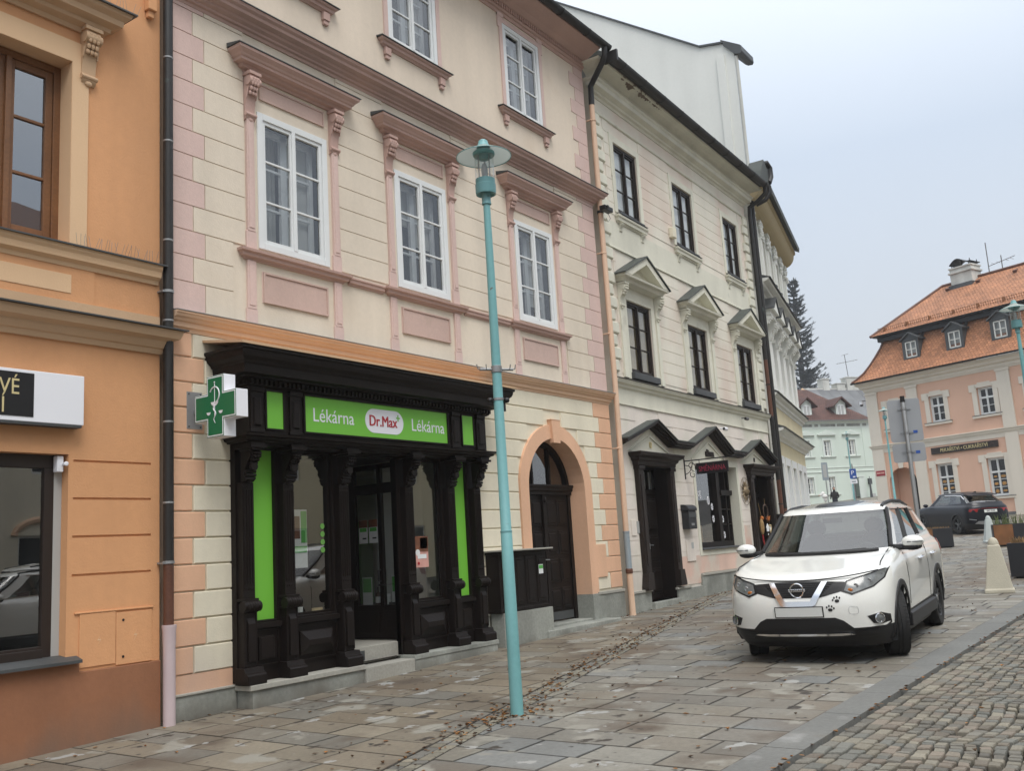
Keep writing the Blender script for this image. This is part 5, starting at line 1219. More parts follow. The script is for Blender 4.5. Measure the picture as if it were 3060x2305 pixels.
# doors
for (a,b),zb in ((D1,.50),(D2,.52)):
    mb=MB()
    for s,x in ((-1,a),(1,b)):
        x0,x1=(x-.22,x) if s<0 else (x,x+.22)
        mb.box(x0,x1,-.10,.06,1.05,3.12)
        mb.prism([(x0-.07 if s<0 else x0,.74),(x1 if s<0 else x1+.07,.74),(x1 if s<0 else x1+.07,.80),(x1,1.06),(x0,1.06),(x0-.07 if s<0 else x0,.80)],'y',-.14,.05)
        mb.box(x0-.02,x1+.02,-.13,.02,3.05,3.12); mb.box(x0+.05,x1-.05,-.115,-.10,1.2,2.95)
    mold2(mb,a-.24,b+.24,[(.10,3.12),(.12,3.14),(.13,3.2),(.17,3.23),(.18,3.27),(.26,3.31),(.28,3.36),(.28,3.38),(0,3.385)],.10)
    fr=cre.part('door_frame',mb,'dark_wood_worn',bev=.004)
    mb=MB(); y=.27
    for k in range(2):
        x0,x1=a+(b-a)/2*k,a+(b-a)/2*(k+1); mb.box(x0+.004,x1-.004,y,y+.05,zb,2.62)
        for z0,z1 in ((zb+.12,zb+.62),(zb+.74,zb+1.28),(zb+1.38,2.52)): mb.cbox(x0+.08,x1-.08,y-.022,y,z0,z1,.012); mb.cbox(x0+.13,x1-.13,y-.035,y-.02,z0+.05,z1-.05,.014)
    mb.box(a,b,y-.03,y+.05,2.62,2.70); mb.box((a+b)/2-.03,(a+b)/2+.03,y-.03,y+.05,zb,3.18); mb.box(a,b,y-.01,y+.05,3.10,3.18)
    for x in (a,a+.3,b-.34,b-.04): mb.box(x,x+.04,y-.005,y+.05,2.7,3.1)
    dr=cre.part('door',mb,'dark_wood',bev=.003)
    g=MB(); g.quad((a,y+.03,2.7),(b,y+.03,2.7),(b,y+.03,3.1),(a,y+.03,3.1)); cre.part('pane',g,'glass',dr)
    mb=MB(); mb.box(a,a+.012,-.02,y+.05,zb,3.2); mb.box(b-.012,b,-.02,y+.05,zb,3.2); mb.box(a+.012,b-.012,-.02,y+.05,3.186,3.2); cre.part('door_lining',mb,'dark_wood',fr)
    mb=MB(); mb.shell(a,b,y+.06,y+.7,zb,3.18); cre.part('room',mb,'room_dark',dr)
    mb=MB(); mb.box(a,b,y+.1,y+.11,2.72,3.08); cre.part('curtain',mb,'curtain',dr)
    mb=MB(); mb.box((a+b)/2+.05,(a+b)/2+.08,y-.045,y-.035,1.5,1.62); mb.tube([((a+b)/2+.065,y-.04,1.58),((a+b)/2+.065,y-.08,1.58),((a+b)/2+.16,y-.08,1.575)],.009,6); cre.part('door_handle',mb,'zinc',dr)
lt=MB()
vt=Thing('door_lettering','vertical row of pink letters down the left frame of the door numbered twelve','lettering',(1.0,.2,1.4),FC)
for i,chh in enumerate('WECHSELSTUBE'):
    vt.part('letter',moved(text_mesh(chh,.105,.004,sx=.85),.985,.226,2.30-.083*i),'pinkred_letter' if False else 'paper_pink')
# shop window of the exchange
mb=MB(); a,b=SH; fr_=.12
mb.box(a-.12,a,-.02,0,1.28,3.40); mb.box(b,b+.12,-.02,0,1.28,3.40); mb.box(a,b,-.02,0,3.281,3.40); mb.box(a,b,-.02,0,1.28,1.42); mb.box(b-.002,b+.002,-.02,.28,1.42,3.28); cre.part('window_surround',mb,'cream_trim')
y=.20; mb=MB(); xm=5.30
mb.box(a,a+.07,y,y+.09,1.44,3.28); mb.box(b-.07,b,y,y+.09,1.44,3.28); mb.box(a+.07,b-.07,y,y+.09,3.2,3.28); mb.box(a+.07,b-.07,y-.01,y+.09,1.44,1.56)
mb.box(xm-.10,xm+.10,y-.05,y+.09,1.56,3.2); mb.box(xm+.13,xm+.17,y-.02,y+.08,1.56,3.2)
mb.box(5.80,5.85,y-.02,y+.08,1.56,3.2); mb.prism([(xm+.10,2.62),(b-.07,2.62),(b-.04,2.74),(xm+.08,2.74)],'y',y-.08,y+.08)
for z in (1.95,2.3): mb.box(xm+.19,b-.07,y,y+.05,z-.015,z+.015)
ew=cre.part('shop_window',mb,'dark_wood',bev=.004)
g=MB(); g.quad((a+.07,y+.05,1.56),(b-.07,y+.05,1.56),(b-.07,y+.05,3.2),(a+.07,y+.05,3.2)); cre.part('pane',g,'glass_shop',ew)
mb=MB(); mb.shell(a,b,y+.09,1.6,1.4,3.28); cre.part('room',mb,'room_dark',ew)
mb=MB(); mb.box(a+.08,xm-.1,.6,.62,1.5,1.95); cre.part('display',mb,'straw',ew); mb=MB(); mb.box(a+.08,xm-.1,.9,.92,1.95,2.3); cre.part('display_back',mb,'red_letter',ew)
mb=MB(); mb.prism([(-.07,1.40),(-.07,1.425),(.25,1.445),(.25,1.40)],'x',a-.0,b+.06); cre.part('sill',mb,'zinc_dark',ew,bev=.004)
for i,(x,z) in enumerate(((5.06,2.36),(5.08,2.08),(5.66,2.07),(5.68,1.70),(4.86,2.50),(3.85,3.0),(3.90,2.62))):
    t=Thing('window_decal',['upper white flower decal at the edge of the large exchange window pane','lower white flower decal at the edge of the large exchange window pane','upper white flower decal on the narrow exchange window pane','lower white flower decal on the narrow exchange window pane','white leaf decal right of the script on the exchange window','white leaf decal at the top left of the exchange window','white leaf decal left of the script on the exchange window'][i],'decal',(x,y,z),FC,group='white decals on the exchange window')
    mb=MB()
    if i<4:
        for k in range(7):
            a2=2*PI*k/7; mb.lathe([(.026,0),(.026,-.002)],(x+.042*math.cos(a2),y+.047-.0004*k,z+.06*math.sin(a2)),8,'y')
    else: mb.tube([(x+.045*math.cos(2*PI*k/10),y+.045,z+.09*math.sin(2*PI*k/10)) for k in range(11)],.012,5)
    t.part('print',mb,'white_sign')
t=Thing('window_script','curly white script painted on the upper part of the exchange window','lettering',(4.2,y,2.55),FC)
t.part('lettering',moved(text_mesh('májog',.26,.003,sx=.75),4.22,y+.046,2.66,ry=-.12),'white_sign')
# things fixed to the cream house
mbx=Thing('mailbox','dark grey mailbox with rounded lid hanging between the left door and the exchange window','mailbox',(2.95,-.01,1.86),FC)
mb=MB(); mb.box(2.68,3.10,-.17,-.012,1.86,2.24); mb.prism([(-.012,2.241),(-.19,2.241),(-.19,2.29),(-.16,2.34),(-.09,2.37),(-.012,2.375)],'x',2.66,3.12); mbx.part('case',mb,'planter_black',bev=.012); mbx.part('flap',MB().box(2.70,3.08,-.178,-.171,2.10,2.20),'zinc_dark'); mbx.part('name_plate',MB().box(2.80,2.95,-.176,-.1715,1.93,1.98),'zinc')
t=Thing('meter_box','flat pinkish meter cover in the wall below the mailbox','box',(3.05,0,1.2),FC); t.part('cover',MB().box(2.78,3.22,-.03,-.01,1.19,1.63),'cream_lower',bev=.005); t.part('sticker',MB().box(3.02,3.14,-.0325,-.0305,1.45,1.58),'blind_grey')
t=Thing('doorbell_panel','pale doorbell panel left of the door numbered twelve','panel',(.44,0,1.8),FC); t.part('cover',MB().box(.30,.50,-.025,-.01,1.78,2.08),'cream_lower',bev=.004)
t=Thing('info_plate','small grey plate beside the left frame of the door numbered twelve','plate',(.62,0,1.8),FC); t.part('plate',MB().box(.545,.635,-.02,-.01,1.82,2.05),'blind_grey')
t=Thing('alarm_box','cream alarm box left of the middle upper window of the cream house','alarm',(3.52,0,8.4),FC); t.part('case',MB().box(3.40,3.60,-.12,-.01,8.42,8.66),'cream_low',bev=.015); t.part('lamp',MB().box(3.55,3.62,-.10,-.03,8.43,8.50),'black_metal')
def camera_box(label,F,x,y,z,m='black_metal',rz=0):
    t=Thing('security_camera',label,'camera',(x,y,z),F)
    t.part('arm',MB().tube([(x,y,z),(x,y-.10,z-.01)],.014,8),m); t.part('body',MB().lathe([(.035,0),(.042,.02),(.042,.15),(.036,.17)],(x-.09,y-.13,z-.03),12,'x'),m,smooth='auto'); t.part('lens',MB().lathe([(.03,0),(.03,-.006)],(x-.091,y-.13,z-.03),12,'x'),'black_sign')
camera_box('white security camera at the peak of the middle black gable hood',FC,4.62,-.30,4.10,'white_sign')
camera_box('dark security camera under the string course of the cream house',FC,6.9,-.02,4.55,'antenna_metal')
t=Thing('floodlight','small black floodlight clamped to the peach downpipe','floodlight',(15.84,-.2,8.02),FA)
t.part('clamp',MB().lathe([(.055,0),(.066,.0),(.066,.05),(.055,.05)],(15.84,-.11,8.03),14),'black_metal'); mb=MB(); mb.box(15.66,15.98,-.32,-.19,8.03,8.12); mb.box(15.70,15.76,-.36,-.30,8.05,8.11); t.part('body',mb,'black_metal',bev=.01); t.part('cable',MB().tube([(15.95,-.22,8.03),(15.99,-.24,7.93),(15.95,-.2,7.86),(15.92,-.18,7.95)],.005,5),'black_metal')
sun=Thing('sun_plaque','bronze sun face with rays hanging beside the right shop door','ornament',(6.58,-.03,2.40),FC)
mb=MB(); cx,cz=6.62,2.72
mb.lathe([(.0,-.09),(.06,-.085),(.10,-.06),(.125,-.02),(.13,0)],(cx,-.015,cz),24,'y'); mb.ball((cx,-.105,cz-.01),(.018,.03,.04),8,5)
for s in (-1,1): mb.ball((cx+s*.042,-.085,cz+.035),(.02,.02,.014),8,5); mb.ball((cx+s*.06,-.075,cz-.04),(.03,.025,.025),8,5)
mb.ball((cx,-.085,cz-.065),(.035,.02,.012),8,5); face=sun.part('face',mb,'bronze',smooth='auto')
for k in range(16):
    a2=2*PI*k/16; L=.30 if k%2 else .24; mb=MB()
    for q in range(3):
        r0,r1=.13+(L-.13)*q/3,.13+(L-.13)*(q+1)/3; w1=.032*(1-q/3); of=.02*math.sin(q*2.0) 
    p=lambda r_,o_:(cx+r_*math.cos(a2)-o_*math.sin(a2),-.03,cz+(r_*math.sin(a2)+o_*math.cos(a2))*1.1)
    mb.add([p(.125,-.03),p(.125,.03),p(.2,.03),p(L,.01),p(.2,-.012),(cx+.16*math.cos(a2),-.055,cz+.176*math.sin(a2))],[(0,1,5),(1,2,5),(2,3,5),(3,4,5),(4,0,5)]); sun.part('ray',mb,'bronze')
sun.part('ring',MB().tube([(cx+.30*math.cos(2*PI*k/28),-.03,cz+.34*math.sin(2*PI*k/28)) for k in range(29)],.006,6),'bronze')
# hanging sign of the exchange office
hs_=Thing('hanging_sign','black hanging board with dark pink letters on a curled iron bracket','sign',(3.05,0,2.95),FC)
x=3.06; mb=MB(); mb.box(x-.012,x+.012,-.03,-.01,2.92,3.36); mb.box(x-.012,x+.012,-1.32,-.03,3.295,3.318); mb.ball((x,-1.34,3.306),(.02,.04,.02)); mb.ball((x,-1.15,3.306),(.018,.03,.018)); hs_.part('bracket',mb,'black_metal')
def spiral(cy,cz,r,t0,t1,n=18,sg=1): return [(x,cy+sg*r*(1-.6*k/n)*math.cos(t0+(t1-t0)*k/n),cz+r*(1-.6*k/n)*math.sin(t0+(t1-t0)*k/n)) for k in range(n+1)]
mb=MB(); mb.tube(spiral(-.17,3.20,.075,0,5.6,sg=-1),.008,6); mb.tube(spiral(-.20,3.0,.07,2.2,7.4,sg=-1),.008,6); mb.tube([(x,-.03,3.02),(x,-.12,3.06),(x,-.16,3.12),(x,-.22,3.27)],.008,6); mb.tube([(x,-.03,3.22),(x,-.12,3.19),(x,-.18,3.10),(x,-.24,3.06)],.008,6); hs_.part('scroll',mb,'black_metal',smooth='auto')
mb=MB(); mb.box(x-.02,x+.02,-1.00,-.29,3.0,3.235); bd_=hs_.part('board',mb,'black_sign',bev=.004)
mb=MB(); mb.tube([(x,-.36,3.30),(x,-.36,3.23)],.006,6); mb.tube([(x,-.90,3.30),(x,-.90,3.23)],.006,6); hs_.part('hook',mb,'black_metal')
me=text_mesh('SMĚNÁRNA',.155,.004,sx=.72); me.transform(Matrix.Rotation(-PI/2,4,'Z')); me.transform(Matrix.Translation((x-.0235,-.645,3.10))); hs_.part('lettering',me,'pinkred_letter',bd_)
# decorations at the right shop door
w_=Thing('door_wreath','twig wreath with orange straw bow hanging in the right shop doorway','wreath',(7.85,-.12,2.1),FC)
cx,cz=7.72,2.22; mb=MB()
for q in range(5): mb.tube([(cx+(.17+.012*math.sin(k*.9+q*1.3))*math.cos(2*PI*k/26),-.10+.012*math.cos(k*1.1+q),cz+(.17+.012*math.cos(k*.7+q*2))*math.sin(2*PI*k/26)) for k in range(27)],.008,5)
w_.part('ring',mb,'twig'); mb=MB(); rr=random.Random(9)
for k in range(60): a2=rr.uniform(0,PI*2); l=rr.uniform(.05,.17); mb.tube([(cx+.02,-.13,cz-.18),(cx+.02+l*math.cos(a2),-.13-rr.uniform(0,.05),cz-.18+.5*l*math.sin(a2))],[.012,.003],4)
w_.part('straw_bow',mb,'straw_orange')
w_.part('string',MB().tube([(cx,-.10,cz+.18),(cx,-.10,cz+.33)],.004,4),'straw')
hm=Thing('hanging_heart','pale wicker heart hanging below the twig wreath','ornament',(7.86,-.12,1.72),FC); mb=MB()
pts=[]
for k in range(25):
    t=2*PI*k/24; pts.append((7.88+.0095*16*math.sin(t)**3*.62,-.12,1.80+.0085*(13*math.cos(t)-5*math.cos(2*t)-2*math.cos(3*t)-math.cos(4*t))*.8))
mb.tube(pts,.016,6); hm.part('heart',mb,'curtain_warm',smooth='auto'); hm.part('filling',MB().prism([(p[0],p[2]) for p in pts[:-1]],'y',-.118,-.112),'paper_white'); hm.part('string',MB().tube([(7.88,-.12,1.9),(7.80,-.12,2.03)],.003,4),'straw')
fx=Thing('straw_figure','straw figure with red legs hanging from the left frame of the right shop door','ornament',(7.12,-.15,1.45),FC)
fx.part('body',MB().ball((7.16,-.16,1.84),(.075,.06,.20),12,9),'straw',smooth='auto'); fx.part('head',MB().ball((7.20,-.17,2.05),(.05,.05,.055),10,7),'straw_orange',smooth='auto'); fx.part('leg',MB().tube([(7.15,-.16,1.68),(7.16,-.16,1.5),(7.19,-.17,1.38)],.016,6),'lamp_red'); fx.part('leg',MB().tube([(7.18,-.16,1.68),(7.20,-.16,1.52),(7.215,-.17,1.36)],.016,6),'lamp_red'); fx.part('tail',MB().ball((7.23,-.16,1.76),(.03,.03,.05),8,6),'paper_white'); fx.part('string',MB().tube([(7.18,-.16,2.1),(7.12,-.14,2.42)],.005,4),'straw')
st=Thing('hanging_star','white wooden house and star garland hanging in the right shop doorway','ornament',(7.62,-.14,1.2),FC)
mb=MB(); mb.prism([(7.58,1.72),(7.72,1.72),(7.72,1.81),(7.75,1.81),(7.65,1.92),(7.55,1.81),(7.58,1.81)],'y',-.145,-.13); st.part('house',mb,'paper_white'); mb=MB()
for k in range(6): z=1.64-.1*k; mb.prism([(7.63,z),(7.67,z-.015),(7.69,z+.02),(7.655,z+.03)],'y',-.142,-.135)
st.part('star',mb,'paper_white'); st.part('string',MB().tube([(7.65,-.138,2.05),(7.65,-.138,1.12)],.003,4),'straw')
lb=Thing('lantern_box','small dark wall box on the right corner of the cream house','box',(8.72,-.08,1.9),FC); lb.part('case',MB().box(8.58,8.84,-.16,-.02,1.62,2.12),'dark_wood_worn',bev=.01); lb.part('lid',MB().box(8.55,8.87,-.19,-.01,2.121,2.15),'dark_wood')
# two dark downpipes at the right corner
dp3=Thing('downpipe','dark brown downpipe with rust coloured lengths at the cream house corner','downpipe',(8.98,-.1,.5),FC)
x=8.95; mb=MB(); mb.tube([(9.05,-.60,11.13),(9.05,-.58,10.95),(9.0,-.35,10.75),(8.95,-.13,10.62),(x,-.12,10.4),(x,-.12,6.3)],.06,12); mb.tube([(x,-.12,4.75),(x,-.12,3.05)],.06,12); dp3.part('pipe',mb,'black_pipe',smooth='auto')
mb=MB(); mb.tube([(x,-.12,6.32),(x,-.12,4.74)],.055,12); mb.tube([(x,-.12,3.06),(x,-.12,.4)],.058,12); dp3.part('rusty_section',mb,'rust_pipe',smooth='auto')
mb=MB()
for z in (9.6,8.4,7.3,5.6,4.0,2.4): mb.lathe([(.06,0),(.068,0),(.068,.03),(.06,.03)],(x,-.12,z),12)
dp3.part('collar',mb,'black_pipe')
dp4=Thing('downpipe','black downpipe with crooked neck right of the rust patched downpipe','downpipe',(9.2,-.1,.5),FC)
x=9.2; mb=MB(); mb.tube([(9.35,-.62,11.25),(9.36,-.62,11.05),(9.30,-.5,10.85),(9.15,-.30,10.72),(x,-.14,10.9),(x,-.13,10.5),(x,-.13,2.3)],.062,12); dp4.part('pipe',mb,'black_pipe',smooth='auto')
mb=MB(); mb.tube([(x,-.13,2.32),(x,-.13,.45)],.058,12); dp4.part('rusty_section',mb,'rust_pipe',smooth='auto')
mb=MB(); mb.tube([(9.28,-.5,11.9),(9.42,-.6,11.95),(9.55,-.64,11.82),(9.55,-.64,11.55),(9.40,-.62,11.35)],.075,12); dp4.part('elbow',mb,'black_pipe',smooth='auto')
mb=MB(); mb.prism([(8.7,11.3),(9.4,11.3),(9.35,11.75),(9.1,11.95),(8.8,11.55)],'y',-.62,-.2); dp4.part('hopper',mb,'roof_slate')
# ------------------------------------------------------------------ tall white house behind, with the bare gable wall
FT=Matrix.Translation((26.0,9.32,0))@Matrix.Rotation(PI/2,4,'Z')     # x runs back from the street, y towards the camera is negative
tal=Thing('tall_white_house','tall white house with bare gable wall rising behind the roof of the cream house','house',(3,0,.6),Matrix.Translation((26,9.32,0)))
prof=[(0,0),(0,16.0),(.35,16.28),(1.05,16.42),(5.4,19.5),(9.2,22.2),(12.5,20),(16,16),(16,0)]
vs=[(0,y,z) for y,z in prof]+[(1.2,y+(.47 if i<2 else .0)+.0,z) for i,(y,z) in enumerate(prof)]
n=len(prof); mb=MB(); mb.add(vs,[tuple(range(n)),tuple(range(n,2*n))]+[(i,(i+1)%n,n+(i+1)%n,n+i) for i in range(n)])
mb.add([(1.2,.47,0),(6,2.4,0),(6,16,0),(1.2,16,0),(1.2,.47,15.9),(6,2.4,15.9),(6,16,15.9),(1.2,16,15.9)],[(0,1,5,4),(1,2,6,5),(2,3,7,6),(3,0,4,7),(4,5,6,7)])
tal.part('wall',mb,'white_wall')
mb=MB()
for (p,q) in zip(prof[2:6],prof[3:6]): 
    mb.add([(-.06,p[0],p[1]),(.5,p[0],p[1]),(.5,q[0],q[1]),(-.06,q[0],q[1]),(-.06,p[0],p[1]+.06),(.5,p[0],p[1]+.06),(.5,q[0],q[1]+.06),(-.06,q[0],q[1]+.06)],[(0,1,2,3),(4,5,6,7),(0,1,5,4),(3,2,6,7),(0,3,7,4),(1,2,6,5)])
mb.add([(-.06,-.22,15.96),(.5,-.2,15.96),(.5,.36,16.30),(-.06,.36,16.30),(-.06,-.22,16.03),(.5,-.2,16.03),(.5,.36,16.40),(-.06,.36,16.40)],[(0,1,2,3),(4,5,6,7),(0,1,5,4),(3,2,6,7),(0,3,7,4),(1,2,6,5)])
tal.part('coping',mb,'zinc_dark'); mb=MB(); mb.prism([(-.26,15.82),(-.22,15.76),(-.08,15.78),(.0,15.84),(.3,16.2),(.28,16.28),(-.25,16.0)],'x',-.07,.9); tal.part('gutter_end',mb,'zinc_dark')
tal.part('corner_strip',MB().box(-.05,0,.30,.55,8,15.9),'white_wall'); tal.part('downpipe',MB().tube([(.02,-.05,15.75),(.02,-.05,8)],.05,12),'chimney_white',smooth='auto')
mb=MB(); mb.add([(.5,1.05,16.4),(6,2.4,16.4),(6,9.2,22.1),(.5,9.2,22.1)],[(0,1,2,3)]); mb.add([(.5,16,16),(6,16,16),(6,9.2,22.1),(.5,9.2,22.1)],[(0,1,2,3)]); tal.part('roof',mb,'zinc_dark')
# ------------------------------------------------------------------ yellow and white house beyond
FY=Matrix.Translation((25,9.15,0))@Matrix.Rotation(R(12.4),4,'Z')
yel=Thing('yellow_house','pale yellow and white stucco house with deep eaves beyond the cream house','house',(5,0,.8),FY)
Y0,Y1=.9,8.5
G4=[(1.5,2.3),(2.95,3.75),(4.45,5.25),(5.95,6.75),(7.3,8.0)]
mb=MB().wall(Y0,Y1,.0,4.55,[(a,b,.8,3.62,.30) for a,b in G4]); yel.part('ground_floor_wall',mb,'yellow_wall')
mb=MB().wall(Y0,Y1,4.55,11.5,[(a,b,5.9,7.7,.22) for a,b in G4]+[(a,b,9.1,10.7,.2) for a,b in G4])
mb.quad((Y1,0,0),(Y1,2.4,0),(Y1,2.4,11.5),(Y1,0,11.5)); mb.quad((Y0,0,0),(Y0,.1,0),(Y0,.1,11.5),(Y0,0,11.5)); yel.part('upper_wall',mb,'white_wall')
yel.part('yellow_belt',MB().box(Y0,Y1,-.012,0,4.70,5.28),'yellow_wall')
for a,b in G4:
    mb=MB(); mb.box(a-.22,a,-.04,.0,.6,3.85); mb.box(b,b+.22,-.04,0,.6,3.85); mb.box(a,b,-.04,0,3.625,3.85); mb.box(a-.002,a+.002,0,.3,.8,3.62); mb.box(b-.002,b+.002,0,.30,.8,3.62)
    s=yel.part('window_surround',mb,'white_paint')
    mb=MB(); mb.box(a,b,.26,.30,.8,3.62); yel.part('pane',mb,'curtain',s)
    w2=yel.part('window',MB().box(a,b,.18,.22,5.9,7.7),'white_paint'); yel.part('pane',MB().box(a+.1,b-.1,.17,.178,6.0,7.6),'room_dark',w2)
    mb=MB(); c=(a+b)/2; mb.prism([(c-.62,8.02),(c+.62,8.02),(c,8.42)],'y',-.34,0); mb.box(c-.6,c+.6,-.24,0,7.86,8.02); hd=yel.part('hood',mb,'white_wall',w2)
    mb=MB()
    for s in (-1,1): mb.prism([(c+s*.68,8.0),(c+s*.68,8.03),(c,8.47),(c,8.43)],'y',-.38,0)
    yel.part('hood_roof',mb,'zinc_dark',w2)
    for s in (-1,1): yel.part('console',console(MB(),c+s*.5,.14,7.3,7.84,.24),'white_wall',w2,smooth='auto')
    mb=MB(); mb.box(a-.12,b+.12,-.08,0,5.72,5.86); yel.part('sill',mb,'white_wall',w2)
    w3=yel.part('window',MB().box(a,b,.16,.2,9.1,10.7),'yellow_wall'); yel.part('pane',MB().box(a+.12,b-.12,.155,.159,9.2,10.6),'room_dark',w3)
for k in range(6):
    x=[.98,2.62,4.10,5.60,7.08,8.3][k]
    mb=MB(); mb.box(x-.17,x+.17,-.05,0,8.95,10.5); mb.box(x-.10,x+.10,-.06,-.05,9.05,10.4); mb.box(x-.21,x+.21,-.07,0,8.8,8.96); p=yel.part('pilaster',mb,'white_wall',bev=.008)
    mb=MB(); rr=random.Random(k)
    for q in range(26): mb.ball((x+rr.uniform(-.2,.2),-.04-rr.uniform(0,.05),10.5+rr.uniform(0,.46)),rr.uniform(.03,.07),7,5)
    mb.box(x-.22,x+.22,-.11,0,10.98,11.05); yel.part('capital',mb,'white_wall',p,smooth='auto')
for z,p,m in ((8.60,.34,'l'),(5.30,.22,'s'),(4.30,.30,'l')):
    mb=MB(); mb.mold(Y0,Y1,[(.03,z-.02),(.05,z+.04),(p*.5,z+.07),(p*.55,z+.14),(p*.95,z+.18),(p,z+.24),(0,z+.245)],0,False); cn=yel.part('cornice',mb,'white_wall')
    mb=MB(); mb.prism([(-p-.06,z+.243),(-p-.06,z+.258),(0,z+.40),(0,z+.247)],'x',Y0,Y1+p*.9); yel.part('flashing',mb,'zinc_dark',cn)
for x in (2.5,3.6,5.1,6.5): yel.part('cornice_lamp',MB().ball((x,-.3,8.93),(.10,.10,.08),10,6),'black_metal')
mb=MB()
nx=10; pr=[(0,11.05)]+[(-.40*math.sin(PI/2*k/8),11.05+.42*(1-math.cos(PI/2*k/8))) for k in range(1,9)]+[(-.46,11.50),(-.46,11.62),(0,11.64)]
mb.prism(pr,'x',Y0-.3,Y1+.02); yel.part('eaves_cove',mb,'soffit_beige')
mb=MB(); mb.prism([(-.50,11.63),(-.60,11.58),(-.62,11.72),(-.50,11.80),(1.2,13.0),(1.2,12.9)],'x',Y0-.4,Y1+.08); yel.part('roof',mb,'roof_slate')
# ------------------------------------------------------------------ rose coloured bakery house with the tiled mansard roof
FR=Matrix.Translation((58.07,15.09,0))@Matrix.Rotation(R(249.4),4,'Z')
ros=Thing('rose_house','rose bakery house with orange tiled mansard roof and three dark dormers','house',(6,0,1.9),FR)
RW=13.5; U=[(1.33,2.18),(3.93,4.80),(6.73,7.63),(9.45,10.35),(11.9,12.7)]; L_=[(3.83,4.80),(6.72,7.70),(9.45,10.4)]
AX,AZ,AR2=1.73,4.05,.87
mb=MB().wall(0,RW,.6,9.7,[(a,b,7.15,8.62,.22) for a,b in U]+[(a,b,2.86,4.86,.22) for a,b in L_]+[(AX-AR2,AX+AR2,1.2,AZ+AR2,.8)])
for s in (-1,1):
    pts=[(AX+s*AR2,AZ+AR2)]+[(AX+s*AR2*math.cos(PI/2*k/8),AZ+AR2*math.sin(PI/2*k/8)) for k in range(9)]
    for k in range(1,9): mb.add([(pts[0][0],.001,pts[0][1]),(pts[k][0],.001,pts[k][1]),(pts[k+1][0],.001,pts[k+1][1])],[(0,1,2)])
mb.quad((0,0,.6),(0,11,.6),(0,11,10),(0,0,10)); mb.quad((RW,0,.6),(RW,11,.6),(RW,11,10),(RW,0,10)); mb.quad((0,11,.6),(RW,11,.6),(RW,11,10),(0,11,10)); mb.quad((AX-1,.8,1),(AX+1,.8,1),(AX+1,.8,5),(AX-1,.8,5))
ros.part('wall',mb,'rose_wall')
ros.part('gate',MB().box(AX+.35,AX+AR2,.5,.6,1.2,4.6),'dark_wood')
for a,b in ((-.02,.72),(2.62,3.30),(7.94,8.62)):
    mb=MB(); mb.box(a,b,-.08,0,1.2,6.05); mb.box(a,b,-.08,0,6.35,9.30); mb.box(a-.05,b+.05,-.12,0,9.30,9.42); mb.box(a-.03,b+.03,-.10,0,1.2,1.9); ros.part('pilaster',mb,'rose_white')
mb=MB(); mb.mold(0,RW,[(.03,9.42),(.06,9.5),(.10,9.55),(.12,9.68),(.24,9.74),(.28,9.86),(.40,9.92),(.44,10.04),(0,10.06)],0); ros.part('eaves_cornice',mb,'rose_white')
mb=MB(); mb.mold(0,RW,[(.03,6.05),(.05,6.12),(.09,6.16),(.10,6.24),(.15,6.28),(.15,6.33),(0,6.35)],0); ros.part('string_course',mb,'rose_white')
ros.part('lower_band',MB().box(0,RW,-.02,0,5.86,6.05),'rose_white')
def rosewin(a,b,c,d,tr):
    wn=window(ros,a,b,c,d,.14,.07,.05,.03,2,(.5,) if not tr else (1/3,2/3),'white_paint','glass','',transom=.64 if tr else .64,yb=.4)
    mb=MB(); mb.box(a-.26,a,-.04,0,c-.02,d+.12); mb.box(b,b+.26,-.04,0,c-.02,d+.12); mb.box(a-.26,b+.26,-.04,0,d+.001,d+.20); mb.box(a-.40,a-.05,-.055,0,d-.18,d+.20); mb.box(b+.05,b+.40,-.055,0,d-.18,d+.20); mb.box(a+.1,b-.1,-.05,0,d+.20,d+.27); ros.part('surround',mb,'rose_white',wn)
    mb=MB(); mb.box(a-.36,b+.36,-.10,.0,c-.14,c-.02); ros.part('sill',mb,'rose_white',wn); ros.part('sill_flashing',MB().box(a-.38,b+.38,-.12,.1,c-.018,c+.005),'zinc_dark',wn)
    return wn
for a,b in U: rosewin(a,b,7.15,8.62,False)
for i,(a,b) in enumerate(L_):
    wn=rosewin(a,b,2.86,4.86,True)
    rr=random.Random(i); mb=MB()
    for r_ in range(3):
        for c_ in range(2):
            x=a+.26+c_*.42; z=3.12+r_*.38; mb.ball((x,.2,z),(rr.uniform(.1,.16),.02,rr.uniform(.05,.12)),9,5)
    ros.part('bread_picture',mb,'bread',wn,smooth='auto')
mb=MB(); 
O=[(AX+1.12,1.9)]+[(AX+1.12*math.cos(PI*k/16),AZ+1.12*math.sin(PI*k/16)) for k in range(17)]+[(AX-1.12,1.9)]; I=[(AX+.87,1.9)]+[(AX+.87*math.cos(PI*k/16),AZ+.87*math.sin(PI*k/16)) for k in range(17)]+[(AX-.87,1.9)]
vs=[];fs=[]
for o_,i_ in zip(O,I): vs+=[(o_[0],-.04,o_[1]),(i_[0],-.04,i_[1]),(i_[0],.05,i_[1]),(o_[0],.01,o_[1])]
for k in range(len(O)-1):
    for j in range(4): fs.append((4*k+j,4*k+(j+1)%4,4*k+4+(j+1)%4,4*k+4+j))
mb.add(vs,fs); ros.part('arch_surround',mb,'rose_wall'); ros.part('keystone',MB().prism([(AX-.13,4.88),(AX+.13,4.88),(AX+.19,5.3),(AX-.19,5.3)],'y',-.09,0),'rose_white')
ros.part('base_strip',MB().box(3.3,RW,-.03,0,1.5,2.02),'antenna_metal')
sg=Thing('bakery_sign','long dark board with pale gold bakery lettering on the rose house','sign',(5.6,-.1,5.41),FR)
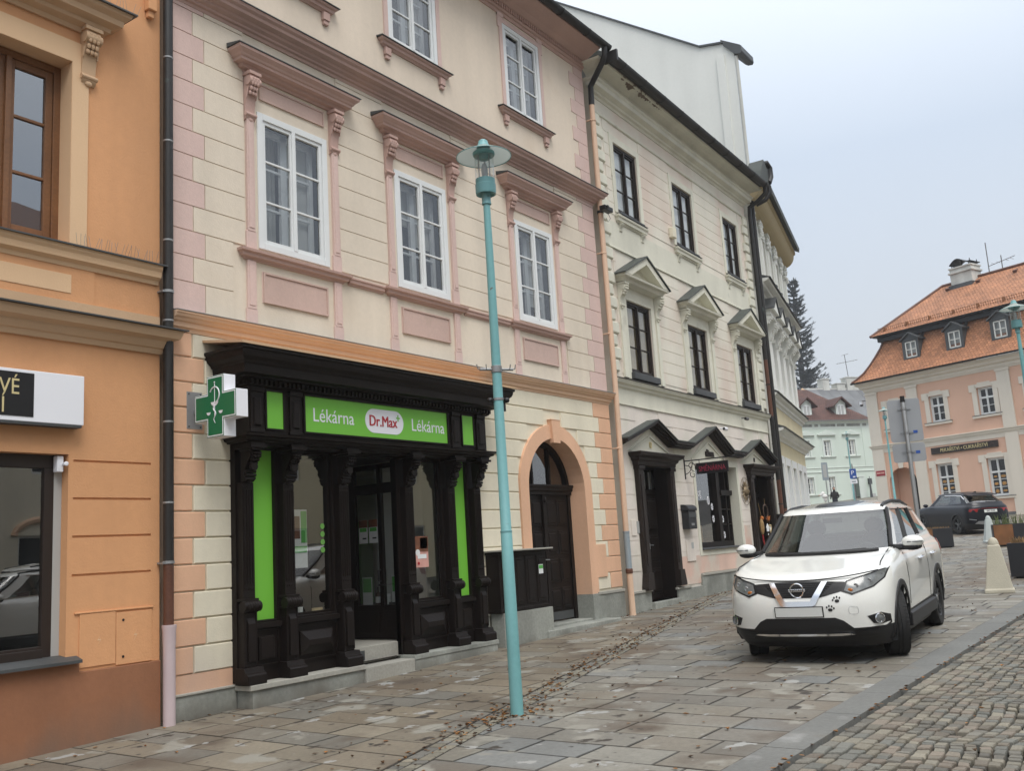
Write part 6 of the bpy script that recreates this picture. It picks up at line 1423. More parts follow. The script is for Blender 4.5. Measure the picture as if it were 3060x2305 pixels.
bd_=sg.part('board',MB().box(3.71,7.52,-.10,-.03,5.40,5.76),'window_brown',bev=.01); sg.part('lettering',moved(text_mesh('PEKAŘSTVÍ • CUKRÁŘSTVÍ',.27,.006,sx=.86),5.62,-.105,5.57),'gold_letter',bd_)
sg.part('ornament',MB().tube([(7.18+.1*math.cos(t*.7),-.105,5.57+.06*math.sin(t)) for t in [k*.4 for k in range(14)]],.008,5),'rust_pipe',bd_)
rn=Thing('street_name_plate','small dark red street name plate on the left corner pilaster of the rose house','sign',(.4,-.1,4.55),FR); rn.part('plate',MB().box(.09,.67,-.10,-.085,4.56,4.86),'red_sign'); rn.part('lettering',MB().box(.13,.36,-.104,-.1005,4.68,4.76),'paper_pink'); rn.part('lettering',MB().box(.38,.63,-.104,-.1005,4.68,4.76),'paper_pink')
# roof: flared mansard, dark fascia, hipped upper roof
MP=[(-.52,10.12),(-.30,10.30),(.0,10.62),(.28,11.05),(.55,11.55),(.80,12.05),(1.0,12.62)]
mb=MB(); XR=RW+.5
for (a,za),(b,zb) in zip(MP,MP[1:]):
    mb.quad((a,a,za),(XR,a,za),(XR,b,zb),(b,b,zb))
def uvm(co,p):
    n=p.normal
    if abs(n.x)>abs(n.y): return (co.y,co.z*1.35+(co.x)*.4)
    return (co.x,co.z*1.28+co.y*.35)
ros.part('mansard',mb,'tiles_orange',uvs=lambda co,p:(co.x,co.z*1.13+co.y*.2))
mb=MB()
for (a,za),(b,zb) in zip(MP,MP[1:]): mb.quad((a,11,za),(a,a,za),(b,b,zb),(b,11,zb))
ros.part('mansard',mb,'tiles_orange',uvs=lambda co,p:(co.y,co.z*1.13+co.x*.2))
mb=MB(); mb.tube([(a,a,z+.03) for a,z in MP],.07,8); ros.part('hip_tiles',mb,'rust_pipe')
mb=MB(); mb.box(.72,XR,.72,.95,12.45,12.75); mb.box(.72,.95,.95,11,12.45,12.75); mb.box(.55,XR,.50,.72,12.72,12.84); mb.box(.55,.72,.72,11,12.72,12.84); ros.part('fascia',mb,'black_metal')
mb=MB(); RY,RX,RZ=5.2,2.6,15.85
E0=(.48,.42,12.80)
mb.quad(E0,(XR,.42,12.80),(XR,RY,RZ),(RX,RY,RZ)); ros.part('upper_roof',mb,'tiles_orange',uvs=lambda co,p:(co.x,co.y*1.19))
mb=MB(); mb.add([(.48,10,12.8),E0,(RX,RY,RZ)],[(0,1,2)]); ros.part('upper_roof',mb,'tiles_orange',uvs=lambda co,p:(co.y,co.z*1.4))
mb=MB(); mb.tube([E0,(RX,RY,RZ+.04),(XR,RY,RZ+.04)],.09,8); ros.part('ridge_tiles',mb,'rust_pipe')
mb=MB(); x=.9
while x<XR: mb.tube([(x,.78,13.02),(x,.72,13.28)],.012,4); x+=.13
mb.tube([(.8,.74,13.24),(XR,.74,13.24)],.014,5); mb.tube([(.8,.77,13.10),(XR,.77,13.10)],.014,5)
x=1.2
while x<XR: mb.prism([(.70,13.0),(.78,13.32),(1.1,13.22)],'x',x,x+.03); x+=1.45
ros.part('snow_guard',mb,'corten')
mb=MB()
for x in (3.3,5.2,7.4,9.6): mb.prism([(4.3,15.30),(4.22,15.42),(4.5,15.52)],'x',x,x+.22)
ros.part('vent_tile',mb,'rust_pipe')
mb=MB(); gutter(mb,-.55,XR,-.56,10.12,.09); ros.part('gutter',mb,'black_metal')
for xc in (3.12,5.78,8.36,11.0):
    mb=MB(); y=.22; w_=.52
    mb.box(xc-w_,xc-w_+.16,y,y+.08,10.98,12.12); mb.box(xc+w_-.16,xc+w_,y,y+.08,10.98,12.12); mb.box(xc-w_+.16,xc+w_-.16,y,y+.08,10.98,11.06); mb.prism([(xc-w_,12.0),(xc+w_,12.0),(xc+w_,12.12),(xc,12.45),(xc-w_,12.12)],'y',y-.001,y+.08)
    for s in (-1,1): mb.prism([(y+.08,10.98),(y+.08,12.12),(1.0,12.62),(.25,11.0)],'x',xc+s*w_-(.03 if s>0 else 0),xc+s*w_+(.03 if s<0 else 0))
    for s in (-1,1): mb.prism([(xc+s*(w_+.10),12.04),(xc,12.44),(xc,12.52),(xc+s*(w_+.10),12.12)],'y',y-.12,1.1)
    dm=ros.part('dormer',mb,'zinc_dark')
    mb=MB(); a,b,c,d=xc-w_+.17,xc+w_-.17,11.07,11.98
    for q in ((a,a+.06,c,d),(b-.06,b,c,d),(a,b,c,c+.06),(a,b,d-.06,d),((a+b)/2-.03,(a+b)/2+.03,c,d),(a,b,(c+d)/2-.02,(c+d)/2+.02)): mb.box(q[0],q[1],y+.03,y+.075,q[2],q[3])
    ros.part('window_frame',mb,'white_wall',dm); g=MB(); g.quad((a,y+.06,c),(b,y+.06,c),(b,y+.06,d),(a,y+.06,d)); ros.part('pane',g,'glass',dm); ros.part('curtain',MB().box(a,b,y+.2,y+.21,c,d),'blind_grey',dm)
mb=MB(); x0=3.55; mb.box(x0,x0+1.35,4.55,5.55,15.2,16.25); mb.box(x0-.08,x0+1.43,4.47,5.63,16.25,16.36); mb.box(x0,x0+1.35,4.55,5.55,16.36,16.55); mb.box(x0-.05,x0+1.40,4.5,5.6,16.55,16.64); ch=ros.part('chimney',mb,'chimney_white',bev=.01)
ros.part('chimney_flashing',MB().box(x0-.06,x0+1.41,4.35,5.58,15.25,15.55),'zinc_dark',ch)
mb=MB(); P=[(x0+.05+1.35*k/10*.98,16.78+.30*math.sin(PI*min(1,k/7.5))*(1 if k<8 else .6)) for k in range(11)]
mb.add([(x,4.5,z) for x,z in P]+[(x,5.6,z) for x,z in P]+[(x,4.5,z+.04) for x,z in P]+[(x,5.6,z+.04) for x,z in P],[(k,k+1,12+k,11+k) for k in range(10)]+[(22+k,23+k,34+k,33+k) for k in range(10)]+[(k,k+1,23+k,22+k) for k in range(10)]+[(11+k,12+k,34+k,33+k) for k in range(10)])
for px_ in (x0+.1,x0+.75,x0+1.25): mb.tube([(px_,4.7,16.6),(px_,4.7,17.0)],.025,5); mb.tube([(px_,5.45,16.6),(px_,5.45,17.0)],.025,5)
ros.part('chimney_cowl',mb,'black_metal',ch)
mb=MB(); 
for x,z,h in ((5.6,15.85,1.9),(6.4,15.85,.9),(7.9,15.85,1.0),(8.15,15.85,.8)): mb.tube([(x,5.2,z),(x,5.2,z+h)],.03,6)
mb.tube([(5.6,5.2,16.3),(7.2,5.2,16.5)],.02,5)
for x in (5.9,6.2,6.7,7.0): mb.tube([(x,5.0,16.38),(x,5.4,16.38)],.012,4)
ros.part('antenna',mb,'antenna_metal')
# ------------------------------------------------------------------ mint house and the grey roofed house behind it
FM=Matrix.Translation((80.54,27.16,0))@Matrix.Rotation(R(-37),4,'Z')
mnt=Thing('mint_house','mint green house with small pediments over its windows and brown dormered roof','house',(4,0,3.9),FM)
MU=[(.56,1.32),(2.72,3.42),(5.22,5.93)]; ML=[(.65,1.35),(2.77,3.45)]; MX0,MX1=-4.5,7.75
mb=MB().wall(MX0,MX1,3.0,10.4,[(a,b,7.9,9.28,.16) for a,b in MU+[(-1.7,-1.0)]]+[(a,b,4.68,6.13,.16) for a,b in ML+[(-1.6,-.9)]]+[(5.15,6.35,3.4,6.0,.5)])
mb.quad((MX1,0,3),(MX1,8,3),(MX1,8,10.5),(MX1,0,10.5)); mb.quad((MX0,0,3),(MX0,8,3),(MX0,8,10.5),(MX0,0,10.5)); mb.quad((MX0,8,3),(MX1,8,3),(MX1,8,10.5),(MX0,8,10.5))
mnt.part('wall',mb,'mint_wall')
mb=MB(); mb.box(MX0,MX1,-.02,0,10.28,10.42); mb.box(MX0,MX1,-.02,.0,10.42,10.72); mb.mold(MX0,MX1,[(.03,10.72),(.08,10.76),(.1,10.88),(.26,10.95),(.28,11.0),(0,11.02)],0,False); mnt.part('frieze',mb,'mint_trim')
for a,b in ((.3,1.75),(2.0,2.35),(2.6,4.1),(4.3,5.05),(5.25,6.65),(6.9,7.3),(-1.4,0)): mnt.part('frieze_panel',MB().box(a,b,-.03,-.021,10.45,10.68),'granite')
mb=MB(); mb.mold(MX0,MX1,[(.02,6.86),(.05,6.89),(.05,6.94),(0,6.95)],0,False); mb.mold(MX0,MX1,[(.02,6.50),(.06,6.53),(.06,6.58),(0,6.6)],0,False); mnt.part('string_course',mb,'mint_trim')
def mwin(a,b,c,d,ped):
    wn=window(mnt,a,b,c,d,.08,.05,.04,.028,2,(1/3,2/3),'white_wall','glass','sides',yb=.3)
    mb=MB(); mb.box(a-.15,a,-.04,0,c-.02,d+.16); mb.box(b,b+.15,-.04,0,c-.02,d+.16); mb.box(a,b,-.04,0,d,d+.16); mnt.part('surround',mb,'mint_trim',wn)
    mb=MB(); mb.mold(a-.28,b+.28,[(.03,c-.17),(.08,c-.12),(.12,c-.08),(.13,c-.03),(0,c-.02)]); mnt.part('sill',mb,'mint_trim',wn)
    if ped:
        x=(a+b)/2; mb=MB(); mb.prism([(x-.92,d+.43),(x+.92,d+.43),(x+.92,d+.50),(x,d+.86),(x-.92,d+.50)],'y',-.20,0); pe=mnt.part('pediment',mb,'mint_trim',wn); mnt.part('tympanum',MB().prism([(x-.5,d+.52),(x+.5,d+.52),(x,d+.72)],'y',-.205,-.2005),'mint_wall',pe)
for a,b in MU+[(-1.7,-1.0)]: mwin(a,b,7.9,9.28,True)
for a,b in ML+[(-1.6,-.9)]: mwin(a,b,4.68,6.13,False)
mb=MB(); mb.box(5.0,5.15,-.04,0,3.4,6.15); mb.box(6.35,6.5,-.04,0,3.4,6.15); mb.box(5.15,6.35,-.04,0,6.0,6.15); ds=mnt.part('door_surround',mb,'mint_trim'); mnt.part('door',MB().box(5.15,5.75,.42,.48,3.4,6.0),'room_dark',ds); mnt.part('door_leaf',MB().box(5.78,6.35,-.1,-.05,3.4,5.95),'mint_trim',ds)
mnt.part('wall_vent',MB().box(7.0,7.4,-.02,0,4.2,4.55),'blind_grey'); mnt.part('corner_strip',MB().box(6.75,7.7,-.025,0,6.95,10.28),'mint_wall')
rx,ry,rz_2=4.45,4.0,14.4
mb=MB(); mb.quad((MX0,-.35,10.95),(MX1+.1,-.35,10.95),(rx,ry,rz_2),(MX0,ry,rz_2)); mnt.part('roof',mb,'tiles_brown',uvs=roof_uv((1,0,0),(0,4.35,3.45)))
mb=MB(); mb.add([(MX1+.1,-.35,10.95),(MX1+.1,8,10.95),(rx,ry,rz_2)],[(0,1,2)]); mnt.part('roof',mb,'tiles_brown',uvs=roof_uv((0,1,0),(-3,0,3.45)))
mb=MB(); mb.box(MX0,MX1+.12,-.42,-.34,10.9,10.99); mnt.part('gutter',mb,'antenna_metal')
for x,c in ((1.72,0),(5.22,1)):
    mb=MB(); y=.45; mb.prism([(x-.52,11.3),(x+.52,11.3),(x+.52,12.55),(x,13.0),(x-.52,12.55)],'y',y,y+.05); 
    for s in (-1,1): mb.quad((x+s*.52,y,11.3),(x+s*.52,3,11.3),(x+s*.52,3,12.6),(x+s*.52,y,12.55))
    dm=mnt.part('dormer',mb,'mint_trim')
    mb=MB()
    for s in (-1,1): mb.add([(x+s*.95,y-.35,12.30),(x,y-.35,13.12),(x,3.2,13.12),(x+s*.95,2.2,12.30),(x+s*.95,y-.35,12.20),(x,y-.35,13.0),(x,3.2,13.0),(x+s*.95,2.2,12.2)],[(0,1,2,3),(4,5,6,7),(0,1,5,4),(3,0,4,7)])
    mnt.part('dormer_roof',mb,'dormer_tiles',dm)
    mb=MB(); mb.box(x-.36,x+.36,y-.03,y-.001,11.42,12.42); wf=mnt.part('window_frame',mb,'white_paint',dm); mb=MB(); mb.box(x-.29,x-.04,y-.036,y-.031,11.5,12.34); mb.box(x+.04,x+.29,y-.036,y-.031,11.5,12.34); mnt.part('pane',mb,'blind_grey',dm)
gry=Thing('grey_roof_house','house with grey metal roof and white chimneys showing behind the mint house','house',(10,7,4),FM)
mb=MB(); mb.add([(6.25,7.2,15.1),(15,7.2,15.1),(15,3.2,11.4),(9.8,3.2,11.4)],[(0,1,2,3)]); gry.part('roof',mb,'sheet_grey',uvs=lambda co,p:(co.y*1.3,co.x))
mb=MB(); mb.add([(6.25,7.2,15.12),(9.8,3.2,11.42),(9.6,3.1,11.2),(6.0,7.1,14.9)],[(0,1,2,3)]); mb.add([(6.0,7.1,14.9),(9.6,3.1,11.2),(9.5,3.3,10.4),(5.8,7.3,14.2)],[(0,1,2,3)]); gry.part('verge',mb,'beige_trim')
mb=MB(); mb.box(6.5,15,7.0,12,4,15.05); gry.part('wall',mb,'chimney_white')
for (a,b,z) in ((8.45,9.15,15.9),(11.15,12.5,16.05),(10.0,10.9,15.45)):
    mb=MB(); mb.box(a,b,6.9,7.8,14.2,z); mb.box(a-.06,b+.06,6.84,7.86,z,z+.08); gry.part('chimney',mb,'chimney_white')
mb=MB(); mb.tube([(11.7,7.3,16.1),(11.55,7.3,18.4)],.035,6); mb.tube([(10.6,7.3,17.5),(13.0,7.3,17.9)],.02,5); mb.tube([(11.2,7.3,18.3),(12.0,7.3,18.5)],.02,5)
for k in range(6): mb.tube([(10.7+.4*k,7.0,17.5+.07*k),(10.7+.4*k,7.6,17.5+.07*k)],.014,4)
gry.part('antenna',mb,'antenna_metal')
# ------------------------------------------------------------------ conifer far behind
TX,TY=161.8,52.1
tr=Thing('conifer_tree','tall dark fir tree rising hazily behind the brown and grey roofs','tree',(TX,TY,5))
rr=random.Random(11)
tr.part('trunk',MB().tube([(0,0,0),(.05,0,8),(0,.05,16),(.0,0,24.6)],[.55,.45,.28,.04],10),'bark',smooth='auto')
mb=MB()
def spray(p,d,L,w_):
    # one twig of needles: a ragged fan of thin blades
    d=d.normalized(); s=d.cross(Vector((0,0,1))); s=s.normalized() if s.length>.01 else Vector((1,0,0)); u=s.cross(d)
    for k in range(7):
        t=k/6; b=p+d*L*t*.8
        for sg in (-1,1):
            tip=b+(d*.55+s*sg*rr.uniform(.5,1.0)+u*rr.uniform(-.35,.15))*w_*(1.15-t)
            e=b+d*L*.16; mb.add([tuple(b),tuple(e),tuple(tip)],[(0,1,2)])
z=6.5
while z<24.3:
    f=(24.6-z)/18; rad=.35+3.3*f**.85; n=int(7+6*f)
    for k in range(n):
        a=rr.uniform(0,2*PI); L=rad*rr.uniform(.45,1.12)
        if rr.random()<.10: L*=1.25
        if rr.random()<.08: continue
        pts=[]; up=rr.uniform(-.10,.12)
        for q in range(6):
            t=q/5; pts.append(Vector((math.cos(a)*L*t,math.sin(a)*L*t,z+L*(up*t-.20*t+.45*t*t))))
        mb.tube([tuple(p) for p in pts],[.05*(1-.8*q/5)+.01 for q in range(6)],4,False)
        for q in range(1,6):
            for s in range(4):
                d=(pts[q]-pts[q-1]).normalized()+Vector((rr.uniform(-.6,.6),rr.uniform(-.6,.6),rr.uniform(-.35,.25)))
                spray(pts[q-1].lerp(pts[q],rr.random()),d,rr.uniform(.35,.6),rr.uniform(.22,.36))
    z+=rr.uniform(.28,.5)
tr.part('crown',mb,'needles'); tr.e.scale=(1.6,1.6,1.62)
# ------------------------------------------------------------------ street furniture
lamp('turquoise street lamp at the right edge of the picture',(21.86,2.52,gz(21.86)),1.0)
lamp('turquoise street lamp in front of the arch of the rose house',(53.4,13.06,gz(53.4)),1.11)
lamp('faint turquoise street lamp in front of the mint house',(66.2,18.8,gz(66.2)),.98)
sp=Thing('road_sign','back of a tall grey road sign on a galvanised post behind the white car','road sign',(17.86,4.03,gz(17.86)),rz=R(12))
sp.part('post',MB().lathe([(.038,0),(.038,3.50),(.03,3.52)],n=16),'zinc',smooth='auto'); sp.part('cap',MB().lathe([(.04,3.42),(.04,3.53),(.0,3.53)],n=14),'black_metal')
def rplate(w_,z0,z1,r_=.05,x0=.055,x1=.062):
    P=[]
    for cx,cz,a0 in ((w_/2-r_,z1-r_,0),(-w_/2+r_,z1-r_,PI/2),(-w_/2+r_,z0+r_,PI),(w_/2-r_,z0+r_,PI*1.5)):
        for k in range(6): a=a0+PI/2*k/5; P.append((cx+r_*math.cos(a),cz+r_*math.sin(a)))
    return MB().prism(P,'x',x0,x1)
sp.part('sign_plate',rplate(.54,2.72,3.48),'grey_metal',bev=.002); sp.part('sign_plate',rplate(.54,2.36,2.69),'grey_metal',bev=.002)
mb=MB()
for z in (3.28,2.86,2.52):
    mb.lathe([(.039,0),(.044,0),(.044,.035),(.039,.035)],(0,0,z),16); mb.box(.036,.055,-.11,.11,z+.005,z+.03)
sp.part('clamp',mb,'zinc')
for z in (2.86,2.5): sp.part('label',MB().box(.050,.0545,-.18,-.11,z,z+.05),'blue_sign')
pk=Thing('parking_sign','blue parking sign with a white plate below on a thin post','road sign',(58.6,16.55,gz(58.6)),rz=R(15)); 
pk.part('post',MB().lathe([(.035,0),(.035,3.4)],n=10),'zinc'); pp=pk.part('sign_plate',rplate(.38,2.52,3.10,.04,-.06,-.05),'blue_sign'); pk.part('sub_plate',rplate(.40,2.22,2.48,.03,-.06,-.05),'white_sign')
me=text_mesh('P',.36,.006); me.transform(Matrix.Rotation(-PI/2,4,'Z')); me.transform(Matrix.Translation((-.065,.02,2.86))); pk.part('lettering',me,'white_sign',pp)
pk.part('car_symbol',MB().box(-.066,-.061,-.12,.02,2.58,2.66),'white_sign',pp); pk.part('symbol',MB().box(-.066,-.061,-.12,.10,2.31,2.37),'grey_pipe')
ns_=Thing('narrow_sign','narrow grey sign on a thin post in front of the mint house','road sign',(67.8,21.05,gz(67.8)),rz=R(18)); ns_.part('post',MB().lathe([(.035,0),(.035,2.6)],n=10),'zinc'); ns_.part('sign_plate',rplate(.42,2.3,3.55,.05,-.05,-.03),'grey_pipe'); ns_.part('inner_field',rplate(.22,2.5,3.4,.03,-.055,-.051),'blind_grey')
wl=Thing('wall_camera','small white camera globe on the left corner of the rose house','camera',(-.05,-.3,9.0),FR); wl.part('bracket',MB().tube([(0,-.02,9.05),(-.3,-.1,9.05)],.03,6),'antenna_metal'); wl.part('body',MB().lathe([(.10,.18),(.11,0),(.0,-.02)],(-.32,-.1,8.85),12),'white_sign',smooth='auto'); wl.part('lens',MB().ball((-.32,-.1,8.83),.10,10,6),'black_sign',smooth='auto')
ks=Thing('kiosk_lamp','dark wall lamp right of the doorway of the mint house','wall lamp',(6.9,-.05,5.4),FM); ks.part('body',MB().box(6.75,7.05,-.2,0,5.35,5.85),'zinc_dark')
umb=Thing('folded_parasol','dark folded parasol standing by the doorway of the mint house','parasol',(6.5,-.6,3.7),FM); umb.part('pole',MB().tube([(6.5,-.6,3.7),(6.5,-.6,6.0)],.03,6),'antenna_metal'); umb.part('cover',MB().lathe([(.10,0),(.12,.3),(.05,1.8),(.02,2.1)],(6.5,-.6,3.8),10),'zinc_dark',smooth='auto')
def bollard(label,x,y,rz,m,h=1.0):
    b=Thing('stone_bollard',label,'bollard',(x,y,gz(x)-.005),rz=rz,group='pyramid shaped stone bollards')
    mb=MB(); A=.235
    def ring(a,z): return [(-a,-a,z),(a,-a,z),(a,a,z),(-a,a,z)]
    lv=[ring(A,0),ring(A,.06),ring(A-.02,.075),ring(.10,.80*h),ring(.085,.82*h)]
    vs=[p for r_ in lv for p in r_]; mb.add(vs,[(0,1,2,3)]+[(4*i+j,4*i+(j+1)%4,4*i+4+(j+1)%4,4*i+4+j) for i in range(4) for j in range(4)]+[(16,17,18,19)])
    b.part('pyramid',mb,m,bev=.012)
    b.part('dome',MB().lathe([(.088,.81*h),(.088,.845*h),(.078,.885*h),(.055,.925*h),(.025,.945*h),(0,.95*h)],n=20),m,smooth='auto')
bollard('cream stone pyramid bollard with round top standing near the kerb',18.72,3.04,R(9),'bollard_stone')
bollard('pale grey pyramid bollard standing further off beside the dark parked car',38.0,6.22,R(20),'bollard_grey')
def planter(label,plabel,pkind,x,y,rz,w_,d,h,side,seed,tall,full):
    z=gz(x)
    p=Thing('planter',label,'planter',(x,y,z),rz=rz,group='box planters on the square')
    mb=MB(); t=.03
    mb.box(0,t,0,w_,.04,h); mb.box(d-t,d,0,w_,.04,h); mb.box(t,d-t,0,t,.04,h); mb.box(t,d-t,w_-t,w_,.04,h); mb.box(t,d-t,t,w_-t,.04,.08); p.part('box',mb,'planter_black',bev=.006)
    if side: p.part('rust_panel',MB().box(.05,d-.05,w_+.001,w_+.02,.08,h-.02) if side>0 else MB().box(-.02,-.001,w_*.55,w_-.02,.06,h-.02),'corten')
    p.part('foot',MB().box(.08,d-.08,.08,w_-.08,0,.039),'black_metal'); p.part('soil',MB().box(t,d-t,t,w_-t,.1,h-.06),'soil')
    rr=random.Random(seed); mb=MB()
    for k in range(full):
        a,b=rr.uniform(.08,d-.08),rr.uniform(.08,w_-.08); L=tall*rr.uniform(.35,1); dx,dy=rr.uniform(-.35,.35)*L,rr.uniform(-.35,.35)*L; wv=rr.uniform(.006,.014); an=rr.uniform(0,PI)
        c,s=math.cos(an)*wv,math.sin(an)*wv
        mb.add([(a-c,b-s,h-.07),(a+c,b+s,h-.07),(a+dx*.4+c*.8,b+dy*.4+s*.8,h-.07+L*.6),(a+dx*.4-c*.8,b+dy*.4-s*.8,h-.07+L*.6),(a+dx,b+dy,h-.07+L)],[(0,1,2,3),(3,2,4)])
    g=lone('grass_tuft',mb,pkind,plabel,'plant'); g.matrix_basis=p.F
planter('long black box planter just behind the cream stone bollard','dry brown grass growing in the nearest black planter','dry_grass',21.55,2.06,R(0),1.2,.55,.70,0,1,.22,420)
planter('black and rust coloured planter in front of the dark parked car','low dry grass in the planter in front of the dark car','dry_grass',36.2,7.1,R(12),1.15,1.0,.68,-1,2,.16,260)
planter('rust and black planter at the right edge behind the pale grey bollard','tall green and straw grass in the planter at the right edge','green_grass',35.2,4.35,R(12),1.3,1.0,.72,-1,3,.5,150)
# ------------------------------------------------------------------ pedestrian far up the street
px_,py_=66.9,20.3; pz_=gz(px_)
pe=Thing('person','person in a black jacket seen from behind carrying a white bundle near the mint house','person',(px_,py_,pz_),rz=R(20))
me=bpy.data.meshes.new('body'); V=[(0,0,.95),(0,0,1.2),(0,0,1.42),(0,0,1.52),(0,0,1.62),(0,.01,1.74),(0,.10,.90),(.02,.11,.48),(0,.11,.06),(-.12,.12,.04),(0,-.10,.90),(.05,-.11,.48),(.06,-.11,.06),(-.06,-.12,.04),(0,.20,1.41),(-.03,.25,1.14),(-.2,.28,1.02),(-.27,.28,1.02),(0,-.20,1.41),(-.03,-.25,1.14),(-.2,-.18,1.06),(-.27,-.14,1.06)]
Ed=[(0,1),(1,2),(2,3),(3,4),(4,5),(0,6),(6,7),(7,8),(8,9),(0,10),(10,11),(11,12),(12,13),(2,14),(14,15),(15,16),(16,17),(2,18),(18,19),(19,20),(20,21)]
me.from_pydata(V,Ed,[]); bo=bpy.data.objects.new('body',me); COL.objects.link(bo); bo.parent=pe.e; sk_=bo.modifiers.new('skin','SKIN'); bo.modifiers.new('smooth','SUBSURF').levels=1
Rd=[.16,.16,.17,.06,.085,.09,.10,.07,.05,.04,.10,.07,.05,.04,.075,.055,.045,.035,.075,.055,.045,.035]
for i,v in enumerate(me.skin_vertices[0].data): v.radius=(Rd[i],Rd[i]*(1.0 if i not in (0,1,2) else 1.15))
me.skin_vertices[0].data[0].use_root=True; me.materials.append(M['jacket_black'])
pe.part('hair',MB().ball((.02,.005,1.74),(.10,.09,.10),10,7),'hair_dark',smooth='auto'); pe.part('face',MB().ball((-.05,.0,1.70),(.065,.065,.09),10,7),'skin',smooth='auto'); pe.part('trousers',MB().lathe([(.13,.5),(.17,.85),(.18,.98)],(.0,0,0),12),'trousers',smooth='auto')
wb=Thing('white_bundle','white fluffy bundle held out in front by the person in black','bundle',(px_-.2,py_+.62,pz_+.9),rz=R(20)); mb=MB()
for c,r_ in (((0,.0,.32),(.16,.2,.16)),((.02,.10,.5),(.12,.14,.16)),((.0,-.02,.12),(.10,.12,.2)),((.0,.24,.44),(.08,.1,.08))): mb.ball(c,r_,12,8)
wb.part('fleece',mb,'fur_white',smooth='auto'); wb.part('tip',MB().ball((0,.34,.42),(.04,.06,.03),8,5),'amber')
# ------------------------------------------------------------------ cars
def sup(s,p): s=min(abs(s),1.0); return 1-(max(0,1-s**p))**(1/p)
class Car:
    NF,NS,NR=18,44,14
    def __init__(c,levels,p=2.7,pr=3.0): c.L=levels; c.p=p; c.pr=pr
    def zat(c,l,x):
        zs=l['z']
        if isinstance(zs,(int,float)): return zs
        for (a,za),(b,zb) in zip(zs,zs[1:]):
            if x<=b: return za if x<=a else za+(zb-za)*((x-a)/(b-a))**1.0
        return zs[-1][1]
    def contour(c,l):
        out=[]; xf,af,xr,ar,w=l['xf'],l['af'],l['xr'],l['ar'],l['w']; bul=l.get('b',.0)
        for i in range(c.NF):
            s=math.sin(PI/2*(i/(c.NF-1))**.9) if i else 0
            x=xf+af*sup(s,l.get('p',c.p)); out.append((x,w*s))
        a,b=xf+af,xr-ar
        for i in range(1,c.NS):
            t=i/c.NS; x=a+(b-a)*t; out.append((x,w+bul*math.sin(PI*t)))
        for i in range(c.NR-1,-1,-1):
            s=math.sin(PI/2*(i/(c.NR-1))**.9) if i else 0
            out.append((xr-ar*sup(s,c.pr),w*s))
        return [(x,y,c.zat(l,x)) for x,y in out]
    def fx(c,y,z):   # x of the nose at (y,z)
        pts=[]
        for l in c.L:
            if l.get('front'):
                x=l['xf']+l['af']*sup(min(abs(y)/l['w'],.999),l.get('p',c.p)); pts.append((c.zat(l,x),x))
        return c.pick(pts,z)
    def rx(c,y,z):
        pts=[]
        for l in c.L:
            if l.get('rear'):
                x=l['xr']-l['ar']*sup(min(abs(y)/l['w'],.999),c.pr); pts.append((c.zat(l,x),x))
        return c.pick(pts,z)
    def pick(c,pts,z):
        pts.sort(); z=min(max(z,pts[0][0]),pts[-1][0])
        for (za,xa),(zb,xb) in zip(pts,pts[1:]):
            if z<=zb: return xa+(xb-xa)*((z-za)/(zb-za) if zb>za else 0)
        return pts[-1][1]
    def sy(c,x,z):   # half width of the body side
        best=None; pts=[]
        for l in c.L:
            if l.get('side'):
                co=c.contour(l); 
                q=min(co,key=lambda k:abs(k[0]-x)+(0 if k[1]>.3 else 9)); pts.append((q[2],q[1]))
        pts.sort()
        z=min(max(z,pts[0][0]),pts[-1][0])
        for (za,ya),(zb,yb) in zip(pts,pts[1:]):
            if z<=zb: return ya+(yb-ya)*((z-za)/(zb-za) if zb>za else 0)
        return pts[-1][1]
    def decal(c,poly,off,where='front',th=.006,grid=.035,mirror=False):
        # outline in (y,z) laid on the nose / tail, or in (x,z) on the side, with a thin edge
        mbs=[]
        for sg in ((1,-1) if mirror else (1,)):
            P=[(a*sg if where!='side' else a,b) for a,b in poly]
            n=len(P); pts=[]
            for i in range(n):
                a,b=Vector(P[i]),Vector(P[(i+1)%n]); k=max(1,int((b-a).length/grid))
                for q in range(k): pts.append(a.lerp(b,q/k))
            m=len(pts); edges=[(i,(i+1)%m) for i in range(m)]
            x0,x1=min(p.x for p in pts),max(p.x for p in pts); z0,z1=min(p.y for p in pts),max(p.y for p in pts)
            ins=[]; x=x0+grid/2
            while x<x1:
                z=z0+grid/2
                while z<z1: ins.append(Vector((x,z))); z+=grid
                x+=grid
            V,E_,F_,*_r=delaunay_2d_cdt(pts+ins,edges,[],2,1e-5)
            def on(p,o):
                if where=='front': return (c.fx(p[0],p[1])-o,p[0],p[1])
                if where=='rear': return (c.rx(p[0],p[1])+o,p[0],p[1])
                return (p[0],sg*(c.sy(p[0],p[1])+o),p[1])
            mb=MB(); top=[on(p,off) for p in V]; mb.add(top,[tuple(f) for f in F_])
            B=[on(p,off) for p in pts]+[on(p,off-th-.004) for p in pts]; mb.add(B,[(i,(i+1)%m,m+(i+1)%m,m+i) for i in range(m)])
            mbs.append(mb)
        return mbs
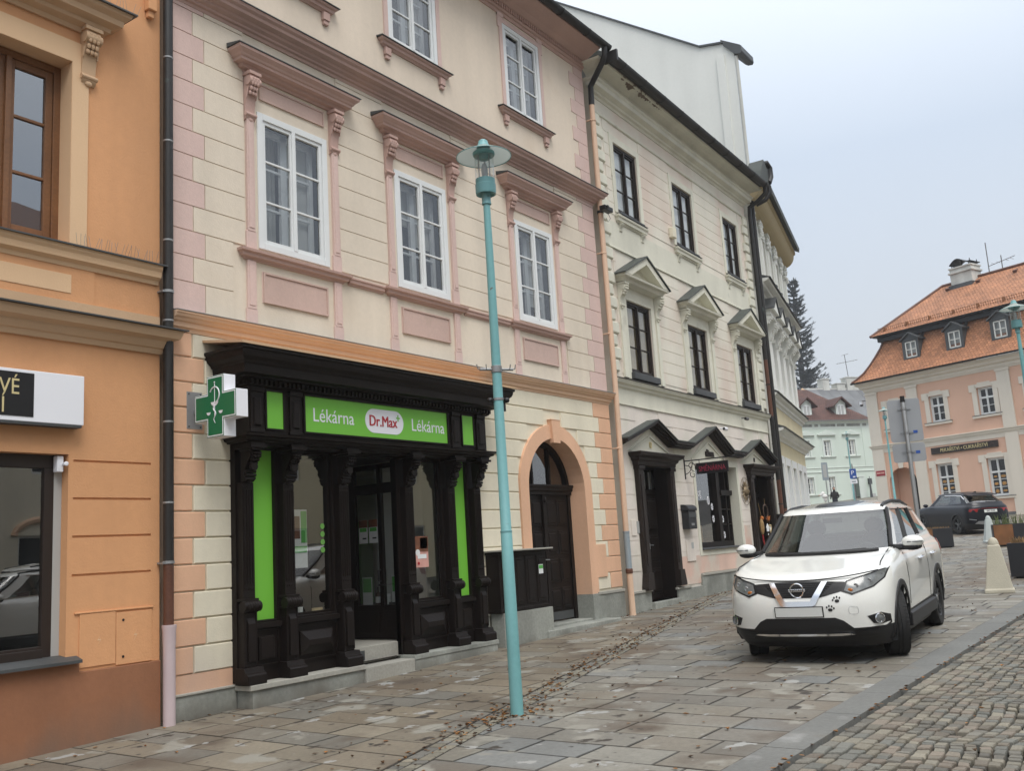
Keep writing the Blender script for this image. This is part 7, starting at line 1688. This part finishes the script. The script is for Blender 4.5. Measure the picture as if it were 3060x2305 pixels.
def build_car(C_,th,paint,glassrange,arches=((.93,.40),(3.635,.40)),wr=.362,clad=2,detail=True,steer=0.0,white=True):
    rows=[C_.contour(l) for l in C_.L]; n=len(rows[0])
    full=[]
    for r_ in rows: full.append(r_+[(x,-y,z) for x,y,z in r_[-2:0:-1]])
    N=len(full[0])
    body=MB(); plast=MB(); gl={'windscreen':MB(),'side_window':[MB(),MB()],'rear_window':MB()}
    g0,g1=glassrange
    V=[p for r_ in full for p in r_]
    bf=[];pf=[];gf={'windscreen':[], 'l':[], 'r':[], 'rear_window':[]}
    NF,NS,NR=C_.NF,C_.NS,C_.NR
    for k in range(len(full)-1):
        for i in range(N):
            j=(i+1)%N; q=(k*N+i,k*N+j,(k+1)*N+j,(k+1)*N+i); ce=[sum(V[t][a] for t in q)/4 for a in range(3)]
            if any((ce[0]-ax)**2+(ce[2]-.365)**2<(ar_-.01)**2 for ax,ar_ in arches) and abs(ce[1])>.55 and k<8: continue
            ii=i if i<n-1 else N-1-i     # index within half contour
            if g0<=k<g1:
                if ii<NF-3: gf['windscreen'].append(q); continue
                if ii>=n-NR+2: gf['rear_window'].append(q); continue
                if NF+3<=ii<n-NR-3: (gf['l'] if i<n-1 else gf['r']).append(q); continue
            (pf if k<clad else bf).append(q)
    def sub(fs):
        idx={};mb=MB();vs=[];ff=[]
        for f in fs:
            g=[]
            for t in f:
                if t not in idx: idx[t]=len(vs); vs.append(V[t])
                g.append(idx[t])
            ff.append(g)
        mb.add(vs,ff); return mb
    b=sub(bf); b.add([V[(len(full)-1)*N+i] for i in range(N)],[tuple(range(N))]); bo=th.part('body',b,paint,smooth='auto')
    lw=sub(pf); th.part('lower_cladding',lw,'plastic_black',smooth='auto')
    wsn=th.part('windscreen',sub(gf['windscreen']),'glass_car',smooth='auto'); th.part('side_window',sub(gf['l']),'glass_car',smooth='auto'); th.part('side_window',sub(gf['r']),'glass_car',smooth='auto'); th.part('rear_window',sub(gf['rear_window']),'glass_car',smooth='auto')
    # underbody and wheel housings
    mb=MB(); mb.box(.45,4.2,-.66,.66,.15,.30); mb.box(1.45,3.1,-.80,.80,.22,.5)
    mb.box(.3,4.3,-.56,.56,.3,.95); und=th.part('underbody',mb,'plastic_black')
    ring=[]
    for ax,ar_ in arches:
        for s in (-1,1):
            mb=MB(); n2=26; vs=[];fs=[]
            for k in range(n2+1):
                a=-.30+(PI+.60)*k/n2
                for (rr_,o_) in ((ar_-.005,-.10),(ar_-.005,.016),(ar_+.055,.014),(ar_+.06,-.012)):
                    x,z=ax+rr_*math.cos(a),.365+rr_*math.sin(a); vs.append((x,s*(C_.sy(x,max(z,.25))+o_),z))
            for k in range(n2):
                for j in range(3): fs.append((4*k+j,4*k+j+1,4*k+4+j+1,4*k+4+j))
            mb.add(vs,fs); th.part('wheel_arch',mb,'plastic_black',smooth='auto')
            mb=MB(); vs=[];fs=[]
            for k in range(17):
                a=-.2+(PI+.4)*k/16; x,z=ax+(ar_-.004)*math.cos(a),.365+(ar_-.004)*math.sin(a); vs+=[(x,s*.90,z),(x,s*.5,z)]
            for k in range(16): fs.append((2*k,2*k+1,2*k+3,2*k+2))
            mb.add(vs,fs); th.part('wheel_housing',mb,'plastic_black')
    for wi,(ax,_a) in enumerate(arches):
        for s in (-1,1):
            mb=MB(); hw=.112; r=wr
            mb.lathe([(r-.115,-hw*.9),(r-.05,-hw),(r-.018,-hw*.96),(r-.004,-hw*.8),(r,-hw*.55),(r,-hw*.22),(r-.008,-hw*.20),(r-.008,-hw*.14),(r,-hw*.12),(r,hw*.12),(r-.008,hw*.14),(r-.008,hw*.2),(r,hw*.22),(r,hw*.55),(r-.004,hw*.8),(r-.018,hw*.96),(r-.05,hw),(r-.115,hw*.9)],n=40,ax='y',cap=False)
            for k in range(54):
                a=2*PI*k/54
                for sy_ in (-1,1):
                    p=[(r+.003,a,sy_*hw*.58),(r+.003,a+.05,sy_*hw*.58),(r-.002,a+.055,sy_*hw*.93),(r-.002,a+.02,sy_*hw*.93)]
                    mb.add([(q[0]*math.cos(q[1]),q[2],q[0]*math.sin(q[1])) for q in p],[(0,1,2,3)])
            e=th.part('wheel',mb,'rubber',smooth='auto')
            mx_=Matrix.Translation((ax,s*(.91-.125),wr))@Matrix.Rotation(steer if wi==0 else 0,4,'Z'); e.data.transform(mx_)
            mb=MB(); o_=s*hw*.72; mb.lathe([(r-.118,s*hw*.9),(r-.135,s*hw*.8),(r-.14,-s*hw*.7)],n=36,ax='y',cap=False); mb.lathe([(r-.14,o_-s*.10),(0,o_-s*.10)],n=30,ax='y',cap=False)
            q1=th.part('rim',mb,'black_metal',e,smooth='auto'); q1.data.transform(mx_)
            mb=MB()
            for k in range(5):
                a=2*PI*k/5+.3
                for da in (-.16,.16):
                    P=[(.05,a+da*1.2),(.225,a+da*.9-.05),(.225,a+da*.9+.05)]
                    vs=[(p[0]*math.cos(p[1]),o_+s*.0,p[0]*math.sin(p[1])) for p in P]+[(p[0]*math.cos(p[1]),o_-s*.035,p[0]*math.sin(p[1])) for p in P]
                    mb.add(vs,[(0,1,2),(3,4,5),(0,1,4,3),(1,2,5,4),(2,0,3,5)])
            mb.lathe([(.055,o_-s*.03),(.05,o_+s*.008),(0,o_+s*.01)],n=16,ax='y'); q2=th.part('wheel_spider',mb,'alloy',e); q2.data.transform(mx_)
    return bo,wsn
def car_interior(th,wheel=True):
    mb=MB(); mb.prism([(1.15,.7),(1.15,1.04),(1.35,1.10),(1.75,1.08),(1.85,.95),(1.85,.7)],'y',-.70,.70); th.part('dashboard',mb,'plastic_black')
    for s in (-1,1):
        mb=MB(); mb.ball((2.55,s*.37,.98),(.16,.25,.36),12,8); mb.ball((2.62,s*.37,1.40),(.07,.13,.11),10,7); th.part('seat',mb,'plastic_black',smooth='auto')
    mb=MB(); mb.box(3.4,3.55,-.55,.55,.7,1.25); th.part('rear_seat',mb,'plastic_black')
    if wheel:
        mb=MB(); mb.tube([(1.98-.06*math.sin(2*PI*k/20),-.37+.19*math.cos(2*PI*k/20),1.03+.17*math.sin(2*PI*k/20)) for k in range(21)],.016,6); mb.box(1.9,1.98,-.43,-.31,.98,1.06); th.part('steering_wheel',mb,'zinc_dark',smooth='auto')
    mb=MB(); mb.box(1.98,2.0,-.12,.12,1.47,1.53); th.part('inner_mirror',mb,'plastic_black')
WL=[dict(z=.175,xf=.26,af=.50,xr=4.42,ar=.4,w=.82,front=1,side=1,rear=1),
 dict(z=.30,xf=.085,af=.60,xr=4.58,ar=.45,w=.872,front=1,side=1,rear=1),
 dict(z=[(0,.385),(.5,.40),(.9,.44),(3.6,.46),(4.6,.42)],xf=.03,af=.64,xr=4.62,ar=.45,w=.893,front=1,side=1,rear=1),
 dict(z=[(0,.50),(.9,.52),(4.6,.55)],xf=.005,af=.66,xr=4.64,ar=.45,w=.900,front=1,side=1,rear=1),
 dict(z=[(0,.62),(.9,.64),(4.6,.68)],xf=-.005,af=.68,xr=4.64,ar=.45,w=.906,front=1,side=1,rear=1),
 dict(z=[(0,.74),(.9,.77),(4.6,.82)],xf=.012,af=.72,xr=4.62,ar=.45,w=.912,front=1,side=1,rear=1),
 dict(z=[(0,.83),(.5,.885),(1.2,.94),(4.6,.97)],xf=.055,af=.78,xr=4.60,ar=.42,w=.906,front=1,side=1,rear=1),
 dict(z=[(0,.89),(.45,.965),(1.2,1.035),(4.6,1.07)],xf=.105,af=.80,xr=4.58,ar=.42,w=.893,front=1,side=1,rear=1),
 dict(z=[(0,.925),(.45,1.0),(1.25,1.085),(4.6,1.12)],xf=.17,af=.76,xr=4.56,ar=.42,w=.868,side=1,front=1),
 dict(z=[(0,.96),(.35,.985),(.6,1.045),(1.3,1.12),(4.6,1.16)],xf=.34,af=.62,xr=4.52,ar=.40,w=.832),
 dict(z=[(0,1.03),(.6,1.06),(1.0,1.11),(1.4,1.14),(4.6,1.19)],xf=.72,af=.46,xr=4.50,ar=.38,w=.800),
 dict(z=[(0,1.12),(1.1,1.125),(1.5,1.135),(2.4,1.165),(4.5,1.25)],xf=1.06,af=.42,xr=4.46,ar=.36,w=.785,p=2.4),
 dict(z=[(0,1.15),(1.2,1.155),(1.6,1.165),(2.4,1.19),(4.5,1.29)],xf=1.12,af=.42,xr=4.43,ar=.36,w=.772,p=2.4),
 dict(z=[(0,1.38),(2.2,1.385),(3.4,1.39),(4.4,1.42)],xf=1.52,af=.36,xr=4.27,ar=.30,w=.715,p=2.4),
 dict(z=[(0,1.58),(2.2,1.60),(3.3,1.59),(4.3,1.53)],xf=1.84,af=.30,xr=4.12,ar=.26,w=.655,p=2.5),
 dict(z=[(0,1.61),(2.2,1.635),(3.3,1.625),(4.3,1.56)],xf=1.90,af=.26,xr=4.16,ar=.24,w=.635,p=2.6),
 dict(z=[(0,1.64),(2.0,1.66),(2.7,1.69),(3.4,1.67),(4.3,1.585)],xf=1.98,af=.22,xr=4.12,ar=.22,w=.58),
 dict(z=[(0,1.657),(2.1,1.67),(2.8,1.715),(3.5,1.695),(4.3,1.60)],xf=2.06,af=.20,xr=4.02,ar=.20,w=.44),
 dict(z=[(0,1.67),(2.2,1.68),(2.8,1.73),(3.5,1.71),(4.3,1.615)],xf=2.2,af=.15,xr=3.85,ar=.15,w=.20)]
CW_=Car(WL); wx,wy=10.46,3.70; wyaw=R(3.8)
wc=Thing('parked_car','white car with two paw print stickers parked on the slabs facing the camera','car',(wx,wy,gz(12.5)-.002),rz=wyaw)
wc.e.rotation_euler=(0,0,0)
sl=math.atan(.0222); wc.e.matrix_basis=Matrix.Translation((wx,wy,gz(wx)))@Matrix.Rotation(wyaw,4,'Z')@Matrix.Rotation(-sl,4,'Y')
body,wsn=build_car(CW_,wc,'car_white',(12,14),steer=R(20))
car_interior(wc)
D_=CW_.decal
# black band round the glass, grille, chrome V, lamps
def put(name,mbs,m,parent=None,**k):
    return [wc.part(name,mb,m,parent,**k) for mb in mbs]
gA=[(.50,.87),(.455,.775),(.24,.72),(-.24,.72),(-.455,.775),(-.50,.87),(-.25,.885),(0,.888),(.25,.885)]
gr_=put('grille',D_(gA,.004),'plastic_black',smooth='auto')[0]
mb=MB()
for k in range(8):
    z=.735+.019*k; w_=.24+.02*k; mb.tube([(CW_.fx(y,z)-.008,y,z) for y in [w_*(q/6-1) for q in range(13)]],.0035,4)
wc.part('grille_mesh',mb,'black_metal',gr_)
Vp=[(.318,.884),(.258,.886),(.135,.685),(-.135,.685),(-.258,.886),(-.318,.884),(-.188,.645),(-.155,.632),(.155,.632),(.188,.645)]
put('chrome_bow',D_(Vp,.022,grid=.03,th=.016),'chrome',gr_,smooth='auto')
mb=MB(); bx_=CW_.fx(0,.80)-.030
mb.tube([(bx_+.002,.072*math.cos(2*PI*k/28),  .80+.072*math.sin(2*PI*k/28)) for k in range(29)],.0095,8); em=wc.part('emblem_ring',mb,'chrome',gr_,smooth='auto')
wc.part('emblem_bar',MB().box(bx_-.006,bx_+.006,-.092,.092,.785,.815),'chrome',gr_,bev=.003)
me=text_mesh('NISSAN',.034,.002,sx=1.25); me.transform(Matrix.Rotation(-PI/2,4,'Z')); me.transform(Matrix.Translation((bx_-.0075,0,.80))); wc.part('emblem_lettering',me,'plastic_black',gr_)
hl=[(.455,.775),(.56,.735),(.76,.80),(.85,.88),(.876,.985),(.80,.968),(.66,.925),(.50,.88)]
for mb in D_(hl,.007,mirror=True):
    h=wc.part('headlight',mb,'black_metal',smooth='auto')
for sg in (1,-1):
    pass
hl2=[(.485,.782),(.565,.752),(.755,.813),(.838,.886),(.86,.966),(.79,.95),(.66,.909),(.515,.868)]
put('headlight_lens',D_(hl2,.0105,mirror=True),'lamp_clear',smooth='auto')
for sg in (1,-1):
    mb=MB()
    for y,z,r_ in ((.60,.825,.026),(.72,.868,.024)):
        x=CW_.fx(y,z)-.013; mb.lathe([(r_,0),(r_*.8,-.006),(r_*.45,-.002)],(x,sg*y,z),16,'x')
    wc.part('headlight_reflector',mb,'zinc',smooth='auto')
    x=CW_.fx(.545,.785)-.013; wc.part('indicator',MB().ball((x,sg*.545,.785),(.008,.03,.018),8,5),'amber')
lg=[(.37,.505),(-.37,.505),(-.45,.47),(-.57,.36),(.57,.36),(.45,.47)]
put('lower_grille',D_(lg,.004),'plastic_black',smooth='auto')
put('trim_strip',D_([(.54,.318),(.50,.334),(-.50,.334),(-.54,.318),(-.40,.308),(.40,.308)],.024,th=.016),'chrome',smooth='auto')
put('corner_trim',D_([(.52,.34),(.80,.37),(.868,.43),(.868,.30),(.6,.27)],.006,mirror=True),'plastic_black',smooth='auto')
pl_=put('number_plate',D_([(.262,.515),(.262,.628),(-.262,.628),(-.262,.515)],.016,th=.014),'plastic_black')[0]
put('plate_face',D_([(.252,.523),(.252,.62),(-.252,.62),(-.252,.523)],.0185,th=.001),'plate_white',pl_)
put('fog_light_recess',D_([(.68,.505),(.80,.535),(.868,.50),(.868,.425),(.80,.41),(.725,.425)],.005,mirror=True),'plastic_black',smooth='auto')
for sg in (1,-1):
    y,z=.785,.475; x=CW_.fx(y,z)-.012; nrm=Vector((-1,sg*.55,0)).normalized()
    mb=MB(); mb.lathe([(.052,.0),(.056,-.012),(.046,-.016),(.044,-.004)],n=22,ax='x'); e=wc.part('fog_light',mb,'chrome',smooth='auto'); T=Matrix.Translation((x-.012,sg*y,z))@Matrix.Rotation(-sg*R(38),4,'Z'); e.data.transform(T)
    mb=MB(); mb.lathe([(.044,-.004),(.03,-.012),(0,-.014)],n=20,ax='x'); q=wc.part('fog_lens',mb,'lamp_clear',e,smooth='auto'); q.data.transform(T)
for (y,z,a) in ((-.405,.69,-.35),(-.335,.60,.12)):
    mb=MB(); ca,sa=math.cos(a),math.sin(a)
    def blob(dy,dz,ry,rz):
        yy,zz_=y+dy*ca-dz*sa,z+dy*sa+dz*ca; x=CW_.fx(yy,zz_)-.0045
        mb.add([(CW_.fx(yy+ry*math.cos(t)*1,zz_+rz*math.sin(t))-.0045,yy+ry*math.cos(t),zz_+rz*math.sin(t)) for t in [2*PI*k/12 for k in range(12)]],[tuple(range(12))])
    blob(0,-.012,.024,.017)
    for dy,dz in ((-.036,.008),(-.014,.026),(.014,.028),(.036,.012)): blob(dy,dz,.0085,.012)
    wc.part('paw_sticker',mb,'plastic_black')
put('tow_cover',[MB().tube([(CW_.fx(-.56+.045*math.cos(t)**1,.575+.04*math.sin(t))-.003,-.56+.045*math.copysign(abs(math.cos(t))**.5,math.cos(t)),.575+.04*math.copysign(abs(math.sin(t))**.5,math.sin(t))) for t in [2*PI*k/28 for k in range(29)]],.0016,4)],'grey_metal')
# hood shut lines, wipers, black glass surround, roof panel, rails
mb=MB()
for s in (-1,1):
    P=[]
    for t in [k/14 for k in range(15)]:
        x=.50+t*.82; y=.80-.045*t-.10*max(0,.25-t)*4*0; z=1.038+t*.108-(.03 if t<.05 else 0); P.append((x,s*y,z))
    mb.tube(P,.006,5)
wc.part('shut_line',mb,'black_metal')
put('shut_line',[MB().tube([(CW_.fx(y,.89)-.002,y,.898+.11*abs(y)**2.0) for y in [-.80+1.6*k/30 for k in range(31)]],.007,5)],'black_metal')
mb=MB(); r12=CW_.contour(WL[11]); 
mb.tube([(x-.05,y*.92,z+.018) for x,y,z in r12[:13]],.022,6); mb.tube([(x-.05,-y*.92,z+.018) for x,y,z in r12[:13]],.022,6); mb.tube([(1.14,-.55,1.165),(1.07,-.05,1.15)],.010,5); mb.tube([(1.08,.10,1.15),(1.20,.62,1.165)],.010,5); wc.part('wiper',mb,'plastic_black')
mb=MB()
for s in (-1,1):   # black lines beside the windscreen
    ids=[CW_.contour(WL[k])[CW_.NF-3] for k in (12,13,14)]; mb.tube([(x-.012,s*(y+.01),z+.012) for x,y,z in ids],.022,6)
wc.part('glass_edge',mb,'plastic_black')
mb=MB()
for s in (-1,1):
    pr=[(2.05,.60,1.635),(2.3,.59,1.675),(2.8,.585,1.70),(3.4,.58,1.69),(4.0,.56,1.62)]; mb.tube([(x,s*y,z) for x,y,z in pr],.022,8)
wc.part('roof_rail',mb,'plastic_black',smooth='auto')
mb=MB(); xs_=[2.12,2.35,2.6,2.9,3.2,3.5]; zs_=[1.680,1.700,1.722,1.738,1.733,1.716]
vs=[];fs=[]
for x,z in zip(xs_,zs_):
    for q in range(7): y=-.40+.8*q/6; vs.append((x,y,z+.0-.03*(abs(y)/.44)**2.5))
for i in range(5):
    for q in range(6): fs.append((7*i+q,7*i+q+1,7*i+8+q,7*i+7+q))
mb.add(vs,fs); mb.add([(v[0],v[1],v[2]-.05) for v in vs],fs); wc.part('roof_glass',mb,'car_black',smooth='auto')
for s in (-1,1):
    mb=MB(); n_=9; vs=[];fs=[]
    mb.ball((1.50,s*1.0,1.205),(.085,.125,.075),16,10); mr_=wc.part('mirror',mb,'car_white',smooth='auto')
    wc.part('mirror_base',MB().tube([(1.52,s*.77,1.15),(1.52,s*.93,1.145)],.035,8).ball((1.51,s*.99,1.148),(.085,.11,.045),12,7),'plastic_black',mr_,smooth='auto')
    wc.part('mirror_lamp',MB().tube([(1.42,s*.95,1.205),(1.425,s*1.06,1.205),(1.46,s*1.115,1.205)],.008,6),'lamp_clear',mr_)
    for x in (2.42,3.38):
        y=CW_.sy(x,.98); mb=MB(); mb.tube([(x-.11,s*(y+.005),.965),(x-.09,s*(y+.035),.97),(x+.08,s*(y+.035),.98),(x+.11,s*(y+.005),.98)],.016,8); wc.part('door_handle',mb,'chrome',smooth='auto')
    mb=MB(); mb.tube([(2.98,s*(CW_.sy(2.98,z)+.001),z) for z in (.46,.6,.75,.9,1.05,1.15)],.005,4); mb.tube([(1.48,s*(CW_.sy(1.48,z)+.001),z) for z in (.5,.65,.8,.95,1.08)],.005,4); wc.part('shut_line',mb,'black_metal')
    mb=MB(); ya=[(x,CW_.contour(WL[12])) for x in ()]
    r_=CW_.contour(WL[12]); mb.tube([(x,s*(y+.006),z) for x,y,z in r_[CW_.NF:len(r_)-CW_.NR]][::3],.010,5); r_=CW_.contour(WL[14]); mb.tube([(x,s*(y+.008),z) for x,y,z in r_[CW_.NF:len(r_)-CW_.NR+2]][::3],.012,5); wc.part('window_trim',mb,'chrome')
    for i0 in (CW_.NF+14,CW_.NF+30):
        ids=[CW_.contour(WL[k])[i0] for k in (12,13,14)]; mb=MB(); mb.tube([(x,s*(y+.002),z) for x,y,z in ids],.028,6); wc.part('pillar_trim',mb,'plastic_black')
    wc.part('side_sill',MB().prism([(s*.80,.24),(s*.915,.26),(s*.92,.40),(s*.86,.44)],'x',1.36,3.22),'plastic_black',bev=.01)
    mb=MB(); mb.add([(4.42,s*.80,.98),(4.60,s*.60,.97),(4.58,s*.60,1.10),(4.38,s*.80,1.14)],[(0,1,2,3)]); 
wc.part('mud_flap',MB().box(.56,.575,-.88,-.68,.20,.33),'plastic_black')
for mb in D_([(4.22,.98),(4.40,.96),(4.42,1.10),(4.16,1.14)],.006,'side',mirror=True): wc.part('tail_light',mb,'lamp_red',smooth='auto')
# ------------------------------------------------------------------ dark car seen from behind in front of the rose house
BL=[dict(l) for l in WL]
for l in BL:
    l['z']=[(x,z*.965) for x,z in l['z']] if isinstance(l['z'],list) else l['z']*.965
for k,dx in ((13,.08),(14,.12),(15,.14),(16,.10)): BL[k]['xr']+= -dx
CB=Car(BL); 
bxp=Vector((44.3,8.35)); byaw=R(41+180)
bc=Thing('parked_car','dark blue car parked in front of the rose house seen from behind','car',(0,0,0))
hd_=Vector((math.cos(R(41)),math.sin(R(41))))
nose=bxp+hd_*4.64*.5+Vector((0,0)); 
zc0=gz(bxp.x)
slope=.057*math.cos(R(41))
bc.e.matrix_basis=Matrix.Translation((nose.x,nose.y,gz(nose.x)))@Matrix.Rotation(byaw,4,'Z')@Matrix.Rotation(math.atan(slope),4,'Y')
body,ws2=build_car(CB,bc,'car_black',(12,14)); car_interior(bc,False)
for mb in CB.decal([(.30,1.005),(.30,.985),(.80,.985),(.84,.90),(.78,.86),(.72,.94),(.66,.94),(.60,.86),(.55,.86),(.52,.955)],.008,'rear',mirror=True): bc.part('tail_light',mb,'lamp_red',smooth='auto')
for mb in CB.decal([(.30,.998),(-.30,.998),(-.30,.985),(.30,.985)],.008,'rear'): bc.part('light_bar',mb,'lamp_red')
for mb in CB.decal([(.27,.83),(-.27,.83),(-.27,.94),(.27,.94)],.012,'rear'): bp_=bc.part('number_plate',mb,'plate_white')
me=text_mesh('8AS 9548',.105,.002,sx=.85); me.transform(Matrix.Rotation(PI/2,4,'Z')); me.transform(Matrix.Translation((CB.rx(0,.885)+.0165,0,.885))); bc.part('lettering',me,'black_sign',bp_)
for mb in CB.decal([(.55,.50),(-.55,.50),(-.68,.40),(-.40,.36),(.40,.36),(.68,.40)],.010,'rear'): bc.part('bumper_trim',mb,'zinc',smooth='auto')
for mb in CB.decal([(.62,.56),(.84,.60),(.84,.575),(.62,.535)],.008,'rear',mirror=True): bc.part('reflector',mb,'grey_metal',smooth='auto')
me=text_mesh('▲▼',.06,.003) if False else None
bc.part('rear_spoiler',MB().prism([(3.80,1.60),(4.18,1.53),(4.20,1.505),(3.82,1.56)],'y',-.60,.60),'car_black',bev=.01)
bc.part('rear_wiper',MB().tube([(4.35,.0,1.33),(4.38,.35,1.31)],.012,5),'plastic_black')
for s in (-1,1):
    mb=MB(); mb.tube([(1.9,s*.60,1.555),(2.6,s*.60,1.635),(3.6,s*.59,1.60)],.018,6); bc.part('roof_rail',mb,'zinc')
    mb=MB(); r_=CB.contour(BL[14]); mb.tube([(x,s*(y+.008),z) for x,y,z in r_[CB.NF+10:len(r_)-CB.NR+3]][::3]+[(4.2,s*.70,1.22)],.022,6); bc.part('window_trim',mb,'chrome',smooth='auto')
    bc.part('mirror',MB().ball((1.50,s*.99,1.15),(.09,.11,.075),12,8),'car_black',smooth='auto')
bc.part('roof_antenna',MB().prism([(3.5,1.63),(3.72,1.62),(3.70,1.68)],'y',-.02,.02),'car_black')
# ------------------------------------------------------------------ the other side of the street (outside the frame, mirrored in the shop windows)
def across(label,x0,x1,h,m,arch):
    t=Thing('house',label,'house',((x0+x1)/2,-11.5,gz(x0)),None); F=Matrix.Translation((x1,-11.5,0))@Matrix.Rotation(PI,4,'Z'); t.F=F
    W=x1-x0; n=int(W/3); xs=[W*(k+.5)/n for k in range(n)]; ho=[]
    for fl in range(1,int(h/3.6)): ho+=[(x-.55,x+.55,fl*3.7+1.2,fl*3.7+3.0,.15) for x in xs]
    ho+=[(x-.9,x+.9,.9,3.0,.2) for x in xs]
    t.part('wall',MB().wall(0,W,-.5,h,ho),m)
    for a,b,c,d,e in ho:
        w_=t.part('window',MB().box(a,b,.1,.14,c,d),'white_paint'); t.part('pane',MB().box(a+.08,b-.08,.09,.098,c+.08,d-.08),'room_dark',w_)
        if arch and c<1.5: t.part('arch_trim',MB().tube([((a+b)/2+1.05*math.cos(PI*k/14),-.03,3.0+.5*math.sin(PI*k/14)) for k in range(15)],.10,6),'peach_trim',w_)
    mb=MB(); mb.mold(0,W,[(.05,h-.5),(.2,h-.3),(.35,h-.1),(.4,h),(0,h+.02)],0); t.part('cornice',mb,'beige_trim')
    mb=MB(); mb.prism([(-.4,h),(4.5,h+4),(9,h),(9,h-.1),(-.4,h-.1)],'x',0,W); t.part('roof',mb,'rust_pipe')
across('pale beige house across the street, seen only as a mirror image in the shop windows',-9,8.5,10.5,'render_pale',False)
across('white house with orange arches across the street, mirrored in the pharmacy windows',8.6,24,11.5,'cream_low',True)
across('ochre house across the street further up, mirrored in the car windows',24.1,42,11,'yellow_wall',False)
for lb,x,y,a in (('white car parked across the street, mirrored in the orange house window',8.2,-2.3,R(2)),('white car parked across the street, mirrored in the pharmacy window',14.8,-2.6,R(182))):
    c=copy_tree(wc.e); c.matrix_basis=Matrix.Translation((x,y,gz(x)-.03))@Matrix.Rotation(a,4,'Z'); c['label']=lb
# ------------------------------------------------------------------ misty air
mb=MB(); mb.box(-70,470,-270,270,-4,52)
hz=lone('haze',mb,'room_dark',label='thin autumn mist in the air of the street',cat='haze',kind='stuff')
hm_=bpy.data.materials.new('haze_air'); hm_.use_nodes=True; N=hm_.node_tree.nodes; N.clear(); o=N.new('ShaderNodeOutputMaterial'); v=N.new('ShaderNodeVolumePrincipled')
v.inputs['Color'].default_value=(.86,.90,.96,1); v.inputs['Density'].default_value=.0006; v.inputs['Anisotropy'].default_value=.2
hm_.node_tree.links.new(v.outputs[0],o.inputs['Volume']); hz.data.materials.clear(); hz.data.materials.append(hm_)
